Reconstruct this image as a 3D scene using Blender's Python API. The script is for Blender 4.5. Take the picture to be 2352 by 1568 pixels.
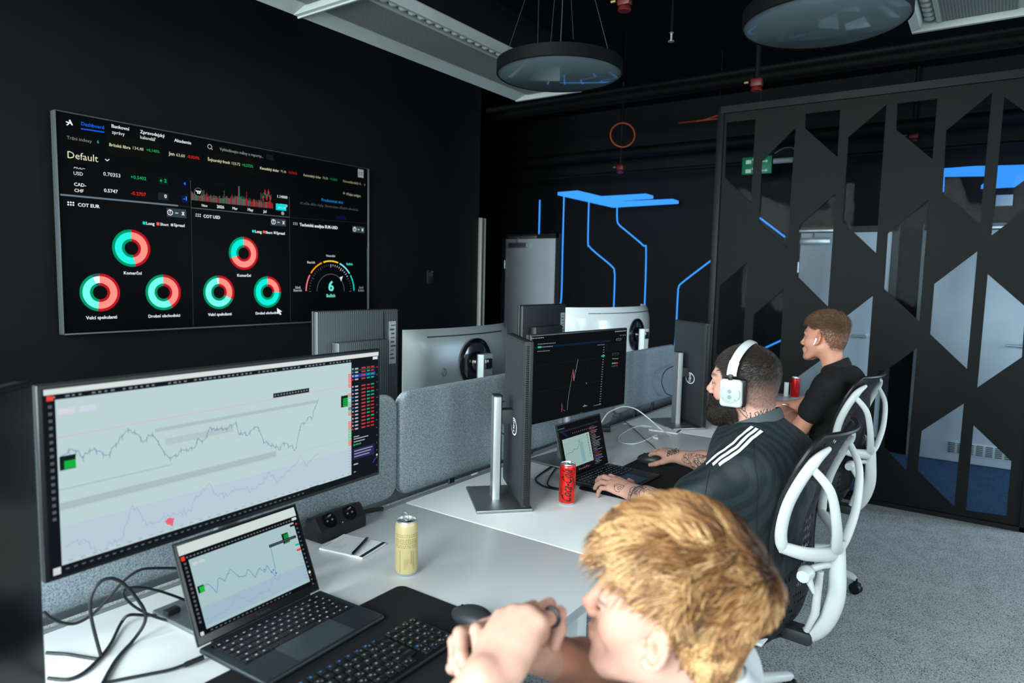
import bpy, bmesh, math, random
import numpy as np
from mathutils import Vector, Matrix
random.seed(7); rng = np.random.default_rng(7)
S = bpy.context.scene; COL = S.collection; PI = math.pi
for o in list(bpy.data.objects): bpy.data.objects.remove(o)

# ------------------------------------------------------------ camera
CAMP = np.array([0.0, 0.0, 1.52])
YAW, PITCH, ROLL, FPX = math.radians(35.25), math.radians(5.45), math.radians(1.28), 1562.0
cf = np.array([math.cos(YAW)*math.cos(PITCH), math.sin(YAW)*math.cos(PITCH), -math.sin(PITCH)])
cr0 = np.cross(cf, [0, 0, 1]); cr0 /= np.linalg.norm(cr0); cu0 = np.cross(cr0, cf)
cr = math.cos(ROLL)*cr0 + math.sin(ROLL)*cu0; cu = -math.sin(ROLL)*cr0 + math.cos(ROLL)*cu0
cam = bpy.data.cameras.new('camera'); camo = bpy.data.objects.new('camera', cam); COL.objects.link(camo)
cam.sensor_width = 36; cam.lens = 36*FPX/2352; cam.clip_start = .02
cam.dof.use_dof = True; cam.dof.focus_distance = 2.5; cam.dof.aperture_fstop = 3.2
camo.matrix_world = Matrix([[cr[0], cu[0], -cf[0], CAMP[0]], [cr[1], cu[1], -cf[1], CAMP[1]], [cr[2], cu[2], -cf[2], CAMP[2]], [0, 0, 0, 1]])
S.camera = camo
# ------------------------------------------------------------ world, daylight, exposure
W = bpy.data.worlds.new('sky'); S.world = W; W.use_nodes = True
W.node_tree.nodes['Background'].inputs[0].default_value = (.72, .80, .84, 1)
W.node_tree.nodes['Background'].inputs[1].default_value = 0.8
POW = 4.0
def area(name, loc, rot, sx, sy, power, col):
    l = bpy.data.lights.new(name, 'AREA'); l.shape = 'RECTANGLE'; l.size = sx; l.size_y = sy
    l.energy = power*POW; l.color = col
    o = bpy.data.objects.new(name, l); COL.objects.link(o); o.location = loc; o.rotation_euler = rot
    return o
# daylight entering through the three windows of the back wall (x = -2.2) and the two of the right wall (y = -3)
for k, (wy, wp) in enumerate(((-1.6, 20), (.7, 84), (3.0, 92))):
    area('daylight', (-2.28, wy, 2.1), (0, -PI/2+.12, 0), 2.2, 1.9, wp, (.93, 1.0, .99))
for k, wx in enumerate((-.4, 2.6)):
    area('daylight', (wx, -3.08, 2.2), (PI/2-.2, 0, 0), 2.1, 1.6, 15, (.93, 1.0, .99))
area('daylight', (6.2, -3.08, 1.4), (PI/2, 0, 0), 1.3, 1.8, 42, (.66, .82, 1.0))   # window at the corridor's end
S.view_settings.view_transform = 'Standard'; S.view_settings.look = 'None'
S.view_settings.exposure = 0.0; S.view_settings.gamma = 1.0; S.view_settings.use_curve_mapping = False

# ------------------------------------------------------------ measuring helpers
def ray(x, y): return cf + (x-1176)/FPX*cr - (y-784)/FPX*cu
def at(x, y, d): return CAMP + ray(x, y)*d                        # point at depth d
def onp(x, y, p0, n):                                             # point on a known plane of the room
    r = ray(x, y); return CAMP + r*(np.dot(np.array(p0)-CAMP, n)/np.dot(r, n))
def onz(x, y, z): return onp(x, y, (0, 0, z), (0, 0, 1))
def ony(x, y, Y): return onp(x, y, (0, Y, 0), (0, 1, 0))
def onx(x, y, X): return onp(x, y, (X, 0, 0), (1, 0, 0))
def V(*a): return np.array(a, float)
def unit(v): v = np.array(v, float); return v/np.linalg.norm(v)

# ------------------------------------------------------------ materials
def srgb(c): return tuple((x/12.92 if x <= .04045 else ((x+.055)/1.055)**2.4) for x in c)
MATS = {}
def mat(name, col, rough=.5, metal=0, noise=0, nscale=30, bump=0, bscale=200, spec=.4, sss=0, attr=None, coat=0, trans=0, wave=None, alpha=None, sheen=0):
    if name in MATS: return MATS[name]
    m = bpy.data.materials.new(name); m.use_nodes = True; nt = m.node_tree; b = nt.nodes['Principled BSDF']
    L = nt.links.new; N = nt.nodes.new
    c = srgb(col) if max(col) <= 1 else srgb([x/255 for x in col])
    b.inputs['Base Color'].default_value = (*c, 1); b.inputs['Roughness'].default_value = rough; b.inputs['Metallic'].default_value = metal
    b.inputs['Specular IOR Level'].default_value = spec
    b.inputs['Coat Weight'].default_value = coat; b.inputs['Transmission Weight'].default_value = trans
    b.inputs['Sheen Weight'].default_value = sheen
    if sss:
        b.inputs['Subsurface Weight'].default_value = sss; b.inputs['Subsurface Radius'].default_value = (.012, .005, .003); b.inputs['Subsurface Scale'].default_value = 1
    tc = N('ShaderNodeTexCoord'); src = None
    if attr:
        a = N('ShaderNodeAttribute'); a.attribute_name = attr; src = a.outputs['Color']
    if noise:
        n = N('ShaderNodeTexNoise'); n.inputs['Scale'].default_value = nscale; n.inputs['Detail'].default_value = 6; L(tc.outputs['Object'], n.inputs['Vector'])
        mx = N('ShaderNodeMix'); mx.data_type = 'RGBA'; mx.blend_type = 'MULTIPLY'; mx.inputs[0].default_value = 1
        rp = N('ShaderNodeMapRange'); rp.inputs[1].default_value = .3; rp.inputs[2].default_value = .7; rp.inputs[3].default_value = 1-noise; rp.inputs[4].default_value = 1+noise
        L(n.outputs['Fac'], rp.inputs[0]); L(rp.outputs[0], mx.inputs[7])
        if src: L(src, mx.inputs[6])
        else: mx.inputs[6].default_value = (*c, 1)
        src = mx.outputs[2]
    if src: L(src, b.inputs['Base Color'])
    if bump:
        n = N('ShaderNodeTexNoise'); n.inputs['Scale'].default_value = bscale; n.inputs['Detail'].default_value = 4; L(tc.outputs['Object'], n.inputs['Vector'])
        bp = N('ShaderNodeBump'); bp.inputs['Strength'].default_value = bump; bp.inputs['Distance'].default_value = .002
        L(n.outputs['Fac'], bp.inputs['Height']); L(bp.outputs[0], b.inputs['Normal'])
    MATS[name] = m; return m
def glow(name, col, st):
    if name in MATS: return MATS[name]
    m = bpy.data.materials.new(name); m.use_nodes = True; nt = m.node_tree; nt.nodes.clear()
    e = nt.nodes.new('ShaderNodeEmission'); o = nt.nodes.new('ShaderNodeOutputMaterial'); e.inputs[1].default_value = st
    if col is None:
        a = nt.nodes.new('ShaderNodeAttribute'); a.attribute_name = 'col'; nt.links.new(a.outputs['Color'], e.inputs[0])
    else: e.inputs[0].default_value = (*srgb([q/255 for q in col]), 1)
    nt.links.new(e.outputs[0], o.inputs[0]); MATS[name] = m; return m

M_blackwall = mat("black_paint", (12, 14, 15), .6, noise=.08, nscale=3, bump=.15, bscale=120, spec=.12)
M_ceil = mat('ceiling_black', (7, 7, 8), .9, noise=.1, nscale=2, spec=.05)
M_white_pl = mat('white_plastic', (206, 213, 214), .38, noise=.02, nscale=8)
M_black_pl = mat('black_plastic', (20, 21, 23), .42, noise=.06, nscale=20)
M_black_gl = mat('black_gloss', (9, 10, 11), .15)
M_dark_pl = mat('dark_grey_plastic', (44, 49, 51), .5, noise=.05, nscale=12, bump=.1, bscale=400)
M_silver = mat('satin_silver', (196, 201, 203), .34, metal=.85, noise=.03, nscale=14)
M_alu = mat('brushed_aluminium', (150, 156, 158), .4, metal=.9, noise=.04, nscale=30)
M_desk = mat('desk_laminate', (232, 237, 239), .38, noise=.015, nscale=6)
M_edge = mat('desk_edge_band', (160, 168, 172), .5, noise=.02)
M_spacegrey = mat('space_grey_aluminium', (62, 70, 76), .42, metal=.7, noise=.03, nscale=15)
M_rubber = mat('cable_rubber', (28, 31, 33), .5, noise=.05)
M_whitecable = mat('white_cable', (226, 230, 232), .4, noise=.02)
M_paper = mat('paper', (226, 230, 234), .8, noise=.02)
M_fabric = None

# ------------------------------------------------------------ objects
def link(o, parent=None):
    COL.objects.link(o)
    if parent is not None: o.parent = parent
    return o
def tag(o, label=None, cat=None, group=None, kind=None):
    if label: o['label'] = label
    if cat: o['category'] = cat
    if group: o['group'] = group
    if kind: o['kind'] = kind
    return o
def thing(name, label, cat, loc=(0, 0, 0), rz=0, group=None):
    o = bpy.data.objects.new(name, None); o.empty_display_size = .1; link(o)
    o.location = [float(v) for v in loc]; o.rotation_euler = (0, 0, rz); return tag(o, label, cat, group)
def copy_tree(o, parent=None):
    c = o.copy(); link(c)
    if parent is not None: c.parent = parent
    for ch in list(o.children): copy_tree(ch, c)
    return c
class MB:
    def __init__(s): s.v = []; s.f = []; s.m = []; s.cols = None; s.M = Matrix(); s.mi = 0
    def add(s, vs, fs):
        b = len(s.v); s.v += [tuple(s.M @ Vector([float(q) for q in p])) for p in vs]; s.f += [tuple(b+i for i in f) for f in fs]; s.m += [s.mi]*len(fs); return s
    def box(s, c, d, r=0, seg=2, rot=None):
        bm = bmesh.new(); bmesh.ops.create_cube(bm, size=1)
        for v in bm.verts: v.co = Vector((v.co.x*d[0], v.co.y*d[1], v.co.z*d[2]))
        if r > 0:
            r = min(r, min(d)*.49); bmesh.ops.bevel(bm, geom=list(bm.edges), offset=r, segments=seg, affect='EDGES', profile=.5)
        bm.verts.index_update()
        T = Matrix.Translation([float(q) for q in c])
        if rot is not None: T = T @ rot
        s.add([T @ v.co for v in bm.verts], [[v.index for v in f.verts] for f in bm.faces]); bm.free(); return s
    def tube(s, pts, r, n=10, closed=False, flat=None, cap=True, up=None):
        P = [Vector([float(q) for q in p]) for p in pts]; k = len(P); R = r if isinstance(r, (list, tuple, np.ndarray)) else [r]*k
        vs = []; fs = []; prev = None
        for i in range(k):
            if closed: t = P[(i+1) % k]-P[i-1]
            else: t = P[min(i+1, k-1)]-P[max(i-1, 0)]
            t.normalize()
            if prev is None:
                a = Vector(up) if up is not None else (Vector((0, 0, 1)) if abs(t.z) < .9 else Vector((1, 0, 0)))
            else: a = prev
            a = (a - t*a.dot(t)).normalized(); prev = a; b = t.cross(a)
            fl = flat if flat else 1
            for j in range(n):
                w = 2*PI*j/n; vs.append(P[i]+a*math.cos(w)*float(R[i])*fl+b*math.sin(w)*float(R[i]))
        for i in range(k if closed else k-1):
            for j in range(n):
                a0 = i*n+j; a1 = i*n+(j+1) % n; i2 = (i+1) % k; fs.append((a0, a1, i2*n+(j+1) % n, i2*n+j))
        if not closed and cap: fs += [tuple(range(n-1, -1, -1)), tuple((k-1)*n+j for j in range(n))]
        return s.add(vs, fs)
    def lathe(s, prof, c=(0, 0, 0), n=32, axis='z', cap=True):
        vs = []; fs = []
        for (r, h) in prof:
            for j in range(n):
                w = 2*PI*j/n; a, b = r*math.cos(w), r*math.sin(w)
                vs.append((c[0]+a, c[1]+b, c[2]+h) if axis == 'z' else ((c[0]+h, c[1]+a, c[2]+b) if axis == 'x' else (c[0]+b, c[1]+h, c[2]+a)))
        for i in range(len(prof)-1):
            for j in range(n): fs.append((i*n+j, i*n+(j+1) % n, (i+1)*n+(j+1) % n, (i+1)*n+j))
        if cap: fs += [tuple(range(n-1, -1, -1)), tuple((len(prof)-1)*n+j for j in range(n))]
        return s.add(vs, fs)
    def prism(s, poly, z0, z1):                       # poly in local xy
        n = len(poly); vs = [(p[0], p[1], z0) for p in poly]+[(p[0], p[1], z1) for p in poly]
        return s.add(vs, [tuple(range(n-1, -1, -1)), tuple(range(n, 2*n))]+[(i, (i+1) % n, n+(i+1) % n, n+i) for i in range(n)])
    def slab(s, A, B, C, D, th):                      # quad with thickness along its normal
        A, B, C, D = [Vector([float(q) for q in p]) for p in (A, B, C, D)]; nn = (B-A).cross(D-A).normalized()*th
        return s.add([A, B, C, D, A+nn, B+nn, C+nn, D+nn], [(3, 2, 1, 0), (4, 5, 6, 7), (0, 1, 5, 4), (1, 2, 6, 5), (2, 3, 7, 6), (3, 0, 4, 7)])
    def build(s, name, m, parent=None, smooth=True, ang=40):
        me = bpy.data.meshes.new(name); me.from_pydata([tuple(v) for v in s.v], [], s.f)
        for mm in (m if isinstance(m, (list, tuple)) else [m]): me.materials.append(mm)
        me.polygons.foreach_set('material_index', s.m)
        bm = bmesh.new(); bm.from_mesh(me); bmesh.ops.recalc_face_normals(bm, faces=bm.faces); bm.to_mesh(me); bm.free()
        if smooth:
            me.polygons.foreach_set('use_smooth', [True]*len(me.polygons)); me.set_sharp_from_angle(angle=math.radians(ang))
        return link(bpy.data.objects.new(name, me), parent)
def basis(o, x, y, z=None):
    x = Vector([float(q) for q in x]).normalized(); y = Vector([float(q) for q in y]); y = (y-x*y.dot(x)).normalized(); z = x.cross(y)
    return Matrix([[x[0], y[0], z[0], float(o[0])], [x[1], y[1], z[1], float(o[1])], [x[2], y[2], z[2], float(o[2])], [0, 0, 0, 1]])
def spline(pts, n=8, closed=False):
    P = [V(*p) for p in pts]; k = len(P); out = []
    rngk = range(k if closed else k-1)
    for i in rngk:
        p0 = P[(i-1) % k] if closed else P[max(i-1, 0)]; p1 = P[i]; p2 = P[(i+1) % k]; p3 = P[(i+2) % k] if closed else P[min(i+2, k-1)]
        for j in range(n):
            t = j/n; out.append(.5*((2*p1)+(-p0+p2)*t+(2*p0-5*p1+4*p2-p3)*t*t+(-p0+3*p1-3*p2+p3)*t**3))
    if not closed: out.append(P[-1])
    return out
TX = {}
def textmesh(body):
    if body in TX: return TX[body]
    t = bpy.data.curves.new('t', 'FONT'); t.body = body; t.resolution_u = 2; o = bpy.data.objects.new('t', t)
    me = bpy.data.meshes.new_from_object(o); vs = [(v.co.x, v.co.y) for v in me.vertices]; fs = [tuple(p.vertices) for p in me.polygons]
    bpy.data.objects.remove(o); bpy.data.meshes.remove(me); bpy.data.curves.remove(t)
    x0 = min(v[0] for v in vs); x1 = max(v[0] for v in vs); vs = [(v[0]-x0, v[1]) for v in vs]
    TX[body] = (vs, fs, x1-x0); return TX[body]
class Gfx:
    """flat artwork shown on a screen or printed on a surface; coordinates u,v in metres on the plane M"""
    def __init__(s, M): s.M = M; s.v = []; s.f = []; s.c = []; s.o = np.array(M.translation); s.x = np.array(M.col[0][:3]); s.y = np.array(M.col[1][:3]); s.z = np.array(M.col[2][:3]); s.lay = 1; s.st = .00012
    def uv(s, px, py):
        p = onp(px, py, s.o, s.z)-s.o; return (float(p @ s.x), float(p @ s.y))
    def add(s, vs, fs, col, lay=None):
        z = (lay or s.lay)*s.st; b = len(s.v); s.v += [tuple(s.M @ Vector((p[0], p[1], z))) for p in vs]; s.f += [tuple(b+i for i in f) for f in fs]
        c = (*srgb([q/255 for q in col]), 1); s.c += [c]*len(vs)
    def poly(s, pts, col, lay=None): s.add(pts, [tuple(range(len(pts)))], col, lay)
    def rect(s, a, b, col, lay=None): s.poly([(a[0], a[1]), (b[0], a[1]), (b[0], b[1]), (a[0], b[1])], col, lay)
    def line(s, pts, w, col, lay=None):
        for p, q in zip(pts[:-1], pts[1:]):
            dx, dy = q[0]-p[0], q[1]-p[1]; L = math.hypot(dx, dy) or 1e-6; nx, ny = -dy/L*w/2, dx/L*w/2; ex, ey = dx/L*w*.25, dy/L*w*.25
            s.poly([(p[0]+nx-ex, p[1]+ny-ey), (p[0]-nx-ex, p[1]-ny-ey), (q[0]-nx+ex, q[1]-ny+ey), (q[0]+nx+ex, q[1]+ny+ey)], col, lay)
    def ring(s, c, r0, r1, a0, a1, col, lay=None, n=40):
        n = max(3, int(n*abs(a1-a0)/360)+2); vs = []
        for i in range(n+1):
            a = math.radians(90-(a0+(a1-a0)*i/n)); vs += [(c[0]+r0*math.cos(a), c[1]+r0*math.sin(a)), (c[0]+r1*math.cos(a), c[1]+r1*math.sin(a))]
        s.add(vs, [(2*i, 2*i+1, 2*i+3, 2*i+2) for i in range(n)], col, lay)
    def text(s, body, a, b, col, lay=None, bold=0, hs=1):          # baseline from a, width |a-b|
        vs, fs, w = textmesh(body); L = math.hypot(b[0]-a[0], b[1]-a[1]); k = L/w
        offs = [(0, 0)] if not bold else [(0, 0), (bold*k, 0), (0, bold*k*.6)]
        for i, (ox, oy) in enumerate(offs):
            s.add([(a[0]+v[0]*k+ox, a[1]+v[1]*k*hs+oy) for v in vs], fs, col, (lay or s.lay)+i*.3)
    def build(s, name, m, parent=None):
        me = bpy.data.meshes.new(name); me.from_pydata(s.v, [], s.f); me.materials.append(m)
        at_ = me.color_attributes.new('col', 'FLOAT_COLOR', 'POINT'); at_.data.foreach_set('color', [q for c in s.c for q in c])
        return link(bpy.data.objects.new(name, me), parent)
G_screen = glow('screen_glow', None, 1.0)
def printed(name='printed_ink', rough=.5):
    return mat(name, (.5, .5, .5), rough, attr='col')
M_ink = printed()
# ------------------------------------------------------------ continuous organic surfaces (smooth union of tapered limbs)
def _d(pr, P):
    k = pr[0]
    if k in ('c', '-c'):
        _, a, b, ra, rb, _ = pr; ab = b-a; t = np.clip((P-a)@ab/max(ab@ab, 1e-12), 0, 1)
        return np.linalg.norm(P-a-t[:, None]*ab, axis=1)-(ra+(rb-ra)*t)
    _, c, r, R, _ = pr; q = (P-c)@R
    k0 = np.linalg.norm(q/r, axis=1); k1 = np.linalg.norm(q/(r*r), axis=1); return k0*(k0-1)/np.maximum(k1, 1e-9)
def sd(P, prims):
    d = np.full(len(P), 1e3)
    for pr in prims:
        di = _d(pr, P); k = pr[-1]
        if pr[0][0] == '-':
            h = np.maximum(k-np.abs(d+di), 0)/k; d = np.maximum(d, -di)+h*h*k*.25
        else:
            h = np.maximum(k-np.abs(d-di), 0)/k; d = np.minimum(d, di)-h*h*k*.25
    return d
def grad(P, prims, e=.0008):
    g = np.stack([sd(P+np.eye(3)[i]*e, prims)-sd(P-np.eye(3)[i]*e, prims) for i in range(3)], 1)
    return g/np.maximum(np.linalg.norm(g, axis=1, keepdims=True), 1e-9)
def _bound(pr):
    if pr[0][-1] == 'c': return (pr[1]+pr[2])/2, np.linalg.norm(pr[1]-pr[2])/2+max(pr[3], pr[4])
    return pr[1], max(pr[2])
def C(a, b, ra, rb=None, k=.012): return ('c', np.array(a, float), np.array(b, float), ra, ra if rb is None else rb, k)
def El(c, r, R=None, k=.012): return ('e', np.array(c, float), np.array(r, float), np.eye(3) if R is None else np.array(R, float), k)
def Sub(p): return ('-'+p[0],)+tuple(p[1:])
def Px(prims, M):                                                  # move primitives by a frame (o, R columns)
    o, R = M; out = []
    for p in prims:
        if p[0][-1] == 'c': out.append((p[0], o+R@p[1], o+R@p[2], p[3], p[4], p[5]))
        else: out.append((p[0], o+R@p[1], p[2], R@p[3], p[4]))
    return out
def sdf_mesh(prims, h, n=16):
    bs = [_bound(p) for p in prims if p[0][0] != '-']
    lo = np.min([b[0]-b[1] for b in bs], 0)-h*3; hi = np.max([b[0]+b[1] for b in bs], 0)+h*3
    nb = np.ceil((hi-lo)/(h*n)).astype(int); rad = .87*n*h
    keys = []; verts = []; quads = []
    g = np.arange(n+1); GI = np.stack(np.meshgrid(g, g, g, indexing='ij'), -1).reshape(-1, 3)
    cc = np.array([[i, j, k] for i in range(nb[0]) for j in range(nb[1]) for k in range(nb[2])])
    cen = lo+(cc+.5)*n*h; B = [( _bound(p)) for p in prims]
    dc = np.concatenate([sd(cen[i:i+4096], prims) for i in range(0, len(cen), 4096)])
    big = 1 << 20
    def key(ijk): return (ijk[..., 0].astype(np.int64)*big+ijk[..., 1])*big+ijk[..., 2]
    for bi in np.nonzero(np.abs(dc) < rad*1.6+.01)[0]:
        c = cen[bi]; loc = [p for p, b in zip(prims, B) if np.linalg.norm(c-b[0])-b[1] < rad*1.05+p[-1]+.004]
        if not any(p[0][0] != '-' for p in loc): continue
        base = cc[bi]*n; P = lo+(GI+base)*h; d = sd(P, loc).reshape(n+1, n+1, n+1); ins = d < 0
        if ins.all() or not ins.any(): continue
        cor = [(i, j, k) for i in (0, 1) for j in (0, 1) for k in (0, 1)]
        cnt = sum(ins[i:i+n, j:j+n, k:k+n].astype(int) for i, j, k in cor); act = np.argwhere((cnt > 0) & (cnt < 8))
        if not len(act): continue
        acc = np.zeros((len(act), 3)); num = np.zeros(len(act))
        for a in range(8):
            for ax in range(3):
                if cor[a][ax] == 0:
                    b = list(cor[a]); b[ax] = 1
                    A0 = act+cor[a]; B0 = act+b; da = d[tuple(A0.T)]; db = d[tuple(B0.T)]; m = (da < 0) != (db < 0)
                    t = np.where(m, da/np.where(m, da-db, 1), 0); p = A0+(B0-A0)*t[:, None]; acc[m] += p[m]; num[m] += 1
        v = lo+(base+acc/num[:, None])*h
        for _ in range(1):
            dd = sd(v, loc); gg = grad(v, loc, h*.3); v = v-np.clip(dd, -h, h)[:, None]*gg*.8
        verts.append(v); keys.append(key(act+base))
        for ax in range(3):
            sl0 = [slice(0, n)]*3; sl1 = list(sl0); sl1[ax] = slice(1, n+1)
            m = ins[tuple(sl0)] != ins[tuple(sl1)]; e = np.argwhere(m)
            if not len(e): continue
            s = ins[tuple(e.T)]; u, w = [(1, 2), (2, 0), (0, 1)][ax]; E0 = e+base
            du = np.zeros(3, int); du[u] = 1; dw = np.zeros(3, int); dw[w] = 1
            q = np.stack([key(E0-du-dw), key(E0-dw), key(E0), key(E0-du)], 1); q[~s] = q[~s][:, ::-1]; quads.append(q)
    keys = np.concatenate(keys); verts = np.concatenate(verts); q = np.concatenate(quads)
    o = np.argsort(keys); ks = keys[o]; ix = np.clip(np.searchsorted(ks, q), 0, len(ks)-1); ok = (ks[ix] == q).all(1)
    return verts, o[ix[ok]]
def npmesh(name, Vv, Ff, m, parent=None, cols=None, attr='tint', smooth=True):
    me = bpy.data.meshes.new(name); me.vertices.add(len(Vv)); me.vertices.foreach_set('co', np.asarray(Vv, np.float32).ravel())
    k = Ff.shape[1]; me.loops.add(len(Ff)*k); me.loops.foreach_set('vertex_index', np.asarray(Ff, np.int32).ravel())
    me.polygons.add(len(Ff)); me.polygons.foreach_set('loop_start', np.arange(0, len(Ff)*k, k, dtype=np.int32)); me.update(calc_edges=True); me.validate()
    me.materials.append(m)
    if smooth: me.polygons.foreach_set('use_smooth', np.ones(len(me.polygons), bool))
    if cols is not None:
        a = me.color_attributes.new(attr, 'FLOAT_COLOR', 'POINT'); a.data.foreach_set('color', np.asarray(np.c_[cols, np.ones(len(cols))], np.float32).ravel())
    return link(bpy.data.objects.new(name, me), parent)
def project(P, prims, off=0, it=6):
    P = np.array(P, float)
    for _ in range(it):
        d = sd(P, prims)-off; g = grad(P, prims); P = P-d[:, None]*g
    return P
def strands(name, roots, dirs, length, prims, width, m, parent, colf, seg=6, off0=.001, lift=.3, curl=0.0, follow=.8, grav=0):
    """tapered hair strands growing along dirs and staying on the outside of the skin"""
    off0 = np.broadcast_to(off0, len(roots)); n = len(roots); g0 = grad(roots, prims); P = roots+g0*np.maximum(off0-.001, 0)[:, None]; D = dirs.copy(); L = np.broadcast_to(length, n)/seg; pts = [P.copy()]; nrm = [grad(P, prims)]
    ph = rng.random((n, 3))*6.28
    for s in range(seg):
        g = grad(P, prims); t = D-(D*g).sum(1, keepdims=True)*g*follow; t /= np.linalg.norm(t, axis=1, keepdims=True)+1e-9
        st = t+g*(lift*(1-s/seg))
        if curl: st = st+curl*np.sin(ph+s*1.7)
        if grav: st[:, 2] -= grav*s/seg
        st /= np.linalg.norm(st, axis=1, keepdims=True); P = P+st*L[:, None]
        d = sd(P, prims); low = d < off0; P = P+np.where(low, off0-d, 0)[:, None]*g
        pts.append(P.copy()); nrm.append(g); D = st
    pts = np.stack(pts, 1); k = seg+1; T = np.gradient(pts, axis=1); T /= np.linalg.norm(T, axis=2, keepdims=True)+1e-9
    G = np.stack(nrm, 1); A = np.cross(T, G); A /= np.linalg.norm(A, axis=2, keepdims=True)+1e-9; Bn = np.cross(A, T)
    wd = np.broadcast_to(width, n)[:, None, None]*np.array([1.0]*(k-2)+[.65, .12])[None, :, None]
    V0 = pts+A*wd; V1 = pts-A*wd*.9+Bn*wd*.2; V2 = pts+Bn*wd*.8
    Vv = np.stack([V0, V1, V2], 2).reshape(-1, 3)
    b = (np.arange(n)[:, None]*k+np.arange(k-1)[None, :])*3; F = []
    for j in range(3):
        j2 = (j+1) % 3; F.append(np.stack([b+j, b+j2, b+3+j2, b+3+j], -1).reshape(-1, 4))
    cols = np.repeat(colf(n), k*3, axis=0)
    return npmesh(name, Vv, np.concatenate(F), m, parent, cols)
# ============================================================ THE SETTING
def carpet(name, a, b, sc=900):
    m = bpy.data.materials.new(name); m.use_nodes = True; nt = m.node_tree; bs = nt.nodes['Principled BSDF']; N = nt.nodes.new; L = nt.links.new
    tc = N('ShaderNodeTexCoord'); v = N('ShaderNodeTexVoronoi'); v.inputs['Scale'].default_value = sc*.28; n = N('ShaderNodeTexNoise'); n.inputs['Scale'].default_value = sc*.16; n.inputs['Detail'].default_value = 5
    n2 = N('ShaderNodeTexNoise'); n2.inputs['Scale'].default_value = 9; ad = N('ShaderNodeMath'); ad.operation = 'MULTIPLY_ADD'; ad.inputs[1].default_value = .5
    ad2 = N('ShaderNodeMath'); ad2.operation = 'MULTIPLY_ADD'; ad2.inputs[1].default_value = .25
    for q in (v, n, n2): L(tc.outputs['Object'], q.inputs['Vector'])
    L(v.outputs['Color'], ad.inputs[0]); L(n.outputs['Fac'], ad.inputs[2]); L(n2.outputs['Fac'], ad2.inputs[0]); L(ad.outputs[0], ad2.inputs[2])
    r = N('ShaderNodeValToRGB'); r.color_ramp.elements[0].position = .52; r.color_ramp.elements[1].position = 1.15 if False else .98
    r.color_ramp.elements[0].color = (*srgb([q/255 for q in a]), 1); r.color_ramp.elements[1].color = (*srgb([q/255 for q in b]), 1)
    L(ad2.outputs[0], r.inputs[0]); L(r.outputs[0], bs.inputs['Base Color']); bs.inputs['Roughness'].default_value = .95; bs.inputs['Specular IOR Level'].default_value = .1
    bp = N('ShaderNodeBump'); bp.inputs['Strength'].default_value = .5; bp.inputs['Distance'].default_value = .004; L(ad.outputs[0], bp.inputs['Height']); L(bp.outputs[0], bs.inputs['Normal'])
    return m
def struct(name, mb, m, parent=None, **k):
    o = mb.build(name, m, parent, **k); o['kind'] = 'structure'; return o
M_carpet = carpet('carpet_grey', (36, 42, 45), (190, 196, 198))
M_carpet_blue = carpet('carpet_blue', (28, 46, 66), (62, 86, 112), 600)
struct('floor', MB().box((1.55, .5, -.05), (7.6, 7.1, .1)), M_carpet)
struct('floor_corridor', MB().box((6.3, 1.5, -.05), (1.9, 9.1, .1)), M_carpet_blue)
struct('ceiling', MB().box((2.5, 1.5, 3.45), (9.6, 9.2, .1)), M_ceil)
struct('wall_left', MB().box((1.415, 4.08, 1.7), (7.33, .16, 3.4)), M_blackwall)
def wall_with_windows(name, axis, pos, a0, a1, wins, z0, z1):
    mb = MB(); th = .14; cuts = sorted(wins); cur = a0
    def bx(u0, u1, za, zb):
        if u1-u0 < .01: return
        c = ((u0+u1)/2, (u1-u0)); d = ((za+zb)/2, zb-za)
        if axis == 'x': mb.box((pos, c[0], d[0]), (th, c[1], d[1]))
        else: mb.box((c[0], pos, d[0]), (c[1], th, d[1]))
    for (u0, u1) in cuts:
        bx(cur, u0, 0, 3.4); bx(u0, u1, 0, z0); bx(u0, u1, z1, 3.4); cur = u1
    bx(cur, a1, 0, 3.4); return struct(name, mb, M_wallwhite)
M_wallwhite = mat('warm_white_wall_paint', (96, 102, 104), .8, noise=.03, nscale=5)
wall_with_windows('wall_back', 'x', -2.27, -3.0, 4.0, [(-2.6, -.6), (-.3, 1.7), (2.0, 3.9)], .9, 3.15)
wall_with_windows('wall_right', 'y', -3.07, -2.34, 7.2, [(-1.5, .7), (1.5, 3.7), (5.55, 6.85)], .45, 3.05)
M_glass = bpy.data.materials.new('clear_glass'); M_glass.use_nodes = True
_nt = M_glass.node_tree; _nt.nodes.clear(); _o = _nt.nodes.new('ShaderNodeOutputMaterial'); _mx = _nt.nodes.new('ShaderNodeMixShader'); _t = _nt.nodes.new('ShaderNodeBsdfTransparent'); _g = _nt.nodes.new('ShaderNodeBsdfGlossy')
_g.inputs['Roughness'].default_value = .03; _t.inputs[0].default_value = (.86, .9, .92, 1); _f = _nt.nodes.new('ShaderNodeFresnel'); _f.inputs[0].default_value = 1.06
_nt.links.new(_f.outputs[0], _mx.inputs[0]); _nt.links.new(_t.outputs[0], _mx.inputs[1]); _nt.links.new(_g.outputs[0], _mx.inputs[2]); _nt.links.new(_mx.outputs[0], _o.inputs[0])
k = 1
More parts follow.
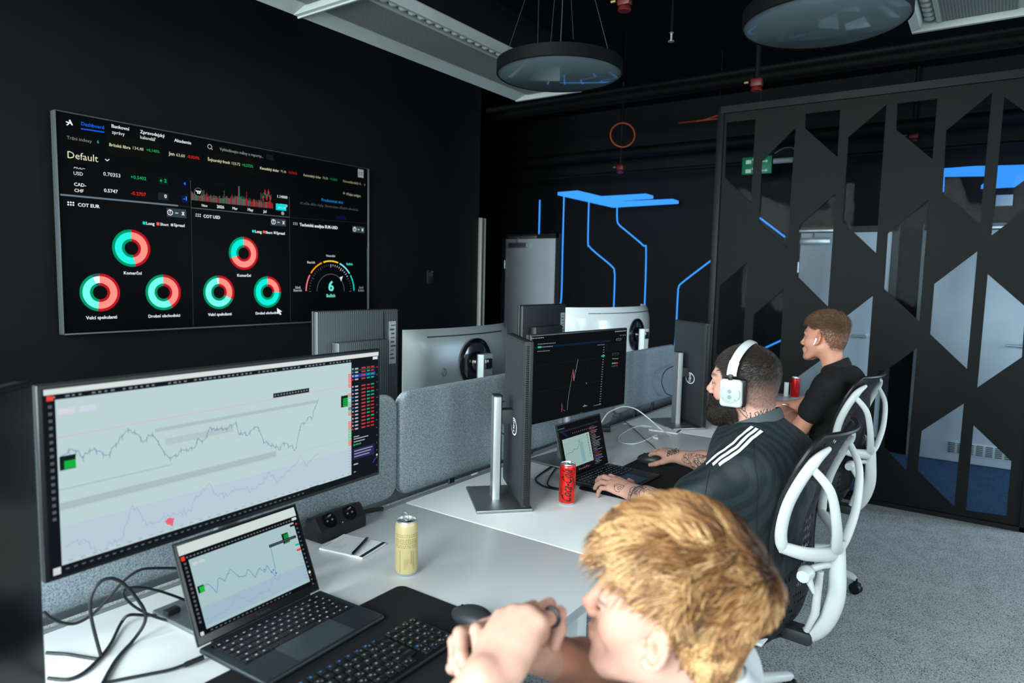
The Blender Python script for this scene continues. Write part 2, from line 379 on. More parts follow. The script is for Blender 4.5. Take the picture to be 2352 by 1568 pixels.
for (ax, pos, u0, u1, z0, z1) in (('x', -2.27, -2.6, -.6, .9, 3.15), ('x', -2.27, -.3, 1.7, .9, 3.15), ('x', -2.27, 2.0, 3.9, .9, 3.15), ('y', -3.07, -1.5, .7, .45, 3.05), ('y', -3.07, 1.5, 3.7, .45, 3.05), ('y', -3.07, 5.55, 6.85, .45, 3.05)):
    fr = MB(); pn = MB(); uc = (u0+u1)/2; zc = (z0+z1)/2
    for (u, z, du, dz) in ((uc, z0+.03, u1-u0, .06), (uc, z1-.03, u1-u0, .06), (u0+.03, zc, .06, z1-z0), (u1-.03, zc, .06, z1-z0), (uc, zc, .05, z1-z0)):
        fr.box((pos+.03, u, z) if ax == 'x' else (u, pos+.03, z), (.06, du, dz) if ax == 'x' else (du, .06, dz))
    pn.box((pos+.03, uc, zc) if ax == 'x' else (uc, pos+.03, zc), (.008, u1-u0-.1, z1-z0-.1) if ax == 'x' else (u1-u0-.1, .008, z1-z0-.1))
    f = struct('window_%d' % k, fr, M_dark_pl); pn.build('glass_pane', M_glass, f); k += 1
# far wall of the corridor with its grey doors
struct('wall_far', MB().box((7.09, 1.5, 1.7), (.16, 9.2, 3.4)), M_blackwall)
struct('wall_corridor_end', MB().box((6.2, 6.05, 1.7), (2.1, .12, 3.4)), M_blackwall)
struct('wall_corridor_side', MB().box((5.14, 5.08, 1.7), (.12, 1.84, 3.4)), M_blackwall)
M_door = mat('door_grey_paint', (204, 213, 219), .42, noise=.03, nscale=4)
M_frame = mat('door_frame_grey', (96, 104, 108), .5, noise=.03)
M_framed = mat('door_frame_dark', (42, 46, 48), .5, noise=.03)
def door(n, y0, y1, ztop, handle_y=None, closer=None, frame=M_framed, grille=False):
    d = struct('door_%d' % n, MB().box((6.985, (y0+y1)/2, ztop/2), (.04, y1-y0, ztop-.01), .003), M_door)
    fr = MB(); fr.box((6.99, y0-.03, ztop/2), (.06, .05, ztop+.1)); fr.box((6.99, y1+.03, ztop/2), (.06, .05, ztop+.1)); fr.box((6.99, (y0+y1)/2, ztop+.025), (.06, y1-y0+.1, .05)); fr.build('door_frame', frame, d)
    if handle_y is not None:
        s = 1 if closer and closer > handle_y else -1
        h = MB(); h.tube([(6.96, handle_y, 1.045), (6.915, handle_y, 1.045)], .011); h.tube([(6.915, handle_y, 1.045), (6.915, handle_y+s*.13, 1.045)], .010); h.lathe([(.026, -.004), (.026, .004)], (6.96, handle_y, 1.045), 24, 'x'); h.build('door_handle', M_silver, d)
    if closer is not None:
        c = MB(); c.box((6.93, closer, ztop-.085), (.06, .27, .06), .008); c.box((6.955, closer-.03, ztop+.015), (.03, .42, .025), .004); c.tube([(6.92, closer+.02, ztop-.05), (6.945, closer+.02, ztop+.005)], .008); c.build('door_closer', M_silver, d)
    hg = MB()
    for z in (.25, 1.62): hg.tube([(6.955, y1+.008, z), (6.955, y1+.008, z+.1)], .009)
    hg.build('door_hinge', M_silver, d)
    if grille:
        g = MB(); g.box((6.961, -.02, .13), (.012, .5, .105), .002); gg = g.build('vent_grille', M_door, d); s = MB()
        for i in range(8):
            for j in range(6): s.box((6.953, .215-i*.067, .092+j*.0155), (.006, .05, .007))
        s.build('grille_slots', M_black_pl, gg)
    return d
door(1, 4.32, 5.05, 1.99, handle_y=4.40, closer=4.83)
door(2, .79, 1.56, 2.0, handle_y=.93, closer=1.42)
door(3, -.95, .50, 2.0, handle_y=-.23, closer=-.05, frame=M_frame, grille=True)
# glass partition with its foil pattern (plane x = 5.25)
HOLES = [
 [(1670, 272), (1736, 265), (1725, 467), (1665.5, 408)],
 [(1828, 293), (1750, 371), (1744, 510), (1808, 570)],
 [(1851, 251.5), (1931, 243.5), (1923.6, 360.5), (1849.7, 295)],
 [(2037, 233), (1949, 314.7), (1936, 509.7), (2012, 580.7)],
 [(2062, 225), (2154, 215), (2141.9, 365.8), (2059, 297.8)],
 [(2279.3, 206.7), (2173.6, 299.2), (2165, 442.3), (2250.7, 512.5)],
 [(2307, 222), (2366, 265), (2354, 482), (2277.5, 540.5)],
 [(1718, 600.7), (1653.7, 655.6), (1645, 810), (1703, 866)],
 [(1801, 663), (1731.7, 722), (1722, 890), (1783, 950)],
 [(1920, 443), (1836, 518), (1830.4, 632.6), (1901.8, 704)],
 [(2005, 679), (1925, 741), (1914, 893), (1984, 966)],
 [(1895, 820), (1826, 870), (1820, 985), (1882, 1055)],
 [(2134, 457.8), (2039.5, 536), (2031, 663), (2111.7, 737.8)],
 [(2107, 798.5), (2014, 865.7), (2004, 998), (2082, 1080)],
 [(1978, 1045), (1905, 1093), (1902, 1118), (1971, 1128)],
 [(2244.9, 577), (2146, 652), (2136.5, 767), (2221, 847)],
 [(2213.7, 926.4), (2117, 989.3), (2108, 1079), (2191.5, 1163.6)],
 [(2268.7, 629.4), (2355, 704), (2347, 820), (2244.9, 889.6)],
 [(2236.2, 976.3), (2323, 1058.7), (2311, 1184.5), (2218.9, 1171.4)]]
PX5 = 5.25
cu_ = bpy.data.curves.new('p', 'CURVE'); cu_.dimensions = '2D'; cu_.fill_mode = 'BOTH'; cu_.extrude = .004
def addpoly(pts):
    s = cu_.splines.new('POLY'); s.points.add(len(pts)-1); s.use_cyclic_u = True
    for q, p in zip(s.points, pts): q.co = (p[0], p[1], 0, 1)
addpoly([(1.775, .03), (1.775, 2.79), (-.235, 2.79), (-.235, .03)])
for hpoly in HOLES:
    pts = []
    for p in hpoly:
        w = onx(p[0], p[1], PX5); pts.append((max(w[1], -.185), min(w[2], 2.72)))
    addpoly(pts)
o_ = bpy.data.objects.new('p', cu_); me_ = bpy.data.meshes.new_from_object(o_)
bpy.data.objects.remove(o_)
for v in me_.vertices: v.co = Vector((PX5+v.co.z, v.co.x, v.co.y))
M_foil = mat('charcoal_foil', (24, 27, 26), .6, noise=.05, nscale=3, spec=.1)
part = struct('wall_partition', MB().box((PX5, 1.80, 1.41), (.05, .05, 2.82), .004).box((PX5, .77, .015), (.06, 2.06, .03)).box((PX5, -.245, 1.41), (.06, .04, 2.82), .003).box((PX5, .77, 2.81), (.06, 2.06, .05)), mat('partition_frame', (20, 23, 23), .5, spec=.2))
me_.materials.append(M_foil); fo = link(bpy.data.objects.new('patterned_foil', me_), part)
MB().box((PX5+.012, .77, 1.41), (.008, 1.98, 2.74)).build('glass_pane', M_glass, part)
lj = MB().box((5.085, 3.99, 1.03), (.02, .05, 2.06), .003); lj.box((5.15, 3.99, 1.03), (.014, .03, 2.06), .003); struct('trim_1', lj, mat('light_door_jamb', (150, 150, 142), .4, metal=.4))
struct('baseboard_left', MB().box((1.4, 3.993, .04), (7.3, .014, .08)), M_black_pl)
# blue light lines in the corridor
M_blue = glow('blue_light', (58, 150, 255), 1.25)
def strip(px, label, X=6.985, cat='light'):
    pts = [onx(x, y, X) for x, y in px]; m = MB(); m.tube(spline(pts, 6) if len(pts) > 2 else pts, .0085, 8)
    return tag(m.build('light_strip', M_blue), label, cat, 'blue light lines on the far wall')
strip([(1240, 459), (1238, 537)], 'short vertical blue light line above the left grey door')
strip([(1295.5, 450), (1292.5, 560), (1289.5, 680), (1285, 699)], 'long straight vertical blue light line right of the left grey door')
strip([(1353, 449), (1350.5, 553), (1354, 566), (1368, 580), (1406, 612), (1411, 624), (1412, 640), (1409.5, 710)], 'bent blue light line, left one of two cranked lines above the white monitor')
strip([(1418, 460), (1417.5, 504), (1423, 517), (1437, 529), (1477, 563), (1484, 576), (1480.5, 710)], 'bent blue light line ending above the right end of the white curved monitor')
strip([(1636, 596), (1568, 648), (1559, 660), (1557, 675), (1552, 770), (1549, 800)], 'blue light line slanting up to the left edge of the patterned glass wall')
strip([(1745, 500), (1803, 544)], 'short slanting blue light line seen through the upper glass wall')
strip([(1800, 779), (1757, 799), (1735, 812)], 'short blue light line behind the bearded man\'s head')
strip([(2167.5, 404), (2166, 440)], 'tiny vertical blue light line under the right blue ceiling panel')
def ceilpanel(px, z, label):
    pts = [onz(x, y, z)[:2] for x, y in px]; m = MB(); m.prism(pts, z, z+.03)
    return tag(m.build('ceiling_light_panel', M_blue), label, 'light', 'blue ceiling light panels')
def c5(x, y): return (1050+x/3.563, 380+y/3.563)
ceilpanel([c5(*p) for p in ((822, 243), (985, 230), (1180, 275), (1545, 255), (1605, 272), (1275, 296), (1350, 315), (1765, 297), (1812, 313), (1275, 345))], 2.32, 'flat blue ceiling light with two prongs near the left grey door')
def c3(x, y): return (1900+x/3.564, 180+y/3.564)
ceilpanel([c3(*p) for p in ((945, 770), (1200, 752), (1611, 742), (1700, 745), (1700, 790), (1611, 836), (1510, 908), (1235, 922), (1390, 800), (945, 806))], 2.34, 'wide blue ceiling light seen through the right end of the patterned glass wall')
sg = onx(2290, 470, 6.99)
t = MB().box((6.985, (onx(2293, 460, 6.98)[1]+onx(2320, 460, 6.98)[1])/2, onx(2305, 460, 6.98)[2]), (.02, .115, .09), .004); tag(t.build('door_sign', mat('sign_white', (170, 182, 186), .5)), 'small pale square sign above the right grey door', 'sign')
# green emergency exit sign hanging behind the glass wall
XS = 6.5
e = thing('exit_sign', 'green emergency exit sign with white running figure hanging behind the glass wall', 'sign', (XS, 1.88, 2.5))
G_ = mat('exit_green', (0, 120, 78), .5); Wt = mat('exit_white', (205, 225, 215), .5)
yc0, yc1 = 2.01, 1.745; z0_, z1_ = 2.51, 2.665
pb = MB().box((0, (yc0+yc1)/2-1.88, (z0_+z1_)/2-2.5), (.02, yc0-yc1, z1_-z0_), .002); pb.build('sign_panel', G_, e)
w = MB()
for zz in (.105, .022):
    w.prism([(0, 0), (.05, 0), (.05, .034), (0, .034)], 0, .001); w.v[-8:] = [(-.0125-q[2], .095-q[0], zz+q[1]) for q in w.v[-8:]]
    w.tube([(-.0125, .035, zz+.034), (-.0125, .02, zz+.016), (-.0125, .03, zz)], .005, 6); w.tube([(-.0125, .035, zz+.03), (-.0125, .012, zz+.026)], .004, 6); w.tube([(-.0125, .02, zz+.016), (-.0125, .0, zz+.008)], .005, 6); w.lathe([(.001, -.001), (.007, 0), (.001, .001)], (-.0125, .03, zz+.042), 10, 'x')
    w.tube([(-.0125, -.03, zz+.015), (-.0125, -.085, zz+.015)], .005, 6); w.prism([(0, -.014), (0, .014), (.02, 0)], 0, .001); w.v[-6:] = [(-.0125-q[2], -.085-q[0], zz+.015+q[1]) for q in w.v[-6:]]
w.build('sign_pictogram', Wt, e); MB().tube([(0, 0, .165), (0, 0, .9)], .005).build('hanging_rod', M_black_pl, e)
tl = MB().tube([(6.5, 1.73, 2.615), (6.5, 1.57, 2.615)], .024, 14); tag(tl.build('pipe_end', mat('grey_pipe', (150, 150, 155), .5)), 'short pale grey pipe beside the green exit sign', 'pipe')
tag(MB().tube(spline([(6.48, 1.72, 2.68), (6.48, 1.64, 2.72), (6.48, 1.56, 2.71), (6.48, 1.545, 2.64), (6.48, 1.57, 2.615)], 8), .004, 6).build('cable_loop', mat('grey_cable', (110, 110, 112), .5)), 'thin grey cable looping over the pipe by the exit sign', 'cable')

# ------------------------------------------------------------ under the ceiling
M_beam = mat('beam_white_metal', (150, 158, 153), .45, noise=.02, nscale=5)
def perf():
    m = mat('perforated_metal', (150, 158, 156), .5); nt = m.node_tree; b = nt.nodes['Principled BSDF']; N = nt.nodes.new; L = nt.links.new
    tc = N('ShaderNodeTexCoord'); w1 = N('ShaderNodeTexWave'); w1.bands_direction = 'X'; w1.inputs['Scale'].default_value = 26; L(tc.outputs['Object'], w1.inputs['Vector'])
    w2 = N('ShaderNodeTexWave'); w2.bands_direction = 'Y'; w2.inputs['Scale'].default_value = 26; L(tc.outputs['Object'], w2.inputs['Vector'])
    mu = N('ShaderNodeMath'); mu.operation = 'MULTIPLY'; L(w1.outputs['Fac'], mu.inputs[0]); L(w2.outputs['Fac'], mu.inputs[1])
    r = N('ShaderNodeValToRGB'); r.color_ramp.elements[0].position = .42; r.color_ramp.elements[1].position = .5; r.color_ramp.elements[0].color = (.16, .18, .17, 1); r.color_ramp.elements[1].color = (.02, .02, .02, 1)
    L(mu.outputs[0], r.inputs[0]); L(r.outputs[0], b.inputs['Base Color']); return m
M_perf = perf()
def beam(label, y_slot, y_frame, x1, xs):
    """suspended ceiling panel; y_slot = the long side with the light louvre, y_frame = the other long side"""
    s = 1 if y_frame > y_slot else -1; z = 2.70; x0 = xs[0]
    r = thing('ceiling_panel', label, 'ceiling panel', (x0, y_slot, z), 0, 'suspended perforated ceiling panels')
    def b(name, xa, xb, ya, yb, za, zb, m, rr=.004):
        return MB().box(((xa+xb)/2-x0, (s*(ya+yb)/2), (za+zb)/2), (xb-xa, abs(yb-ya), zb-za), rr).build(name, m, r)
    w = abs(y_frame-y_slot)
    f = MB()                                        # sloped outer frame
    def long_rail(ya, yb, za, zb):
        f.add([(xs[0]-x0, s*ya, za), (x1-x0, s*ya, za), (x1-x0, s*yb, zb), (xs[0]-x0, s*yb, zb), (xs[0]-x0, s*ya, za+.05), (x1-x0, s*ya, za+.05), (x1-x0, s*yb, zb+.05), (xs[0]-x0, s*yb, zb+.05)], [(0, 1, 2, 3), (7, 6, 5, 4), (0, 4, 5, 1), (1, 5, 6, 2), (2, 6, 7, 3), (3, 7, 4, 0)])
    long_rail(w, w-.085, 0, .028); long_rail(w-.085, w-.10, .028, .028); long_rail(0, .035, 0, .01); long_rail(.035, .045, .01, .03)
    f.box((x1-x0-.012, s*w/2, .02), (.024, w, .05), .003)
    for xq in xs[1:]: f.box((xq-x0, s*w/2, .012), (.05, w, .03), .003); f.box((xq-x0, s*w/2, .004), (.006, w, .03))
    f.build('panel_frame', M_beam, r)
    b('perforated_sheet', xs[0], x1-.03, .115, w-.1, .024, .03, M_perf, 0)
    b('perforated_edge', xs[0], x1-.03, .1, .118, .02, .05, M_beam, 0)
    b('louvre_slot', xs[0], x1-.03, .045, .1, .05, .07, M_black_pl, 0)
    lv = MB(); n = int((x1-xs[0])/.062)
    for i in range(n):
        xx = xs[0]-x0+.04+i*.062; lv.lathe([(.0, -.0), (.012, .0), (.021, .006), (.025, .02)], (xx, s*.074, .022), 14, cap=False)
    lv.build('light_louvre', M_beam, r)
    up = MB().box(((xs[0]+x1)/2-x0-.1, s*w*.45, .2), (x1-xs[0]-.2, w*.55, .22), .01); up.build('air_box', M_blackwall, r)
    hg = MB()
    for xx in (xs[0]-x0+.4, x1-x0-.4):
        for yy in (.08, w-.08): hg.tube([(xx, s*yy, .05), (xx, s*yy, .70)], .004, 6)
    hg.build('hanging_rod', M_black_pl, r); return r
beam('long perforated white ceiling panel with a louvred light slot along the black wall', 2.235, 2.735, 3.87, [-1.6, 2.09])
beam('short visible end of the perforated ceiling panel at the top right corner', .41, -.09, 3.79, [-1.6, 2.09])
M_pend = mat('satin_pendant_plate', (92, 108, 113), .07, spec=.9, noise=.02, nscale=2)
def pendant(x, y, z, r, label):
    t = thing('pendant_light', label, 'pendant light', (x, y, z), 0, 'round black pendant lights')
    MB().lathe([(r*.985, 0), (r, .004), (r, .062), (r*.97, .066), (0.02, .066)], n=96, cap=False).build('pendant_rim', mat('pendant_black', (10, 10, 11), .6, spec=.1), t, ang=30)
    MB().lathe([(.0005, .003), (r*.965, .003), (r*.985, .006), (.0005, .008)], n=96, cap=False).build('pendant_plate', M_pend, t, ang=30)
    w = MB()
    for k in range(4):
        a = PI/4+k*PI/2; w.tube([(r*.85*math.cos(a), r*.85*math.sin(a), .09), (.03*math.cos(a), .03*math.sin(a), 3.395-z)], .0014, 5)
    w.build('suspension_wire', M_dark_pl, t); MB().tube(spline([(0, 0, .09), (.012, 0, .4), (0, 0, 3.395-z)], 6), .003, 6).build('power_cable', M_dark_pl, t)
    return t
pendant(3.064, 1.906, 2.55, .322, 'round black pendant light in front of the long ceiling panel')
pendant(3.01, .637, 2.55, .312, 'round black pendant light cut by the top edge, right side')
def pipe(label, pts, r, m=M_ceil, name='ceiling_pipe', cat='pipe'): return tag(MB().tube(pts, r, 12).build(name, m), label, cat)
M_pipe = mat('dark_pipe', (9, 9, 10), .6, spec=.1)
pipe('black pipe running across under the ceiling beyond the pendant lights', [(5.6, -2.9, 3.12), (5.6, 5.9, 3.12)], .05, M_pipe)
pipe('thin black pipe running across above the glass wall', [(5.05, -2.9, 3.02), (5.05, 3.9, 3.02)], .025, M_pipe)
pipe('black duct along the corridor ceiling in front of the grey doors', [(6.75, -2.9, 2.86), (6.75, 5.9, 2.86)], .06, M_pipe)
pipe('second black duct along the corridor ceiling, lower', [(6.55, -2.9, 2.62), (6.55, 5.9, 2.62)], .02, M_pipe)
M_red = mat('sprinkler_red', (84, 14, 10), .5); M_brass = mat('brass', (150, 130, 90), .4, metal=.7)
def valve(p, label):
    t = thing('sprinkler_valve', label, 'valve', p, 0, 'red sprinkler pipe fittings')
    MB().tube([(0, 0, 3.395-p[2]), (0, 0, .02)], .016, 12).build('riser_pipe', M_pipe, t)
    b = MB().box((0, 0, 0), (.045, .07, .05), .01); b.lathe([(.03, -.05), (.034, -.045), (.03, -.03)], (0, 0, 0), 16); b.build('valve_body', M_red, t)
    MB().tube([(0, .05, .01), (0, .075, .01)], .008, 8).build('valve_nipple', M_brass, t)
valve(at(1738, 190, 4.2), 'red sprinkler fitting hanging above the left end of the glass wall')
valve(at(2098, 312, 5.9), 'small red sprinkler fitting seen through the upper glass wall')
valve(at(1435, 2, 3.4), 'red sprinkler fitting at the top edge between the pendant lights')
valve(at(1425, 385, 6.6), 'faint red sprinkler fitting above the blue ceiling light')
M_orange = mat('orange_cable', (120, 44, 18), .5)
c0 = at(1430, 310, 5.2); ringp = [c0+cr*.093*math.cos(a)+cu*.092*math.sin(a)*(1 if math.sin(a) > 0 else 1.0) for a in np.linspace(0, 2*PI, 30, endpoint=False)]
coil = thing('cable_coil', 'coil of orange cable hanging from the dark ceiling', 'cable', c0); MB().tube([p-c0 for p in ringp], .006, 6, closed=True).build('coiled_cable', M_orange, coil); MB().tube([cu*.09, (0, 0, 3.39-c0[2])], .002, 5).build('hanging_wire', M_pipe, coil)
oc = thing('orange_cable', 'orange cables crossing just left of the glass wall top', 'cable', at(1652, 268, 5.6)); oo = V(*oc.location)
MB().tube([at(1600, 278, 5.6)-oo, at(1652, 272, 5.6)-oo], .006, 6).tube([at(1612, 277, 5.6)-oo, at(1652, 264, 5.6)-oo], .006, 6).tube([at(1600, 278, 5.6)-oo, at(1560, 282, 5.8)-oo], .006, 6).build('cable_strands', M_orange, oc)
MB().tube([(0, 0, 0), (0, 0, 3.395-oo[2])], .004, 5).build('hanging_wire', M_pipe, oc)
sk = at(1542, 85, 4.2); t = thing('fire_sprinkler', 'small metal sprinkler head below the ceiling between the pendants', 'sprinkler', sk)
MB().lathe([(.006, -.03), (.02, -.028), (.02, -.024), (.006, -.02), (.008, .02), (.015, .025), (.008, .03)], n=14).build('sprinkler_body', M_silver, t); MB().tube([(0, 0, .03), (0, 0, 3.395-sk[2])], .008, 8).build('drop_pipe', M_pipe, t)
so = thing('wall_socket', 'small black wall socket on the black wall right of the big screen', 'socket', ony(988, 636, 3.99))
MB().box((0, 0, 0), (.08, .015, .12), .003).build('socket_plate', M_black_pl, so)
MB().lathe([(.02, -.012), (.02, -.008)], (0, 0, .02), 20, 'y').build('socket_insert', M_dark_pl, so)
MB().box((.02, -.01, .045), (.012, .004, .004)).build('socket_mark', M_silver, so)
# ============================================================ THE BIG WALL SCREEN
def tvp(x, y): return (100+x/2.7513, 220+y/2.7513)
tl = ony(124, 250, 3.93); br = ony(846, 738, 3.93); x0, x1 = float(tl[0]), float(br[0]); zt, zb = 2.305, 1.165
tv = thing('wall_screen', 'large wall-mounted television showing a dark trading dashboard', 'television', ((x0+x1)/2, 3.97, zb))
cx_ = (x0+x1)/2; Wd = x1-x0; Ht = zt-zb
MB().box((0, -.006, Ht/2), (Wd-.01, .05, Ht-.01), .004).build('screen_body', M_black_pl, tv)
bz = MB()
for (c, d) in (((-Wd/2+.0025, -.02, Ht/2), (.005, .055, Ht)), ((Wd/2-.0025, -.02, Ht/2), (.005, .055, Ht)), ((0, -.02, .004), (Wd, .055, .008)), ((0, -.02, Ht-.0015), (Wd, .055, .003))): bz.box(c, d, .0015)
bz.build('screen_bezel', mat('bezel_grey', (96, 104, 106), .4, metal=.6), tv)
YS = 3.97-.034
MB().box((0, -.033, Ht/2), (Wd-.014, .002, Ht-.012)).build('screen_glass', mat('screen_black_glass', (6, 7, 8), .35, spec=.03), tv)
g = Gfx(basis((x0, YS-.001, zb), (1, 0, 0), (0, 0, 1))); g.st = .0004
g.z = np.array([0, -1, 0.]); g.M = Matrix([[1, 0, 0, x0], [0, 0, -1, YS-.001], [0, 1, 0, zb], [0, 0, 0, 1]]); g.o = V(x0, YS-.001, zb); g.x = V(1, 0, 0); g.y = V(0, 0, 1)
Q = lambda x, y: g.uv(*tvp(x, y))
WT = (236, 240, 240); GR = (20, 190, 110); RD = (235, 45, 35); CR = (206, 204, 170); BL = (20, 100, 235); DIM = (120, 124, 126)
def T(body, xa, ya, xb, yb, c=WT, bold=0, hs=1, lay=2):
    a = Q(xa, ya); b = Q(xb, yb); g.text(body, a, (b[0], a[1]), c, lay, bold, hs)
g.rect(Q(925, 700), (Q(1552, 540)[0], Q(925, 540)[1]), (12, 13, 15), 1)
for a in [("Dashboard", 238, 186, 381, 208, BL, .03), ("Bankovní", 430, 200, 541, 216, WT, .03), ("zprávy", 432, 238, 513, 252, WT, 0), ("Zpravodajský", 610, 236, 765, 262, WT, .03), ("kalendář", 612, 270, 708, 284, WT, 0), ("Akademie", 826, 289, 932, 305, WT, .03),
          ("Vyhledávejte měny a reporty...", 1113, 344, 1389, 390, (150, 154, 152), 0), ("Tržní indexy", 147, 272, 305, 296, (140, 140, 128), 0), ("Britská libra", 415, 317, 548, 334, CR, .04), ("134,48", 565, 337, 631, 346, CR, 0), ("+0,143%", 650, 349, 732, 360, GR, 0),
          ("Jen", 790, 373, 826, 378, CR, .04), ("63,60", 838, 381, 893, 388, CR, 0), ("-0,029%", 907, 391, 985, 401, RD, 0), ("Švýcarský frank", 1037, 409, 1178, 430, CR, .04), ("123,72", 1190, 433, 1242, 441, CR, 0), ("+0,272%", 1254, 443, 1324, 453, GR, 0),
          ("Kanadský dolar", 1368, 463, 1487, 480, CR, .04), ("71,10", 1499, 482, 1532, 487, CR, 0), ("-0,596%", 1546, 489, 1600, 497, (190, 40, 35), 0), ("Australský dolar", 1640, 506, 1752, 522, (160, 158, 130), .04), ("70,35", 1763, 524, 1797, 529, (150, 150, 130), 0), ("+0,06%", 1808, 531, 1856, 538, (15, 130, 80), 0),
          ("Novozélandský d..", 1892, 545, 2008, 562, (130, 128, 104), .04), ("Default", 152, 392, 345, 420, (226, 224, 190), 0), ("USD", 190, 498, 249, 503, WT, 0), ("AUD-", 190, 458, 262, 468, WT, 0), ("0.70353", 378, 503, 485, 513, WT, 0), ("+0.5402", 551, 522, 649, 533, GR, 0), ("2", 763, 547, 776, 549, GR, .05), ("4", 885, 563, 897, 565, (60, 130, 255), .05),
          ("CAD-", 193, 568, 268, 575, WT, .03), ("CHF", 195, 606, 252, 610, WT, .03), ("0.5747", 382, 607, 468, 615, WT, .03), ("-0.2707", 553, 625, 646, 634, RD, .02), ("0", 763, 645, 777, 647, WT, .05), ("-1", 884, 659, 903, 661, (90, 160, 255), .05),
          ("COT EUR", 217, 698, 353, 710, WT, .05), ("COT USD", 1010, 769, 1115, 778, WT, .05), ("Technická analýza EUR-USD", 1618, 822, 1857, 842, WT, .06), ("Komerční", 507, 1128, 620, 1131, WT, .05), ("Velcí spekulanti", 268, 1413, 463, 1411, WT, .05), ("Drobní obchodníci", 663, 1402, 862, 1398, WT, .05),
          ("Long", 649, 814, 700, 818, WT, .05), ("Short", 737, 819, 789, 823, WT, .05), ("Spread", 824, 824, 890, 829, WT, .05), ("Long", 1336, 865, 1377, 869, WT, .06), ("Short", 1403, 870, 1445, 874, WT, .06), ("Spread", 1471, 874, 1523, 878, WT, .06),
          ("Komerční", 1224, 1142, 1310, 1144, WT, .06), ("Velcí spekulanti", 1039, 1391, 1187, 1389, WT, .06), ("Drobní obchodníci", 1340, 1382, 1490, 1380, WT, .06),
          ("Nov", 1000, 699, 1035, 702, WT, .03), ("2026", 1095, 708, 1140, 712, WT, .05), ("Mar", 1194, 718, 1226, 721, WT, .03), ("May", 1290, 727, 1324, 730, WT, .03), ("Jul", 1388, 737, 1408, 739, WT, .03), ("1.14000", 1478, 643, 1540, 649, WT, .02), ("1.13000", 1478, 697, 1540, 703, WT, .02),
          ("Prozkoumat více", 1757, 665, 1891, 682, (20, 120, 190), .04), ("AI může dělat chyby. Zkontrolujte důležité informace.", 1620, 683, 1990, 722, (84, 86, 88), 0), ("Přidat widget", 1914, 628, 2003, 638, (150, 148, 120), .03), ("+", 1892, 626, 1904, 628, (150, 148, 120), .05),
          ("6", 1800, 1233, 1830, 1233, (110, 230, 220), .06), ("Bullish", 1788, 1272, 1842, 1272, (110, 230, 220), .05), ("Neutrální", 1787, 1016, 1842, 1017, (190, 194, 198), .05), ("Bearish", 1666, 1058, 1714, 1061, (190, 194, 198), .05), ("Bullish", 1914, 1069, 1952, 1071, (70, 210, 205), .06), ("Silně", 1590, 1218, 1623, 1218, (170, 174, 178), .05), ("Bearish", 1580, 1236, 1631, 1236, (170, 174, 178), .05), ("Silně", 1993, 1218, 2020, 1218, (120, 124, 128), .05), ("Bullish", 1988, 1236, 2024, 1236, (120, 124, 128), .05), ("6", 338, 299, 350, 301, GR, .04)]:
    T(*a)
def P(pts, c, lay=2): g.poly([Q(*p) for p in pts], c, lay)
def Ln(pts, w, c, lay=2): g.line([Q(*p) for p in pts], w, c, lay)
def tvrect(xa, ya, xb, yb, c, lay=1): a = Q(xa, yb); b = Q(xb, ya); g.rect(a, b, c, lay)
P([(188, 448), (268, 458), (268, 440), (188, 430)], (8, 9, 10), 4)
Ln([(238, 208), (382, 230)], .006, BL)
P([(168, 150), (186, 186), (176, 186), (158, 154)], WT); P([(140, 160), (170, 168), (172, 176), (142, 168)], WT, 2.4); P([(142, 184), (160, 168), (168, 172), (152, 187)], WT, 2.8)
Ln([(390, 400), (402, 411), (414, 401)], .004, WT); Ln([(2026, 556), (2032, 562), (2026, 567)], .003, DIM)
g.ring(Q(1050, 321), .011, .0145, 0, 360, (180, 184, 184)); Ln([(1057, 330), (1067, 340)], .004, (180, 184, 184))
Ln([(742, 544), (742, 532)], .004, GR); Ln([(736, 537), (742, 531), (748, 538)], .004, GR)
for (r_, c_) in (((725, 617, 789, 655), (34, 40, 42)), ((727, 520, 786, 556), (8, 34, 24)), ((872, 632, 912, 672), (8, 28, 84)), ((872, 540, 912, 578), (6, 14, 40)), ((400, 300, 745, 370), (15, 17, 15)), ((1040, 400, 1335, 455), (14, 15, 14)), ((1408, 376, 1452, 402), (24, 27, 28)), ((1850, 762, 1912, 780), (8, 14, 52))): tvrect(*r_, c_, .5)
tvrect(1986, 468, 2022, 513, (138, 142, 142), 1.5); T("CC", 1990, 498, 2018, 499, (60, 62, 62), .04)
Ln([(108, 624), (848, 694)], .009, (104, 122, 136)); Ln([(848, 694), (925, 702)], .003, (40, 46, 50))
Ln([(928, 535), (932, 707)], .003, (70, 76, 80)); Ln([(932, 707), (946, 1448)], .003, (44, 60, 80)); Ln([(1552, 640), (1554, 767)], .003, (70, 76, 80)); Ln([(1554, 767), (1560, 1425)], .0025, (44, 60, 80)); Ln([(932, 707), (1552, 767)], .004, (90, 98, 104)); Ln([(1554, 768), (2045, 806)], .002, (40, 44, 46)); Ln([(2045, 965), (2047, 1350)], .006, (60, 78, 92))
tvrect(1468, 688, 1532, 720, (0, 220, 225), 3)
T(".17 1 M", 1478, 712, 1526, 715, (150, 240, 240), .05, lay=4)
g.ring(Q(1511, 742), .008, .011, 0, 360, WT); g.ring(Q(1511, 742), .0, .004, 0, 360, WT)
for bx, by, s_ in ((172, 681, 17), (977, 754, 13.5), (1591, 808, 11)):
    for i in (-1, 0, 1):
        for j in (-.5, .5): c = Q(bx+i*s_*.95, by+j*s_*.9+i*1.2); g.ring(c, 0, .0036*s_/14, 0, 360, WT)
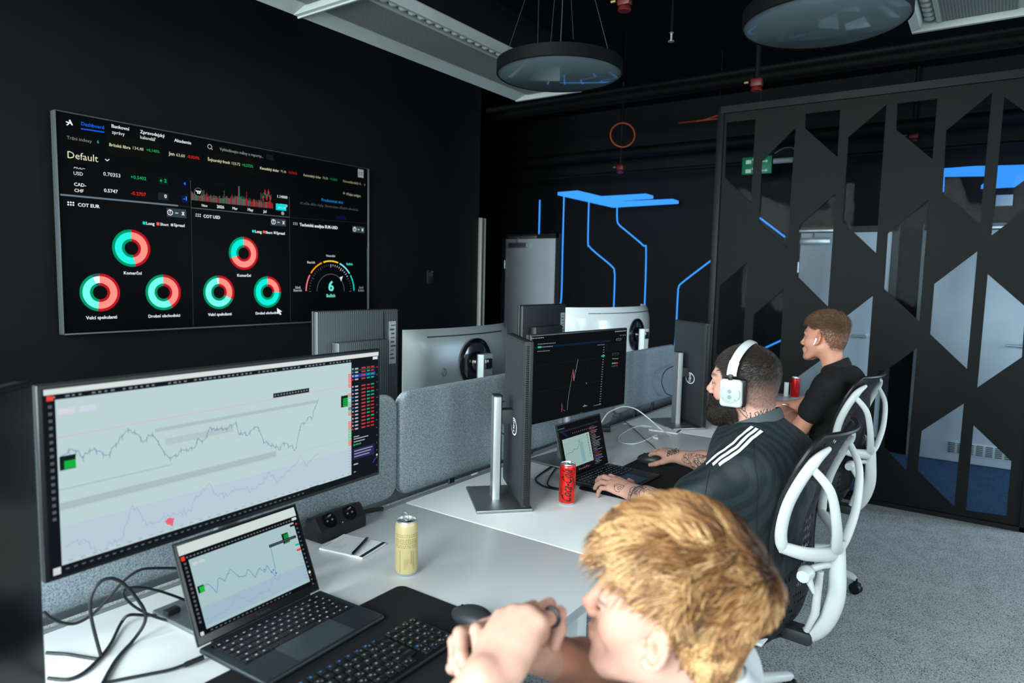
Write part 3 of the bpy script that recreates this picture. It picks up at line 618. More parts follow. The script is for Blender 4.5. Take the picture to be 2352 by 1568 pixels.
def pill(xa, ya, xb, yb):
    a, b, c, d = (xa, ya), (xb, ya+(yb-ya)*.15), (xb, yb), (xa, ya+(yb-ya)*.85); u0 = Q(xa, (ya+yb)/2); u1 = Q(xb, (ya+yb)/2); h = .025*(1 if xa < 1000 else .93)
    cy = (u0[1]+Q(xb, (ya+yb)/2)[1])/2; L = u1[0]-u0[0]
    g.rect((u0[0], cy-h), (u1[0], cy+h), (52, 66, 76), 1)
    g.ring((u0[0]+L*.17, cy), .0125, .0165, 0, 360, WT, 2); g.text('?', (u0[0]+L*.17-.0035, cy-.0055), (u0[0]+L*.17+.0035, cy-.0055), WT, 2, .05)
    for i in (-1, 0, 1): g.ring((u0[0]+L*(.5+.055*i), cy), 0, .0028, 0, 360, WT, 2)
    for s in (1, -1): g.line([(u0[0]+L*.78, cy-s*.009), (u0[0]+L*.88, cy+s*.009)], .005, WT, 2+s*.2)
pill(778, 718, 902, 763); pill(1436, 779, 1532, 819); pill(1952, 829, 2028, 861)
for (xa, ya, d, c) in ((627, 795, 17, (0, 225, 210)), (714, 800, 17, (255, 100, 85)), (804, 808, 15, (200, 208, 212)), (1318, 848, 14, (0, 225, 210)), (1386, 853, 14, (255, 100, 85)), (1454, 858, 13, (200, 208, 212))): tvrect(xa, ya, xa+d, ya+d, c, 2)
def donut(x, y, ytop, ybot, red, white=None, cy=(120, 255, 240)):
    c = Q(x, y); t_ = Q(x, ytop); b_ = Q(x, ybot); R = (t_[1]-b_[1])/2; c = (c[0], (t_[1]+b_[1])/2); ge = 360 if not white else white
    for a, r0, r1 in ((0, .86, 1.0), (1, .50, .86), (2, .36, .50)):
        rc = (190, 24, 38) if a != 1 else (255, 150, 136); gc = (0, 150, 104) if a != 1 else cy
        g.ring(c, R*r0, R*r1, 0, red, rc); g.ring(c, R*r0, R*r1, red, ge, gc)
        if white: g.ring(c, R*r0, R*r1, white, 360, (60, 84, 104) if a != 1 else (240, 246, 248))
donut(556, 962, 845, 1080, 169, cy=(40, 245, 228)); donut(358, 1242, 1122, 1362, 188, 338); donut(758, 1240, 1129, 1354, 150)
donut(1265, 995, 891, 1099, 250, cy=(10, 238, 226)); donut(1109, 1241, 1135, 1347, 116, 352); donut(1416, 1240, 1140, 1338, 91, cy=(20, 240, 226))
P([(1474, 1340), (1506, 1362), (1494, 1366), (1502, 1380), (1492, 1384), (1486, 1370), (1476, 1378)], (236, 238, 236), 6)
# price bars
for i in range(150):
    f = i/149; x = 933+f*514; yb = 658+f*54; h = 26+22*rng.random()+10*math.exp(-((f-.0)/.05)**2)+32*math.exp(-((f-.6)/.1)**2)*rng.random()
    if rng.random() < .07: h += 55*rng.random()
    if abs(f-.585) < .01: h = 118
    c = (176, 38, 48) if rng.random() < .52 else (20, 128, 112)
    if rng.random() < .25: c = (104, 72, 74)
    P([(x, yb), (x+2.6, yb+.3), (x+2.6, yb-h), (x, yb-h)], c, 1.5)
for i in range(15):
    x = 1380+i*4; y = 602+22*math.sin(i*1.1)+10*abs(i-7)/7+6; P([(x, y), (x+2.4, y), (x+2.4, y+26+16*rng.random()), (x, y+30)], (200, 50, 60) if i % 3 else (30, 150, 120), 2)
c = Q(977, 609); g.ring(c, 0, .025, 0, 360, (10, 12, 14), 5); g.ring(c, .0235, .0255, 0, 360, (120, 130, 132), 6)
g.poly([(c[0]-.017, c[1]+.009), (c[0]-.001, c[1]+.009), (c[0]-.001, c[1]-.009), (c[0]-.008, c[1]-.009), (c[0]-.008, c[1]+.003), (c[0]-.017, c[1]+.003)], WT, 7); g.poly([(c[0]+.007, c[1]+.009), (c[0]+.017, c[1]+.009), (c[0]+.010, c[1]-.009), (c[0]+.001, c[1]-.009)], WT, 7); g.ring((c[0]+.002, c[1]+.006), 0, .003, 0, 360, WT, 7.5)
# gauge
gc = Q(1812, 1235); Rg = Q(1812, 1043)[1]-gc[1]; gx = abs(Q(1652, 1235)[0]-Q(1968, 1235)[0])/2; gc = ((Q(1652, 1235)[0]+Q(1968, 1235)[0])/2, gc[1]); Rg = (Rg+gx)/2
for a0, a1, c_ in ((-89, -58, (245, 120, 130)), (-54, -22, (250, 160, 20)), (-18, 18, (250, 205, 40)), (22, 53, (130, 240, 235)), (57, 89, (10, 215, 195))): g.ring(gc, Rg*.955, Rg, a0, a1, c_)
for i in range(31):
    a = -90+6*i; big = i % 5 == 0; col = (210, 214, 214) if 0 <= a <= 54 else (110, 114, 114); a_ = math.radians(90-a); r0, r1 = Rg*(.78 if big else .82), Rg*.87
    g.line([(gc[0]+r0*math.cos(a_), gc[1]+r0*math.sin(a_)), (gc[0]+r1*math.cos(a_), gc[1]+r1*math.sin(a_))], .004 if 0 <= a <= 54 else .002, col)
g.ring(gc, Rg*.555, Rg*.565, -90, 90, (120, 126, 132)); a_ = math.radians(90-45); q_ = (gc[0]+Rg*.70*math.cos(a_), gc[1]+Rg*.70*math.sin(a_))
g.poly([q_, (gc[0]+Rg*.585*math.cos(a_+.12), gc[1]+Rg*.585*math.sin(a_+.12)), (gc[0]+Rg*.53*math.cos(a_-.12), gc[1]+Rg*.53*math.sin(a_-.12))], (230, 234, 234), 3)
gob = g.build('dashboard_image', G_screen, None); gob.parent = tv; gob.matrix_parent_inverse = Matrix.Translation((-cx_, -3.97, -zb))
# ============================================================ DESKS AND FABRIC SCREENS
ZD = .74
def desk(x0, x1, y0, y1, label, group='white office desks pushed together'):
    t = thing('desk', label, 'desk', ((x0+x1)/2, (y0+y1)/2, 0), 0, group); w = x1-x0; d = y1-y0
    MB().box((0, 0, ZD-.0125), (w-.003, d, .025), .0015).build('desk_top', M_desk, t)
    e = MB().box((0, -d/2-.0008, ZD-.0125), (w-.006, .0016, .0235)); e.build('edge_band', M_edge, t)
    for s in (-1, 1):
        for q in (-1, 1):
            MB().box((s*(w/2-.12), q*(d/2-.1), .365), (.05, .05, .70), .004).build('leg', M_white_pl, t)
        MB().box((s*(w/2-.12), 0, .02), (.06, d-.12, .03), .004).build('foot', M_white_pl, t)
    MB().box((0, 0, .695), (w-.3, .05, .04), .004).build('cross_beam', M_white_pl, t)
    return t
desk(-.015, 1.648, .755, 1.60, 'white desk nearest the camera carrying the wide white-screened monitor')
desk(1.651, 3.316, .755, 1.60, 'middle white desk of the bearded man with the red can')
desk(3.319, 4.98, .755, 1.60, 'far white desk of the man in the black polo shirt')
for i, (a, b) in enumerate(((-.015, 1.648), (1.651, 3.316), (3.319, 4.98))):
    desk(a, b, 1.76, 2.60, ['white desk behind the first fabric screen', 'white desk behind the second fabric screen', 'white desk behind the far fabric screen'][i])
rail = MB().box((2.48, 1.615, .715), (5.0, .012, .05), .002).box((2.48, 1.745, .715), (5.0, .012, .05), .002).box((2.48, 1.68, .655), (5.0, .12, .006)).box((2.48, 1.607, .742), (5.0, .012, .004))
tag(rail.build('cable_tray', mat('tray_grey', (128, 136, 140), .5, metal=.3)), 'grey metal cable tray running between the two rows of desks', 'cable tray')
def fabric_mat():
    m = mat('heather_fabric', (122, 136, 148), .95); nt = m.node_tree; b = nt.nodes['Principled BSDF']; N = nt.nodes.new; L = nt.links.new
    tc = N('ShaderNodeTexCoord'); mp = N('ShaderNodeMapping'); mp.inputs['Scale'].default_value = (1500, 1500, 420); L(tc.outputs['Object'], mp.inputs[0])
    n = N('ShaderNodeTexNoise'); n.inputs['Scale'].default_value = 1; n.inputs['Detail'].default_value = 3; L(mp.outputs[0], n.inputs['Vector'])
    n2 = N('ShaderNodeTexNoise'); n2.inputs['Scale'].default_value = 240; n2.inputs['Detail'].default_value = 4; L(tc.outputs['Object'], n2.inputs['Vector'])
    a = N('ShaderNodeMath'); a.operation = 'ADD'; L(n.outputs['Fac'], a.inputs[0]); L(n2.outputs['Fac'], a.inputs[1])
    r = N('ShaderNodeValToRGB'); r.color_ramp.elements[0].position = .72/2*1.0; r.color_ramp.elements[1].position = .66
    d = N('ShaderNodeMath'); d.operation = 'MULTIPLY'; d.inputs[1].default_value = .5; L(a.outputs[0], d.inputs[0]); L(d.outputs[0], r.inputs[0])
    r.color_ramp.elements[0].color = (*srgb((84/255, 98/255, 108/255)), 1); r.color_ramp.elements[1].color = (*srgb((170/255, 183/255, 191/255)), 1); L(r.outputs[0], b.inputs['Base Color'])
    bp = N('ShaderNodeBump'); bp.inputs['Strength'].default_value = .4; bp.inputs['Distance'].default_value = .001; L(d.outputs[0], bp.inputs['Height']); L(bp.outputs[0], b.inputs['Normal']); b.inputs['Specular IOR Level'].default_value = .15
    return m
M_fabric = fabric_mat()
def fscreen(x0, x1, z0, z1, label, y=1.667, rr=.055):
    pts = []
    for (cx_, cz_, a0) in ((x1-rr, z1-rr, 0), (x0+rr, z1-rr, 90), (x0+rr, z0+rr, 180), (x1-rr, z0+rr, 270)):
        for k in range(7): a = math.radians(a0+15*k); pts.append((cx_+rr*math.cos(a), cz_+rr*math.sin(a)))
    m = MB(); n = len(pts); prof = [(.0, .018), (.006, .0155), (.011, .009), (.0125, 0), (.011, -.009), (.006, -.0155), (0, -.018)]
    vs = []
    cxm, czm = (x0+x1)/2, (z0+z1)/2
    for (ins, yy) in prof:
        ins = .0125-ins
        for p in pts:
            dx = p[0]-max(x0+rr, min(x1-rr, p[0])); dz = p[1]-max(z0+rr, min(z1-rr, p[1])); L = math.hypot(dx, dz) or 1
            vs.append((p[0]-dx/L*ins, y+yy, p[1]-dz/L*ins))
    fs = [(i*n+j, i*n+(j+1) % n, (i+1)*n+(j+1) % n, (i+1)*n+j) for i in range(len(prof)-1) for j in range(n)]
    fs += [tuple(range(n)), tuple(range((len(prof)-1)*n, len(prof)*n))]
    m.add(vs, fs); t = tag(m.build('desk_screen', M_fabric), label, 'desk divider', 'grey fabric desk screens')
    b = MB()
    for xx in (x0+.3, x1-.3): b.box((xx, y, z0-.03), (.03, .01, .07), .002)
    b.build('screen_bracket', M_dark_pl, t); return t
fscreen(-.01, 1.665, .745, 1.112, 'heather grey fabric desk screen behind the wide white-screened monitor')
fscreen(1.672, 3.31, .74, 1.112, 'heather grey fabric desk screen between the silver monitor back and the portrait monitor')
fscreen(3.322, 4.17, .775, 1.112, 'far fabric desk screen right of the dark chart monitor')

# ============================================================ MONITORS
def tex_text(body): return textmesh(body)
def logo_dell(parent, M, r):
    """ring with four slanted capital letters, M: x = reading direction, y = up, z = outwards"""
    m = MB(); m.M = M
    for i in range(48):
        a, b = 2*PI*i/48, 2*PI*(i+1)/48
        m.add([(r*math.cos(a), r*math.sin(a), .0005), (r*math.cos(b), r*math.sin(b), .0005), (r*.84*math.cos(b), r*.84*math.sin(b), .0005), (r*.84*math.cos(a), r*.84*math.sin(a), .0005)], [(0, 1, 2, 3)])
    vs, fs, w = textmesh('D'); x = -r*.74; k = r*.62
    for ch, sl in (('D', 0), ('E', 1), ('L', 0), ('L', 0)):
        vs, fs, w = textmesh(ch); vv = []
        for v in vs:
            px, py = v[0], v[1]
            if sl: px, py = px+py*.22, py-px*.30+.08
            vv.append((x+px*k, py*k-k*.36, .0005))
        for dx in (0, .0008, .0016): m.add([(q[0]+dx, q[1], q[2]+dx*.1) for q in vv], fs)
        x += w*k*1.06+.0025
    return m.build('logo', mat('logo_silver', (220, 224, 226), .5), parent, smooth=False)
def pole_stand(t, Mf, zbase, ztop, arm_z, arm_to=.02):
    """silver column on a flat plate; Mf maps local (u along the monitor, w backwards, z)"""
    b = MB(); b.M = Mf; b.box((0, .075, zbase+.006), (.27, .19, .012), .004, 2); b.build('stand_base', M_alu, t)
    m = MB(); m.M = Mf; z0 = zbase+.012; H = ztop-z0
    prof = [(-.026, .014), (.026, .014), (.03, .006), (.03, -.010), (.02, -.016), (-.02, -.016), (-.03, -.010), (-.03, .006)]
    m.prism([(p[0], .085+p[1]) for p in prof], z0, ztop); po = m.build('stand_column', M_silver, t, ang=50)
    c = MB(); c.M = Mf; c.prism([(p[0]*1.01, .085+p[1]*1.02) for p in prof], ztop, ztop+.004); c.build('column_cap', M_dark_pl, po)
    a = MB(); a.M = Mf; a.box((0, .048, arm_z), (.045, .045, .05), .004); a.build('tilt_arm', M_dark_pl, t)
def frame_from_edges(L, R):
    """L,R: bottom corners left/right seen from the screen side -> local frame u (L->R), w = backwards"""
    L = V(*L); R = V(*R); u = R-L; wd = np.linalg.norm(u[:2]); u = u/np.linalg.norm(u); back = np.cross([0, 0, 1], u)
    o = (L+R)/2
    return Matrix([[u[0], back[0], 0, o[0]], [u[1], back[1], 0, o[1]], [0, 0, 1, 0], [0, 0, 0, 1]]), wd
def flatmonitor(label, L, R, z0, z1, group, portrait=False, stand_top=None, logo=True, bezel=.008, scr=None, name='monitor', base=True, arm_z=None, chin=0, back=M_dark_pl):
    Mf, wd = frame_from_edges(L, R); o = Mf.translation
    t = thing(name, label, 'monitor', (o[0], o[1], ZD), 0, group); inv = Matrix.Translation((-o[0], -o[1], -ZD)); F = inv @ Mf
    H = z1-z0; zc = (z0+z1)/2
    b = MB(); b.M = F; b.box((0, .005, zc), (wd, .014, H), .003); b.build('monitor_frame', M_black_pl, t)
    s = MB(); s.M = F                                # back shell, chamfered
    a_, e_ = wd/2-.002, H/2-.002; i_, j_ = a_-.02, e_-.02; k_, l_ = a_*.45, e_*.5
    ring = lambda a, e, y: [(-a, y, zc-e), (a, y, zc-e), (a, y, zc+e), (-a, y, zc+e)]
    vs = ring(a_, e_, .012)+ring(a_, e_, .0255)+ring(a_-.008, e_-.008, .0285)+ring(k_, l_, .030); fs = []
    for q in range(3):
        for j in range(4): fs.append((q*4+j, q*4+(j+1) % 4, q*4+4+(j+1) % 4, q*4+4+j))
    fs.append((12, 13, 14, 15)); fs.append((3, 2, 1, 0)); s.add(vs, fs); sh = s.build('back_shell', back, t, ang=12)
    v = MB(); v.M = F                                # cooling slots along both long sides
    n = int((H if portrait else wd)/.0062)
    for sgn in (-1, 1):
        for i in range(n):
            if portrait: v.box((sgn*(a_+.0004), .0235-.009, z0+.01+i*(H-.02)/n), (.002, .011, .0028))
    if portrait:
        for sgn in (-1, 1):
            for i in range(n): v.box((sgn*(a_-.0065), .0205, z0+.01+i*(H-.02)/n), (.011, .012, .0026))
        v.build('cooling_slots', M_black_gl, sh, smooth=False)
    if logo:
        if portrait: logo_dell(sh, F @ Matrix([[0, -1.6, 0, -.035], [0, 0, 1, .0305], [-1, 0, 0, zc-.03], [0, 0, 0, 1]]), .03)
        else: logo_dell(sh, F @ Matrix([[-1, 0, 0, 0], [0, 0, 1, .0305], [0, 1, 0, zc], [0, 0, 0, 1]]), .03)
    p = MB(); p.M = F; p.box((0, -.0028, zc+chin/2), (wd-2*bezel, .002, H-2*bezel-chin)); p.build('display_glass', mat('display_black', (10, 12, 15), .18, spec=.5), t)
    if base: pole_stand(t, F, ZD, stand_top or z1-.17, arm_z or zc)
    return t, F, Mf, wd
GR2 = 'portrait monitors with the ring logo'
N3 = V(1.815, 1.199); F3 = V(2.038, 1.436)
flatmonitor('portrait monitor seen from behind, its silver stand left of the red can', (*N3, 0), (*F3, 0), .765, 1.314, GR2, True, 1.11)
N5 = V(3.442, 1.183); F5 = N5+.327*V(math.cos(math.radians(50)), math.sin(math.radians(50)))
flatmonitor('portrait monitor seen from behind beside the bearded man\'s face', (*N5, 0), (*F5, 0), .757, 1.303, GR2, True, 1.135)
r2 = at(73, 874, 1.10); l2 = V(r2[0]-.30, r2[1]-.235)
flatmonitor('dark monitor cut by the left edge of the picture', (*l2, 0), (r2[0], r2[1], 0), .757, float(r2[2]), GR2, True, 1.12, logo=False)
tM4, F4, W4, w4 = flatmonitor('dark chart monitor facing the bearded man behind the open laptop', (2.14, 1.425, 0), (2.80, 1.345, 0), .952, 1.302, 'landscape monitors in front of the fabric screens', False, 1.12, bezel=.005)
tM1, F1, W1, w1 = flatmonitor('wide monitor with a white price chart, nearest the camera', (.467, 1.32, 0), (1.296, 1.357, 0), .966, 1.317, 'landscape monitors in front of the fabric screens', False, 1.14, bezel=.007, logo=False)
def screen_gfx(Wf, wd, z0):
    """artwork frame on a monitor's display: u from left, v from bottom"""
    c = [np.array(Wf.col[i][:3]) for i in range(3)]; o = np.array(Wf.translation)
    u, bk = c[0], c[1]; org = o-u*wd/2-bk*.0042; org[2] = z0
    M = Matrix([[u[0], 0, -bk[0], org[0]], [u[1], 0, -bk[1], org[1]], [0, 1, 0, org[2]], [0, 0, 0, 1]])
    return Gfx(M)
def put(g, name, t):
    o = g.build(name, G_screen, None); o.parent = t; o.matrix_parent_inverse = Matrix.Translation(-t.location); return o
# ---- the wide monitor's picture (crop of the photo: 900 x 808 px shown 1.9411 times)
g = screen_gfx(W1, w1, .966); g.st = .00015; H1 = .351
A = lambda x, y: g.uv(x/1.9411, 760+y/1.9411)
SW = (188, 211, 214); u0, u1, v0, v1 = .009, w1-.009, .010, H1-.008
g.rect((u0, v0), (u1, v1), (20, 25, 31), 1)
xl = .0265; xr = A(1566, 400)[0]; yb = A(1565, 655)[1]; yt = A(1560, 148)[1]; yl = A(225, 306)[1]
ytop = .3235; ybt = .0255
g.rect((u0, ytop+.0095), (u1, v1), (214, 224, 222), 2)
g.rect((xl, ybt), (xr, ytop), SW, 2)
Hh = ytop-ybt; Wc = xr-xl
FX = lambda f: xl+f*Wc
FY = lambda f: ybt+f*Hh
def wander(kp, n, amp, seed):
    r = random.Random(seed); out = []
    for i in range(n+1):
        f = i/n; j = 0
        while j < len(kp)-2 and kp[j+1][0] < kp[0][0]+f*(kp[-1][0]-kp[0][0]): j += 1
        x = kp[0][0]+f*(kp[-1][0]-kp[0][0]); (xa, ya), (xb, yb_) = kp[j], kp[j+1]; q = (x-xa)/(xb-xa)
        out.append((x, ya+(yb_-ya)*q+r.uniform(-amp, amp)))
    return out
g.rect((FX(0), FY(.02)), (FX(1), FY(.235)), (184, 204, 216), 3)
for (a, b, c, d, col) in ((0, .335, .66, .38, (170, 190, 192)), (0, .455, .30, .465, (172, 192, 194)), (.25, .70, .84, .725, (172, 192, 194)), (.28, .60, .5, .645, (178, 198, 200)), (.0, .325, 1., .328, (176, 196, 200)), (.5, .5, 1, .503, (180, 200, 204))): g.rect((FX(a), FY(b)), (FX(c), FY(d)), col, 3.5)
g.line([(FX(0), FY(.775)), (FX(1), FY(.80))], .0012, (222, 178, 182), 4)
kp = [(.01, .66), (.04, .70), (.06, .63), (.09, .67), (.12, .60), (.155, .70), (.18, .74), (.205, .71), (.215, .66), (.25, .69), (.265, .63), (.285, .53), (.30, .49), (.33, .53), (.37, .54), (.395, .60), (.40, .56), (.43, .66), (.48, .62), (.50, .66), (.52, .66), (.53, .58), (.56, .55), (.59, .60), (.605, .58), (.625, .47), (.66, .43), (.69, .39), (.70, .43), (.73, .40), (.755, .34), (.765, .45), (.78, .56), (.80, .55), (.81, .60), (.83, .58), (.84, .66), (.86, .73)]
pts = wander([(x*.98, y) for x, y in kp], 150, .016, 3)
g.line([(FX(x), FY(y)) for x, y in pts], .0013, (116, 142, 176), 5)
for i in range(0, 150, 3): x, y = pts[i]; g.line([(FX(x), FY(y-.02)), (FX(x), FY(y+.015))], .0011, (116, 140, 168), 5.2)
kp2 = [(.01, .10), (.05, .12), (.09, .02), (.15, .06), (.18, .24), (.2, .2), (.22, .08), (.27, .12), (.35, .10), (.37, .2), (.42, .25), (.43, .17), (.47, .14), (.53, .17), (.56, .12), (.6, .15), (.63, .22), (.66, .13), (.7, .17), (.74, .24), (.76, .28), (.79, .2), (.84, .27)]
g.line([(FX(x), FY(y)) for x, y in wander(kp2, 150, .02, 5)], .0012, (164, 174, 200), 5)
g.ring((FX(.285), FY(.075)), 0, .007, 0, 360, (232, 96, 116), 6); g.poly([(FX(.27), FY(.085)), (FX(.30), FY(.09)), (FX(.295), FY(.03))], (226, 104, 124), 6.1)
for cx_, cz_, ww, hh in ((.025, .925, .04, .035), (.075, .925, .042, .035)): g.rect((FX(cx_-ww/2), FY(cz_-hh/2)), (FX(cx_+ww/2), FY(cz_+hh/2)), (214, 214, 220) if cx_ < .05 else (204, 216, 228), 5)
def badge(fx, fy, w, h, rows):
    g.rect((FX(fx), FY(fy)), (FX(fx+w), FY(fy+h)), (22, 36, 30), 6)
    for i in range(rows): hh = h*.72/rows; g.rect((FX(fx+w*.28), FY(fy+.05*h+i*hh*1.05)), (FX(fx+w), FY(fy+.05*h+i*hh*1.05+hh*.8)), (18, 176, 66), 7)
badge(.004, .575, .038, .085, 1); badge(.948, .62, .034, .10, 4)
g.rect((FX(.65), FY(.80)), (FX(.80), FY(.835)), (22, 28, 32), 6)
for i in range(12): g.rect((FX(.655+i*.012), FY(.812)), (FX(.661+i*.012), FY(.824)), (120, 130, 134), 7)
g.rect((FX(.80), FY(-.012)), (FX(.84), FY(.004)), (26, 30, 34), 6)
r = random.Random(4); yy = .90
for k_ in range(26):
    fy = .90-k_*.0245
    if k_ in (5, 6, 9, 15, 16): continue
    c = (238, 84, 74) if r.random() < .5 else (84, 190, 138)
    if k_ == 12: c = (20, 30, 34)
    g.rect((FX(.984), FY(fy-.02)), (FX(1.0), FY(fy)), c, 6); g.rect((FX(.986), FY(fy-.012)), (FX(.998), FY(fy-.008)), (232, 236, 236), 7)
for k_ in range(12): g.rect((FX(.985), FY(.27-k_*.024)), (FX(.997), FY(.266-k_*.024)), (150, 164, 172), 6)
# right column of quotes
ua, ub = xr+.004, u1-.012
for k_ in range(18):
    y_ = FY(.93-k_*.0315)
    if k_ in (4,): continue
    if k_ == 2: g.rect((ua-.002, y_-.002), (ub, y_+.0075), (28, 70, 150), 4)
    if k_ == 1: g.line([(ua-.002, y_+.008), (ub, y_+.008)], .0006, (60, 160, 150), 4)
    g.ring((ua+.001, y_+.003), 0, .0022, 0, 360, [(240, 60, 60), (70, 150, 240), (200, 210, 214)][r.randrange(3)], 5)
    for (q, wq, cc) in ((.10, .14, (180, 190, 196)), (.38, .18, (200, 60, 70)), (.62, .13, None), (.80, .14, None)):
        cc = cc or ((40, 170, 130) if r.random() < .5 else (200, 50, 60)); g.rect((ua+(ub-ua)*q, y_+.001), (ua+(ub-ua)*(q+wq), y_+.0045), cc, 5)
g.text('26,466.60', (ua+.002, FY(.255)), (ua+.03, FY(.255)), (40, 190, 140), 5, .05)
for k_, (q, y_) in enumerate(((.15, .33), (.4, .31), (.3, .285))): g.rect((ua+.004, FY(y_)), (ua+.004+(ub-ua)*q*1.6, FY(y_+.008)), (170, 180, 186), 5)
g.rect((ua+.002, FY(.13)), (ub-.004, FY(.225)), (40, 42, 84), 4)
for k_ in range(3): g.rect((ua+.006, FY(.20-k_*.025)), (ub-.01-k_*.006, FY(.209-k_*.025)), (150, 154, 180), 5)
g.rect((ua+.004, FY(.08)), (ua+.02, FY(.09)), (190, 196, 200), 5); g.line([(ub-.008, FY(.05)), (ub-.004, FY(.07)), (ub+.002, FY(.09))], .0012, (50, 110, 220), 5)
for k_ in range(15): g.ring((u1-.0055, FY(1.0-k_*.07)), 0, .0018, 0, 360, (90, 98, 104) if k_ != 1 else (235, 60, 60), 5)
g.ring((u1-.0055, FY(.115)), 0, .003, 0, 360, (214, 222, 224), 6); g.rect((u1-.022, ytop+.0005), (u1-.004, ytop+.008), (220, 228, 228), 6)
# toolbar row and left tool column
for k_ in range(64):
    if r.random() < .8: g.rect((u0+.012+k_*.011, ytop+.003), (u0+.012+k_*.011+.004+.003*r.random(), ytop+.0062), (120, 130, 136), 4)
g.rect((u0+.004, ytop-.001), (u0+.015, ytop+.008), (230, 70, 70), 5)
for k_ in range(17): g.rect((u0+.006, ytop-.014-k_*.0125), (u0+.012, ytop-.0085-k_*.0125), (84, 94, 100), 4)
for k_ in range(40): g.rect((xl+.006+k_*.0135, ybt-.0095), (xl+.012+k_*.0135, ybt-.007), (90, 100, 106), 4)
for k_ in range(34): g.rect((xl+.01+k_*.021, ybt+.004), (xl+.018+k_*.021, ybt+.006), (158, 174, 182), 4)
g.rect((u0+.003, ybt-.014), (u0+.0155, ybt-.001), (206, 216, 218), 6)
g.text('SAMSUNG', (w1*.50, .0025), (w1*.53, .0025), (60, 64, 66), 4)
put(g, 'chart_image', tM1)
# ---- the dark chart monitor's picture
g = screen_gfx(W4, w4, .952); g.st = .00018
A = lambda x, y: g.uv(1180+x/3.732, 740+y/3.732)
g.rect((.006, .006), (w4-.006, .344), (15, 18, 21), 1)
def R4(xa, ya, xb, yb_, c, lay=3): a = A(xa, (ya+yb_)/2); b = A(xb, (ya+yb_)/2); h = abs(A(xa, ya)[1]-A(xa, yb_)[1]); g.rect((a[0], a[1]-h/2), (b[0], a[1]+h/2), c, lay)
def L4(pts, w, c, lay=4): g.line([A(*p) for p in pts], w, c, lay)
ga = A(300, 190); g.rect((.01, ga[1]-.012), (w4*.8, ga[1]-.004), (12, 34, 54), 2)
R4(205, 206, 236, 222, (40, 190, 130))
for (x, y, n, s_, w_, c) in ((150, 139, 8, 14, 8, (190, 196, 198)), (868, 79, 9, 11, 7, (190, 196, 198)), (910, 112, 4, 14, 6, (150, 154, 158)), (206, 188, 12, 13, 8, (150, 154, 158)), (240, 212, 8, 12, 8, (150, 154, 158)), (203, 250, 9, 12, 8, (140, 144, 148)), (716, 195, 6, 11, 5, (150, 154, 158))):
    for k_ in range(n): yy = y-k_*s_*.08*(-1 if False else 1); R4(x+k_*s_, yy-3, x+k_*s_+w_, yy+3, c)
L4([(410, 765), (413, 700), (416, 745), (425, 752), (440, 760)], .0016, (170, 60, 70)); L4([(409, 765), (411, 690)], .0012, (120, 140, 130))
L4([(458, 750), (462, 690), (468, 640), (478, 580), (486, 530), (492, 495), (500, 450), (508, 410)], .0024, (92, 132, 118))
L4([(508, 405), (512, 440), (516, 470), (518, 498)], .0045, (150, 50, 62)); L4([(511, 430), (511, 498)], .003, (200, 110, 118))
L4([(518, 480), (528, 415), (536, 395), (543, 350), (551, 316)], .0024, (110, 160, 140)); L4([(530, 405), (534, 420)], .003, (190, 60, 70))
L4([(195, 370), (780, 300)], .0006, (34, 40, 44), 2.5); L4([(190, 600), (750, 500)], .0006, (34, 40, 44), 2.5)
for k_ in range(24): y_ = 215+k_*21; x_ = 772-k_*1.5; R4(x_-5, y_-2.5, x_+6, y_+2.5, (130, 136, 140))
R4(750, 285, 780, 294, (40, 200, 190)); R4(840, 347, 866, 358, (40, 170, 120)); R4(866, 345, 891, 356, (210, 60, 66)); R4(838, 372, 890, 382, (60, 66, 70))
for y_ in (190, 212, 234): R4(790, y_, 960, y_+13, (34, 38, 42)); R4(792, y_+1.5, 958, y_+11.5, (14, 17, 20), 3.5)
R4(790, 236, 955, 238, (120, 126, 130)); R4(845, 266, 898, 284, (90, 96, 100)); R4(847, 268, 896, 282, (15, 18, 21), 3.5); R4(878, 140, 920, 156, (150, 156, 160)); R4(880, 142, 918, 154, (15, 18, 21), 3.5)
for k_ in range(5): R4(845+k_*11, 308, 851+k_*11, 315, (150, 156, 160))
L4([(600, 715), (608, 705), (614, 716)], .0012, (170, 176, 180)); R4(592, 718, 628, 724, (140, 146, 150)); R4(684, 712, 748, 717, (110, 116, 120)); L4([(632, 340), (625, 520)], .0006, (36, 40, 44), 2.5); L4([(618, 516), (623, 526), (626, 518)], .001, (190, 196, 198))
g.text('DELL', (w4*.485, .0015), (w4*.515, .0015), (90, 94, 96), 3)
put(g, 'chart_image', tM4)

# ---- monitors of the other row, seen from behind
def ribmat():
    m = mat('ribbed_dark_plastic', (54, 60, 64), .45); nt = m.node_tree; b = nt.nodes['Principled BSDF']; N = nt.nodes.new; L = nt.links.new
    tc = N('ShaderNodeTexCoord'); w = N('ShaderNodeTexWave'); w.bands_direction = 'X'; w.inputs['Scale'].default_value = 34; L(tc.outputs['Object'], w.inputs['Vector'])
    r = N('ShaderNodeValToRGB'); r.color_ramp.elements[0].color = (*srgb((44/255, 50/255, 54/255)), 1); r.color_ramp.elements[1].color = (*srgb((80/255, 88/255, 92/255)), 1); L(w.outputs['Fac'], r.inputs[0]); L(r.outputs[0], b.inputs['Base Color'])
    bp = N('ShaderNodeBump'); bp.inputs['Strength'].default_value = .6; bp.inputs['Distance'].default_value = .0015; L(w.outputs['Fac'], bp.inputs['Height']); L(bp.outputs[0], b.inputs['Normal']); return m
M_rib = ribmat()
M_hinge = mat('label_ink', (60, 64, 66), .6)
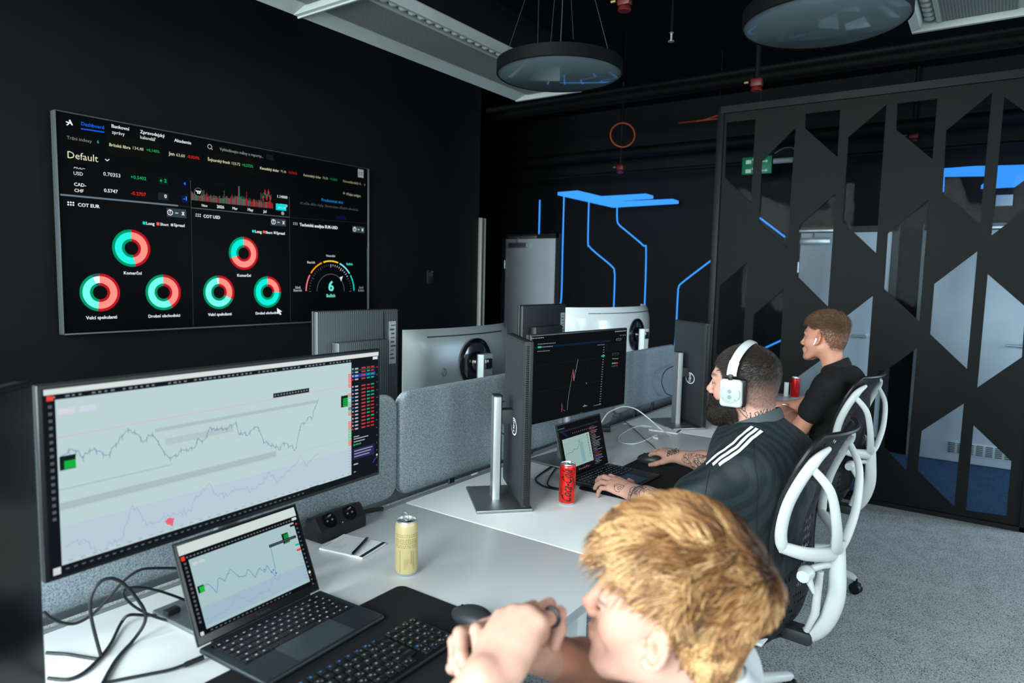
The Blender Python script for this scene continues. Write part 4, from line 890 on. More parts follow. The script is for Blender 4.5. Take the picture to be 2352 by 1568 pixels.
def backmonitor(label, x0, x1, z0, z1, y, sticker=True, M_rib=M_rib):
    w = x1-x0; t = thing('monitor', label, 'monitor', ((x0+x1)/2, y, ZD), 0, 'dark portrait monitors of the other row'); zc = (z0+z1)/2-ZD; H = z1-z0
    MB().box((0, .012, zc), (w, .012, H), .003).build('monitor_frame', M_black_pl, t)
    s = MB().box((0, -.004, zc), (w-.004, .022, H-.004), .006); sh = s.build('back_shell', M_rib, t)
    MB().box((-.01, -.03, zc-.03), (w*.62, .045, H-.17), .006).build('rear_housing', M_rib, sh)
    MB().box((w*.345-.02, -.0175, zc), (.004, .004, H-.02)).build('shell_seam', M_black_pl, sh)
    if sticker:
        MB().box((w*.44-.012, -.0165, zc+H*.5-.135), (.038, .002, .17)).build('rating_label', mat('label_grey', (150, 156, 158), .6), sh); q = MB()
        rr = random.Random(2)
        for k_ in range(9): q.box((w*.44-.012+rr.uniform(-.004, .004), -.0178, zc+H*.5-.066-k_*.0165), (.026*rr.uniform(.5, 1), .001, .007*rr.uniform(.5, 1.2)))
        q.build('label_print', M_hinge, sh)
    MB().box((0, -.06, .12), (.05, .02, .24), .003).build('stand_column', M_black_pl, t)
    MB().box((0, -.03, .006), (.24, .2, .012), .004).build('stand_base', M_black_pl, t)
    return t
backmonitor('tall dark ribbed monitor back with a rating label, left of the silver monitor', 1.565, 1.971, .80, 1.382, 1.97)
backmonitor('dark monitor back between the silver monitor and the white curved monitor', 2.90, 3.335, .80, 1.374, 2.0, True, mat('shaded_dark_plastic', (24, 28, 29), .5, noise=.05))  # twin of the ribbed monitor, its shaded look put into a darker colour
def curved(label, xc, y, half, z0, z1, R, mt, ring=.105, group='silver curved gaming monitors seen from behind'):
    t = thing('curved_monitor', label, 'monitor', (xc, y, ZD), 0, group); n = 28; am = half/R
    def pt(a, off): return (R*math.sin(a)+math.sin(a)*off*0-math.sin(a)*0+off*math.sin(a), R-(R+off)*math.cos(a))
    s = MB(); zc = (z0+z1)/2-ZD; H = (z1-z0)/2; vs = []; fs = []
    prof = [(.0, -H), (.012, -H), (.03, -H*.86), (.045, -H*.5), (.05, 0), (.045, H*.5), (.03, H*.86), (.012, H), (.0, H)]
    for i in range(n+1):
        a = -am+2*am*i/n; tp = min(1, (am-abs(a))/am*4+.25)
        for (o, z) in prof: x, yy = pt(a, o*tp); vs.append((x, yy, zc+z))
    k_ = len(prof)
    for i in range(n):
        for j in range(k_-1): fs.append((i*k_+j, i*k_+j+1, (i+1)*k_+j+1, (i+1)*k_+j))
        fs.append((i*k_, (i+1)*k_, (i+1)*k_+k_-1, i*k_+k_-1))
    fs += [tuple(range(k_)), tuple(n*k_+j for j in range(k_))]
    s.add(vs, fs); sh = s.build('back_shell', mt, t, ang=50)
    y0 = -.05
    MB().lathe([(ring, .004), (ring, -.006), (ring*.93, -.012), (ring*.86, -.006), (ring*.80, .0), (ring*.80, .004)], (0, y0, zc), 48, 'y', cap=False).build('ring_rim', M_black_gl, sh)
    MB().lathe([(.001, -.002), (ring*.8, -.002), (ring*.86, .0)], (0, y0, zc), 48, 'y', cap=False).build('ring_disc', mat('ring_disc_blue_black', (24, 32, 44), .12, coat=.4), sh)
    MB().lathe([(ring*.45, .0), (ring*.45, -.02), (ring*.38, -.035), (.001, -.035)], (0, y0, zc), 40, 'y', cap=False).build('stand_hub', M_black_gl, sh)
    c = MB(); c.prism([(-.035, -.085), (.035, -.085), (.045, -.10), (.035, -.125), (-.035, -.125), (-.045, -.10)], .01, zc+.045); c.build('stand_column', mt, t)
    MB().box((0, y0-.055, zc), (.05, .06, .05), .006).build('tilt_arm', M_black_gl, t)
    b = MB()
    for sg in (-1, 1): b.box((sg*.13, -.06, .006), (.30, .05, .012), .004, rot=Matrix.Rotation(sg*.6, 4, 'Z'))
    b.build('stand_foot', mt, t)
    gr = MB()
    for i in range(60):
        a = -am*.72+am*1.35*i/59; x, yy = pt(a, .0325); gr.box((x, yy-.0015, zc+H*.80), (am*R*1.35/60*(.6 if i < 30 else 1.05), .004, .0055), rot=Matrix.Rotation(a, 4, 'Z'))
    gr.build('vent_slot', M_black_pl, sh, smooth=False)
    lg = MB(); a = -am*.52; x, yy = pt(a, .05); hx = [(.016, .006), (.004, .02), (-.01, .018), (-.016, -.004), (-.004, -.019), (.010, -.016)]
    lg.tube([(x+p[0], yy-.001, zc-.03+p[1]) for p in hx], .0011, 5, closed=True); lg.tube([(x-.006, yy-.001, zc-.044), (x+.006, yy-.001, zc-.014)], .001, 5)
    if mt is M_silv2: lg.build('hexagon_logo', M_dark_pl, sh)
    return t
M_silv2 = mat('matt_silver_plastic', (142, 152, 154), .38, metal=.35, noise=.02, nscale=4)
M_whitegl = mat('glossy_white_plastic', (216, 224, 226), .2, coat=.4)
curved('silver curved monitor seen from behind with a black ring, left of the portrait monitor', 2.585, 2.09, .40, .93, 1.272, 1.3, M_silv2, ring=.118)
curved('glossy white curved monitor seen from behind under the blue light lines', 4.47, 2.12, .66, .93, 1.325, 1.0, M_whitegl, ring=.115, group='white curved gaming monitors seen from behind')
# ============================================================ LAPTOPS, KEYBOARD, SMALL THINGS
def laptop(label, HL, HR, depth_dir, up_off, depth, seed):
    HL = V(*HL); HR = V(*HR); w = np.linalg.norm(HR-HL); u = (HR-HL)/w; fr = V(*depth_dir, 0); fr = fr-u*(fr@u); fr /= np.linalg.norm(fr)
    t = thing('laptop', label, 'laptop', (HL+HR)/2*V(1, 1, 0)+V(0, 0, ZD), 0, 'open dark laptops'); org = V(*t.location)
    B = Matrix([[u[0], fr[0], 0, 0], [u[1], fr[1], 0, 0], [0, 0, 1, 0], [0, 0, 0, 1]])       # local: u, forward(to the user), z
    zt = HL[2]-ZD
    b = MB(); b.M = B; b.box((0, depth/2, zt-.0065), (w, depth, .013), .006, 3); b.build('base', M_spacegrey, t)
    for sx in (-1, 1):
        for sy in (.03, depth-.03):
            f = MB(); f.M = B; f.lathe([(.007, .0036), (.007, .0046)], (sx*(w/2-.03), sy, 0), 12); f.build('foot', M_rubber, t)
    k = MB(); k.M = B; k.box((0, .074, zt+.0002), (w-.03, .112, .0006)); kb = k.build('keyboard_well', M_black_gl, t)
    kk = MB(); kk.M = B; lg = MB(); lg.M = B; r = random.Random(seed); kw = (w-.038)/14.3
    for row in range(6):
        x = -(w-.038)/2; y = .026+row*.0185; ws = [1.0]*14 if row == 0 else ([1]*13+[1.3] if row == 1 else ([1.4]+[1]*12+[.9] if row == 2 else ([1.7]+[1]*11+[1.6] if row == 3 else ([2.2]+[1]*10+[2.1] if row == 4 else [1, 1, 1, 1.2, 5, 1.2, 1, 1, 1, .9]))))
        for q in ws:
            kk.box((x+q*kw/2, y, zt+.0012), (q*kw-.0026, .0158 if row else .011, .0016), .0006, 1)
            if r.random() < .93:
                wd_ = min(q*kw*.3, .0045); lg.box((x+q*kw/2+r.uniform(-.001, .001), y, zt+.0021), (wd_, .0032*r.uniform(.6, 1.2), .0002))
            x += q*kw
    ke = kk.build('keys', M_black_pl, kb, ang=30); ke['kind'] = 'stuff'; le = lg.build('key_legends', mat('legend_white', (200, 206, 210), .5), kb, smooth=False); le['kind'] = 'stuff'
    tp = MB(); tp.M = B; tp.box((0, depth*.775, zt+.0003), (w*.46, depth*.38, .0006)); tp.build('trackpad', mat('trackpad_grey', (74, 84, 90), .3, metal=.5), t)
    # lid
    uo = V(*up_off); L = np.linalg.norm(uo); uu = uo/L; n = np.cross(u, uu)                       # n points to the viewer side when right handed
    if n @ fr < 0: n = -n
    o = V(0, 0, zt); S_ = Matrix([[u[0], uu[0], n[0], o[0]], [u[1], uu[1], n[1], o[1]], [u[2], uu[2], n[2], o[2]], [0, 0, 0, 1]])
    ld = MB(); ld.M = S_; ld.box((0, L/2, -.0025), (w, L, .005), .0022, 2); ldo = ld.build('lid', M_spacegrey, t)
    bz = MB(); bz.M = S_; bz.box((0, L/2, .0002), (w-.006, L-.006, .0006)); bz.build('screen_bezel', M_black_gl, ldo)
    hg = MB(); hg.M = S_; hg.tube([(-w*.4, -.001, -.002), (w*.4, -.001, -.002)], .0045, 10); hg.build('hinge', M_black_pl, t)
    MW = Matrix.Translation([float(q) for q in org]) @ S_ @ Matrix.Translation((-w/2, 0, .0008)); g = Gfx(MW)
    return t, g, w, L
HLa = (.712, 1.265, .757); HRa = (1.03, 1.28, .757)
t1, g, w, L = laptop('open laptop in front of the wide monitor showing the same white chart', HLa, HRa, (.02, -1), (-.004, .086, .196), .213, 1)
r = random.Random(9); b0 = .009; v0, v1 = .018, L-.007; g.st = .00012
g.rect((b0, v0), (w-b0, v1), (14, 18, 22), 1); g.rect((b0, v1-.021), (w-b0, v1), (206, 220, 216), 2)
xl, xr, ybt, ytop = .026, w-.022, v0+.0095, v1-.034; Wc = xr-xl; Hh = ytop-ybt
FX = lambda f: xl+f*Wc
FY = lambda f: ybt+f*Hh
g.rect((xl, ybt), (xr, ytop), (168, 196, 200), 2); g.rect((xl, FY(.04)), (xr, FY(.30)), (160, 186, 202), 3)
kp = [(.01, .58), (.03, .66), (.10, .72), (.15, .50), (.19, .74), (.24, .66), (.31, .80), (.36, .62), (.42, .58), (.46, .68), (.50, .50), (.56, .62), (.60, .50), (.63, .62), (.66, .46), (.69, .36), (.705, .60), (.71, .80), (.72, .98)]
P_ = [((x, y)) for x, y in kp]
def wl(k, n, amp, sd_):
    out = wander(k, n, amp, sd_); return [(FX(x), FY(y)) for x, y in out]
kp = [(x, y*.82) for x, y in kp]
g.line(wl(kp, 90, .014, 2), .0011, (70, 120, 190), 5); g.line(wl([(.02, .10), (.2, .12), (.3, .26), (.4, .1), (.5, .16), (.6, .14), (.66, .3), (.7, .2), (.74, .36)], 90, .03, 6), .0009, (150, 166, 200), 5)
for x, y in ((.04, .53), (.66, .38), (.68, .40), (.60, .46), (.70, .34)): g.ring((FX(x), FY(y)), 0, .0018, 0, 360, (40, 100, 200), 6)
g.rect((FX(.01), FY(.50)), (FX(.065), FY(.60)), (20, 34, 30), 6); g.rect((FX(.025), FY(.505)), (FX(.065), FY(.58)), (20, 190, 60), 7)
g.rect((FX(.845), FY(.72)), (FX(.915), FY(.88)), (20, 34, 30), 6); g.rect((FX(.865), FY(.73)), (FX(.915), FY(.86)), (20, 140, 60), 7); g.rect((FX(.70), FY(.745)), (FX(.985), FY(.79)), (24, 30, 34), 8)
for k_ in range(14): g.rect((FX(.71+k_*.019), FY(.76)), (FX(.72+k_*.019), FY(.775)), (110, 120, 124), 9)
g.rect((FX(.955), FY(.94)), (FX(1), FY(.975)), (24, 30, 34), 6); g.rect((FX(.955), FY(.62)), (FX(1), FY(.65)), (30, 170, 160), 6); g.rect((FX(.955), FY(.53)), (FX(1), FY(.565)), (230, 60, 60), 6)
for k_ in range(10): g.rect((FX(.965), FY(.48-k_*.05)), (FX(.99), FY(.474-k_*.05)), (130, 150, 166), 5)
for k_ in range(15): g.rect((.0145, ytop-.008-k_*.0087), (.0195, ytop-.0035-k_*.0087), (90, 98, 104), 4); g.rect((w-.018, ytop-.008-k_*.0105), (w-.0135, ytop-.0045-k_*.0105), (90, 98, 104) if k_ else (230, 60, 60), 4)
for k_ in range(34): g.rect((.022+k_*.0082, ytop+.0045), (.0265+k_*.0082, ytop+.007), (110, 120, 124), 4)
for k_ in range(20): g.rect((.034+k_*.0105, v0+.003), (.039+k_*.0105, v0+.0055), (90, 98, 104), 4)
g.rect((.011, ytop+.001), (.019, ytop+.010), (230, 60, 60), 5); g.rect((.011, v0+.001), (.0185, v0+.0085), (210, 218, 218), 6); g.rect((w-.024, v1-.030), (w-.011, v1-.024), (210, 218, 218), 6); g.ring((w-.016, v0+.03), 0, .003, 0, 360, (214, 222, 222), 6)
for a in (.02, .075): g.rect((FX(a), FY(.90)), (FX(a+.045), FY(.945)), (200, 204, 212), 5)
g.text('MacBook Pro', (w*.44, .007), (w*.56, .007), (70, 76, 80), 3)
o = g.build('screen_image', G_screen); lid = [c for c in t1.children if c.name.startswith('lid')][0]; o.parent = lid; o.matrix_parent_inverse = Matrix.Translation(-t1.location)
t2, g, w, L = laptop('open laptop of the bearded man with a split chart and chat screen', (2.183, 1.278, .757), (2.502, 1.262, .757), (-.18, -1), (-.035, .030, .212), .235, 3)
g.st = .0002
g.rect((.008, .012), (w-.008, L-.006), (18, 18, 21), 1); g.rect((.012, L-.034), (w*.9, L-.028), (34, 40, 44), 2); g.rect((.008, L-.022), (.05, L-.017), (50, 90, 90), 2)
g.line([(.03, L-.035), (.06, L-.055)], .006, (14, 40, 100), 2); g.rect((.02, .036), (w*.66, L-.062), (150, 178, 172), 3)
g.line([(.02+.0, .075), (.03, .095), (.05, .098), (.07, .095), (.09, .105), (.11, .103), (.125, .115), (.128, .135), (.133, .125), (.135, .14)], .0012, (50, 60, 60), 5); g.rect((.13, .045), (.155, .125), (126, 164, 172), 4)
g.line([(.022, .135), (.18, .14)], .0006, (110, 136, 136), 5); g.line([(.135, .122), (.2, .115)], .0006, (110, 136, 136), 5); g.line([(.13, .03), (.14, .034), (.15, .038)], .0012, (40, 60, 80), 5)
for k_ in range(9): g.rect((w*.6, .142-k_*.011), (w*.6+.004, .149-k_*.011), (34, 90, 170) if k_ % 3 else (40, 50, 60), 6)
rr = random.Random(8)
for k_ in range(26): y_ = L-.045-k_*.0062; g.rect((w*.705, y_), (w*.705+rr.uniform(.02, .065), y_+.0016), (150, 154, 158) if rr.random() < .7 else ((180, 70, 70) if rr.random() < .5 else (90, 90, 200)), 4); g.rect((w*.685, y_), (w*.69, y_+.003), (180, 180, 184) if k_ % 2 else (180, 60, 50), 4)
for k_ in range(12): g.rect((w*.3+k_*.007, .018), (w*.3+k_*.007+.004, .022+.006*rr.random()), (120, 50, 60) if k_ % 2 else (110, 110, 116), 4)
for k_ in range(10): g.rect((w*.3+k_*.014, L-.05), (w*.3+k_*.014+.004, L-.046), (110, 114, 118), 4)
o = g.build('screen_image', G_screen); lid = [c for c in t2.children if c.name.startswith('lid')][0]; o.parent = lid; o.matrix_parent_inverse = Matrix.Translation(-t2.location)
def mousepad(label, x0, x1, y0, y1, rr=.02):
    m = MB(); pts = []
    for (cx_, cy_, a0) in ((x1-rr, y1-rr, 0), (x0+rr, y1-rr, 90), (x0+rr, y0+rr, 180), (x1-rr, y0+rr, 270)):
        for k_ in range(7): a = math.radians(a0+15*k_); pts.append((cx_+rr*math.cos(a), cy_+rr*math.sin(a)))
    m.prism(pts, ZD+.0002, ZD+.0032); return tag(m.build('desk_mat', mat('desk_mat_cloth', (17, 18, 22), .9, noise=.1, nscale=200)), label, 'desk mat', 'black desk mats')
mousepad('large black desk mat under the wireless keyboard and laptop front', .40, 1.19, .775, 1.166)
mousepad('black desk mat under the bearded man\'s mouse hand', 2.16, 2.79, .80, 1.215)
# wireless keyboard
kx0, kx1, ky0, ky1 = .625, 1.068, .872, 1.006
t = thing('keyboard', 'black full-size keyboard with blue function-key legends on the desk mat', 'keyboard', ((kx0+kx1)/2, (ky0+ky1)/2, ZD+.0035))
kw_, kh_ = kx1-kx0, ky1-ky0
MB().box((0, 0, .008), (kw_, kh_, .014), .006, 2).build('keyboard_case', M_black_pl, t)
lw = mat('legend_grey', (140, 150, 152), .5); lb = mat('legend_blue', (40, 130, 210), .5)
kk = MB(); lg = MB(); lgb = MB(); r = random.Random(5); u_ = (kw_-.02)/18.6
def key(x, y, wk, hk=1, blue=False):
    hh = .0215 if y_i < 5 else .0175
    kk.box((x+wk*u_/2, y, .0175), (wk*u_-.003, .0182*hk+.0, .006), .0022, 2)
    m = lgb if blue else lg
    m.box((x+min(wk, 1.4)*u_*.36, y+.002, .0207), (.0042*r.uniform(.7, 1.2), .0036*r.uniform(.6, 1.2), .0003))
    if r.random() < .35: lg.box((x+min(wk, 1.4)*u_*.62, y-.003, .0207), (.003, .0022, .0003))
for y_i in range(6):
    y = -kh_/2+.0165+y_i*.0208; x = -kw_/2+.008
    rows = [[1.25, 1, 1.25, 5.6, 1.25, 1, 1, 1.3], [2.2]+[1]*10+[2.4], [1.7]+[1]*11+[1.9], [1.5]+[1]*12+[1.1], [1]*13+[1.6], [1]*14][y_i]
    for q in rows: key(x, y, q, blue=(y_i == 5 and 0 < rows.index(q)+x*0 < 99 or y_i == 5)); x += q*u_
    for q in range(4): key(kw_/2-.008-(4-q)*u_*.98, y, .98, blue=(y_i == 1 and q % 2 == 0) or (y_i == 0 and q == 1))
ke = kk.build('keys', mat('keycap_black', (20, 23, 25), .35), t, ang=30); ke['kind'] = 'stuff'
le = lg.build('key_legends', lw, ke, smooth=False); le2 = lgb.build('blue_key_legends', lb, ke, smooth=False)
# power socket box
hb = thing('power_socket_box', 'black table-top power socket box under the wide monitor', 'power strip', (1.325, 1.572, ZD), math.radians(3))
m = MB(); prof = [(-.036, 0), (.036, 0), (.026, .062), (-.008, .072), (-.034, .035)]
vs = []; n = len(prof)
for (x, s_) in ((-.098, .80), (-.088, 1), (.088, 1), (.098, .80)):
    for p in prof: vs.append((x, p[0]*s_, .03+(p[1]-.03)*s_ if s_ < 1 else p[1]))
fs = [(i*n+j, i*n+(j+1) % n, (i+1)*n+(j+1) % n, (i+1)*n+j) for i in range(3) for j in range(n)]+[tuple(range(n)), tuple(3*n+j for j in range(n))]
m.add(vs, fs); m.build('socket_housing', mat('soft_black_plastic', (17, 18, 20), .5), hb, ang=25)
tilt = Matrix.Rotation(math.radians(-55)+PI/2, 4, 'X')
for k_, xx in enumerate((-.045, .035)):
    q = MB(); q.M = Matrix.Translation((xx, -.023, .0555)) @ Matrix.Rotation(math.radians(53), 4, 'X')
    q.lathe([(.0225, .001), (.0225, .003), (.020, .003), (.019, -.001), (.001, -.001)], n=28, cap=False); so_ = q.build('socket_outlet', M_black_gl, hb)
    p = MB(); p.M = q.M; p.tube([(0, .012, -.001), (0, .012, .012)], .0024, 8); p.lathe([(.003, -.001), (.003, .0012)], (-.0095, 0, 0), 10); p.lathe([(.003, -.001), (.003, .0012)], (.0095, 0, 0), 10); p.build('earth_pin', M_silver, so_)
ld_ = MB().box((-.005, -.038+.004, .04), (.004, .002, .004)); ld_.build('indicator', M_silver, hb)
tag(MB().tube(spline([(1.424, 1.580, .768), (1.46, 1.592, .762), (1.50, 1.596, .756), (1.54, 1.598, .7485)], 6), .0075, 8).build('cable', M_rubber), 'thick black cord leaving the power socket box to the right', 'cable')
# note pads, pens
def notepad(label, pts, writing=True):
    m = MB(); m.prism(pts, ZD+.0003, ZD+.0055); c = np.mean(pts, 0)
    t = thing('notepad', label, 'notepad', (c[0], c[1], ZD), 0, 'white note pads'); o = m.build('pad_paper', M_paper, t); o.location = (-c[0], -c[1], -ZD)
    a, b, c_, d = [V(*p) for p in pts]                          # d-c edge carries the black strip
    s = MB(); e = unit(c_-d); 
    e1 = c_+(b-c_)*.07; e2 = d+(a-d)*.07; s.prism([tuple(c_), tuple(e1), tuple(e2), tuple(d)], ZD+.0052, ZD+.0062); s.build('binding_strip', M_black_pl, t).location = (-c[0], -c[1], -ZD)
    g = Gfx(Matrix.Translation((0, 0, ZD+.0056))); q = b-a; w_ = c_-b
    if writing:
        a0 = a+(b-a)*.12+(d-a)*.06
        rr = random.Random(3)
        for k_ in range(7):
            p0 = a+(b-a)*(.14+.0*k_)+(d-a)*(.07+.055*k_); p1 = p0+(b-a)*rr.uniform(.25, .7)
            g.line([tuple(p0+(p1-p0)*f+V(rr.uniform(-.001, .001), rr.uniform(-.001, .001))) for f in np.linspace(0, 1, 14)], .0007, (110, 116, 130), 2)
        g.line([tuple(a+(d-a)*.04+(b-a)*.1), tuple(a+(d-a)*.04+(b-a)*.42)], .0018, (40, 44, 54), 2)
    me = bpy.data.meshes.new('handwriting'); 
    if writing:
        o = g.build('handwriting', M_ink, t); o.location = (-c[0], -c[1], -ZD)
    return t
notepad('white note pad with handwriting and a black pen lying on it', [tuple(onz(*p, ZD)[:2]) for p in ((733, 1262), (790, 1230), (886, 1250), (832, 1284))])
notepad('white pad with a black edge near the far portrait monitor\'s base', [tuple(onz(*p, ZD)[:2]) for p in ((1490, 988), (1502, 979), (1569, 987), (1556, 997))], False)
pa, pb_ = onz(806, 1276, ZD+.0095), onz(845, 1235, ZD+.0095); pd = unit(pb_-pa)
t = thing('pen', 'black ballpoint pen lying across the note pad', 'pen', (pa+pb_)/2*V(1, 1, 0)+V(0, 0, ZD+.0062)); c_ = V(*t.location); z_ = V(0, 0, .0042)
def pl_(f): return pa+(pb_-pa)*f-V((pa+pb_)[0]/2, (pa+pb_)[1]/2, pa[2])+z_
MB().tube([pl_(.06), pl_(.12), pl_(.9), pl_(.93)], [.0022, .0042, .0042, .003], 12).build('pen_barrel', M_black_gl, t)
MB().tube([pl_(0), pl_(.06)], [.0006, .002], 10).build('pen_tip', M_silver, t); MB().tube([pl_(.93), pl_(1.0)], .0022, 10).build('pen_button', M_black_pl, t); MB().tube([pl_(.6)+V(0, 0, .005), pl_(.92)+V(0, 0, .0055)], .001, 6).build('pen_clip', M_black_gl, t)
t = tag(MB().box((0, 0, 0), (.004, .004, .002)).build('x', M_black_pl), 'x'); bpy.data.objects.remove(t)
# drink cans
def can(label, x, y, z, r, h, mt, letters=None, tab=0.0, group=None):
    t = thing('drink_can', label, 'drink can', (x, y, z), 0, group)
    k_ = r; MB().lathe([(k_*.70, .0), (k_*.78, .001), (k_*.86, .004), (k_, .012), (k_, h-.014), (k_*.93, h-.006), (k_*.86, h-.003)], n=48, cap=False).build('can_body', mt, t, ang=60)
    MB().lathe([(k_*.70, .0), (k_*.66, .003), (.0005, .007)], n=48, cap=False).lathe([(k_*.71, -.0002), (k_*.79, .0008), (k_*.87, .0042), (k_*.955, .0088)], n=48, cap=False).build('can_base', M_silver, t, ang=60)
    lid_ = MB().lathe([(k_*.955, h-.0085), (k_*.87, h-.0032), (k_*.865, h), (k_*.83, h+.0004), (k_*.81, h-.001), (k_*.79, h-.005), (.0005, h-.0045)], n=48, cap=False).build('can_lid', M_silver, t, ang=60)
    hole = MB().lathe([(.0005, 0), (.009, 0), (.009, .0006), (.0005, .0006)], (.0, -.012, h-.0049), 20); hole.build('can_opening', M_black_gl, lid_)
    tb = MB(); a = tab; pts = [(math.cos(q)*.0085*1.0, .006+math.sin(q)*.0115) for q in np.linspace(0, 2*PI, 24, endpoint=False)]
    tb.tube([(p[0], p[1]*math.cos(a), h-.003+max(0, p[1]+.006)*math.sin(a)) for p in pts], .0013, 6, closed=True, flat=.8); tb.tube([(-.006, .0*math.cos(a), h-.0028), (.006, 0, h-.0028)], .0014, 6)
    tb.build('can_tab', M_silver, t); return t
M_canred = mat('can_red', (226, 30, 22), .3, metal=.35, coat=.3); M_canyel = mat('can_yellow', (206, 190, 140), .45, metal=.15, noise=.02)
M_canred3 = mat('can_dark_red', (170, 12, 16), .28, metal=.35)
def wrap(t, body, r, a_mid, z0, z1, col, shear=.0, sc=1.0, hfac=1.0, name='lettering', rot=True):
    """lettering printed round the can, reading upwards"""
    vs, fs, w = textmesh(body); k_ = (z1-z0)/w; m = MB()
    bm = bmesh.new(); bv = [bm.verts.new((x, y, 0)) for x, y in vs]
    for f in fs:
        try: bm.faces.new([bv[i] for i in f])
        except ValueError: pass
    bmesh.ops.triangulate(bm, faces=bm.faces)
    for _ in range(3):
        le = [e for e in bm.edges if e.calc_length() > .12]
        if le: bmesh.ops.subdivide_edges(bm, edges=le, cuts=1); bmesh.ops.triangulate(bm, faces=bm.faces)
    bm.verts.index_update(); vs = [(v.co.x, v.co.y) for v in bm.verts]; fs = [[v.index for v in f.verts] for f in bm.faces]; bm.free()

    # subdivide-free: glyph outlines are dense enough
    vv = []
    for (x, y) in vs:
        yy = (y-.33)*k_*hfac; xx = x*k_+shear*yy; zz = z0+xx; a = a_mid+yy/r if False else a_mid-yy/r
        vv.append(((r+.0003)*math.cos(a), (r+.0003)*math.sin(a), zz))
    m.add(vv, fs); return m
cy = can('pale yellow open drink can on the nearest desk', 1.25, 1.206, ZD, .0295, .146, M_canyel, tab=.9)
aimed = math.atan2(-1.206, -1.25)
m = MB(); rr = random.Random(6)
def bar(m, r, a0, a1, z0, z1):
    n = max(1, int((a1-a0)/.12)); vs = []
    for i in range(n+1): a = a0+(a1-a0)*i/n; vs += [((r+.0003)*math.cos(a), (r+.0003)*math.sin(a), z0), ((r+.0003)*math.cos(a), (r+.0003)*math.sin(a), z1)]
    m.add(vs, [(2*i, 2*i+2, 2*i+3, 2*i+1) for i in range(n)])
for zz in (.112, .107, .100, .095, .090, .084, .079):
    a = aimed-1.1
    while a < aimed+1.1: l = rr.uniform(.05, .2); bar(m, .0295, a, a+l, zz, zz+.0022); a += l+rr.uniform(.03, .09)
bar(m, .0295, aimed-.62, aimed-.57, .012, .072); bar(m, .0295, aimed+.38, aimed+.46, .036, .072); bar(m, .0295, aimed+.56, aimed+.60, .03, .07); bar(m, .0295, aimed+.64, aimed+.67, .02, .068)
for k_ in range(6): bar(m, .0295, aimed-.2+k_*.08, aimed-.18+k_*.08, .02+.004*k_, .05)
m.build('printed_text', mat('can_print_olive', (160, 136, 70), .5), cy, smooth=False)
cr_ = can('red cola can with black script lettering beside the portrait monitor', 1.994, 1.161, ZD, .0285, .1445, M_canred, tab=.0)
aimed = math.atan2(-1.161, -1.994)
def script_text(m, body, z0, z1, amid, r, hs):
    q = wrap(None, body, r, amid, z0, z1, None, shear=.35, hfac=hs); m.v += q.v and []; b = len(m.v); m.v += q.v; m.f += [tuple(b+i for i in f) for f in q.f]; m.m += [0]*len(q.f)
ink = MB(); 
for off in (0, .0009, -.0009): script_text(ink, 'Coca-Cola', .018, .132, aimed-.08+off*30, .0285+abs(off)*.1, 1.9)
for (a0, z0, z1) in ((aimed-.95, .03, .10), (aimed+.75, .05, .12)):
    pts = [((.0289)*math.cos(a0+.18*math.sin(f*5)), (.0289)*math.sin(a0+.18*math.sin(f*5)), z0+(z1-z0)*f) for f in np.linspace(0, 1, 14)]
    ink.tube(pts, [.0004+.0012*math.sin(PI*i/13) for i in range(14)], 6)
ink.build('black_script_lettering', mat('ink_black', (14, 12, 12), .45), cr_, smooth=False)
zr = MB(); q = wrap(None, 'ZERO SUGAR', .0285, aimed+.62, .055, .095, None); zr.add(q.v, q.f); zr.build('small_lettering', mat('ink_black', (14, 12, 12), .45), cr_, smooth=False)
can('dark red drink can beside the arm of the man in the black polo', 4.86, 1.065, ZD, .030, .142, M_canred3, tab=0)
ph = thing('white_gadget', 'small white upright gadget just left of the dark red can', 'gadget', (4.875, 1.125, ZD)); MB().box((0, 0, .05), (.012, .03, .10), .004).build('gadget_body', M_white_pl, ph)
# mouse of the nearest man (under his hands) and of the bearded man
def mouse(label, x, y, rz, s=1.0):
    t = thing('computer_mouse', label, 'mouse', (x, y, ZD+.0035), rz, 'black computer mice')
    vs, fs = sdf_mesh([El((0, 0, .012*s), (.031*s, .056*s, .024*s)), El((.004*s, -.008*s, .018*s), (.027*s, .038*s, .020*s))], .003)
    vs[:, 2] = np.maximum(vs[:, 2], .0002); npmesh('mouse_shell', vs, fs, mat('mouse_grey', (46, 50, 52), .42), t)
    MB().lathe([(.004, -.002), (.0055, 0), (.004, .002)], (0, .028*s, .0315*s), 16, 'x').build('scroll_wheel', M_black_pl, t)
    return t
mouse('black mouse behind the clasped hands on the desk mat', *onz(1085, 1425, ZD+.01)[:2], 0)
mouse('dark grey mouse under the bearded man\'s tattooed right hand', 2.67, 1.145, .25, 1.08)
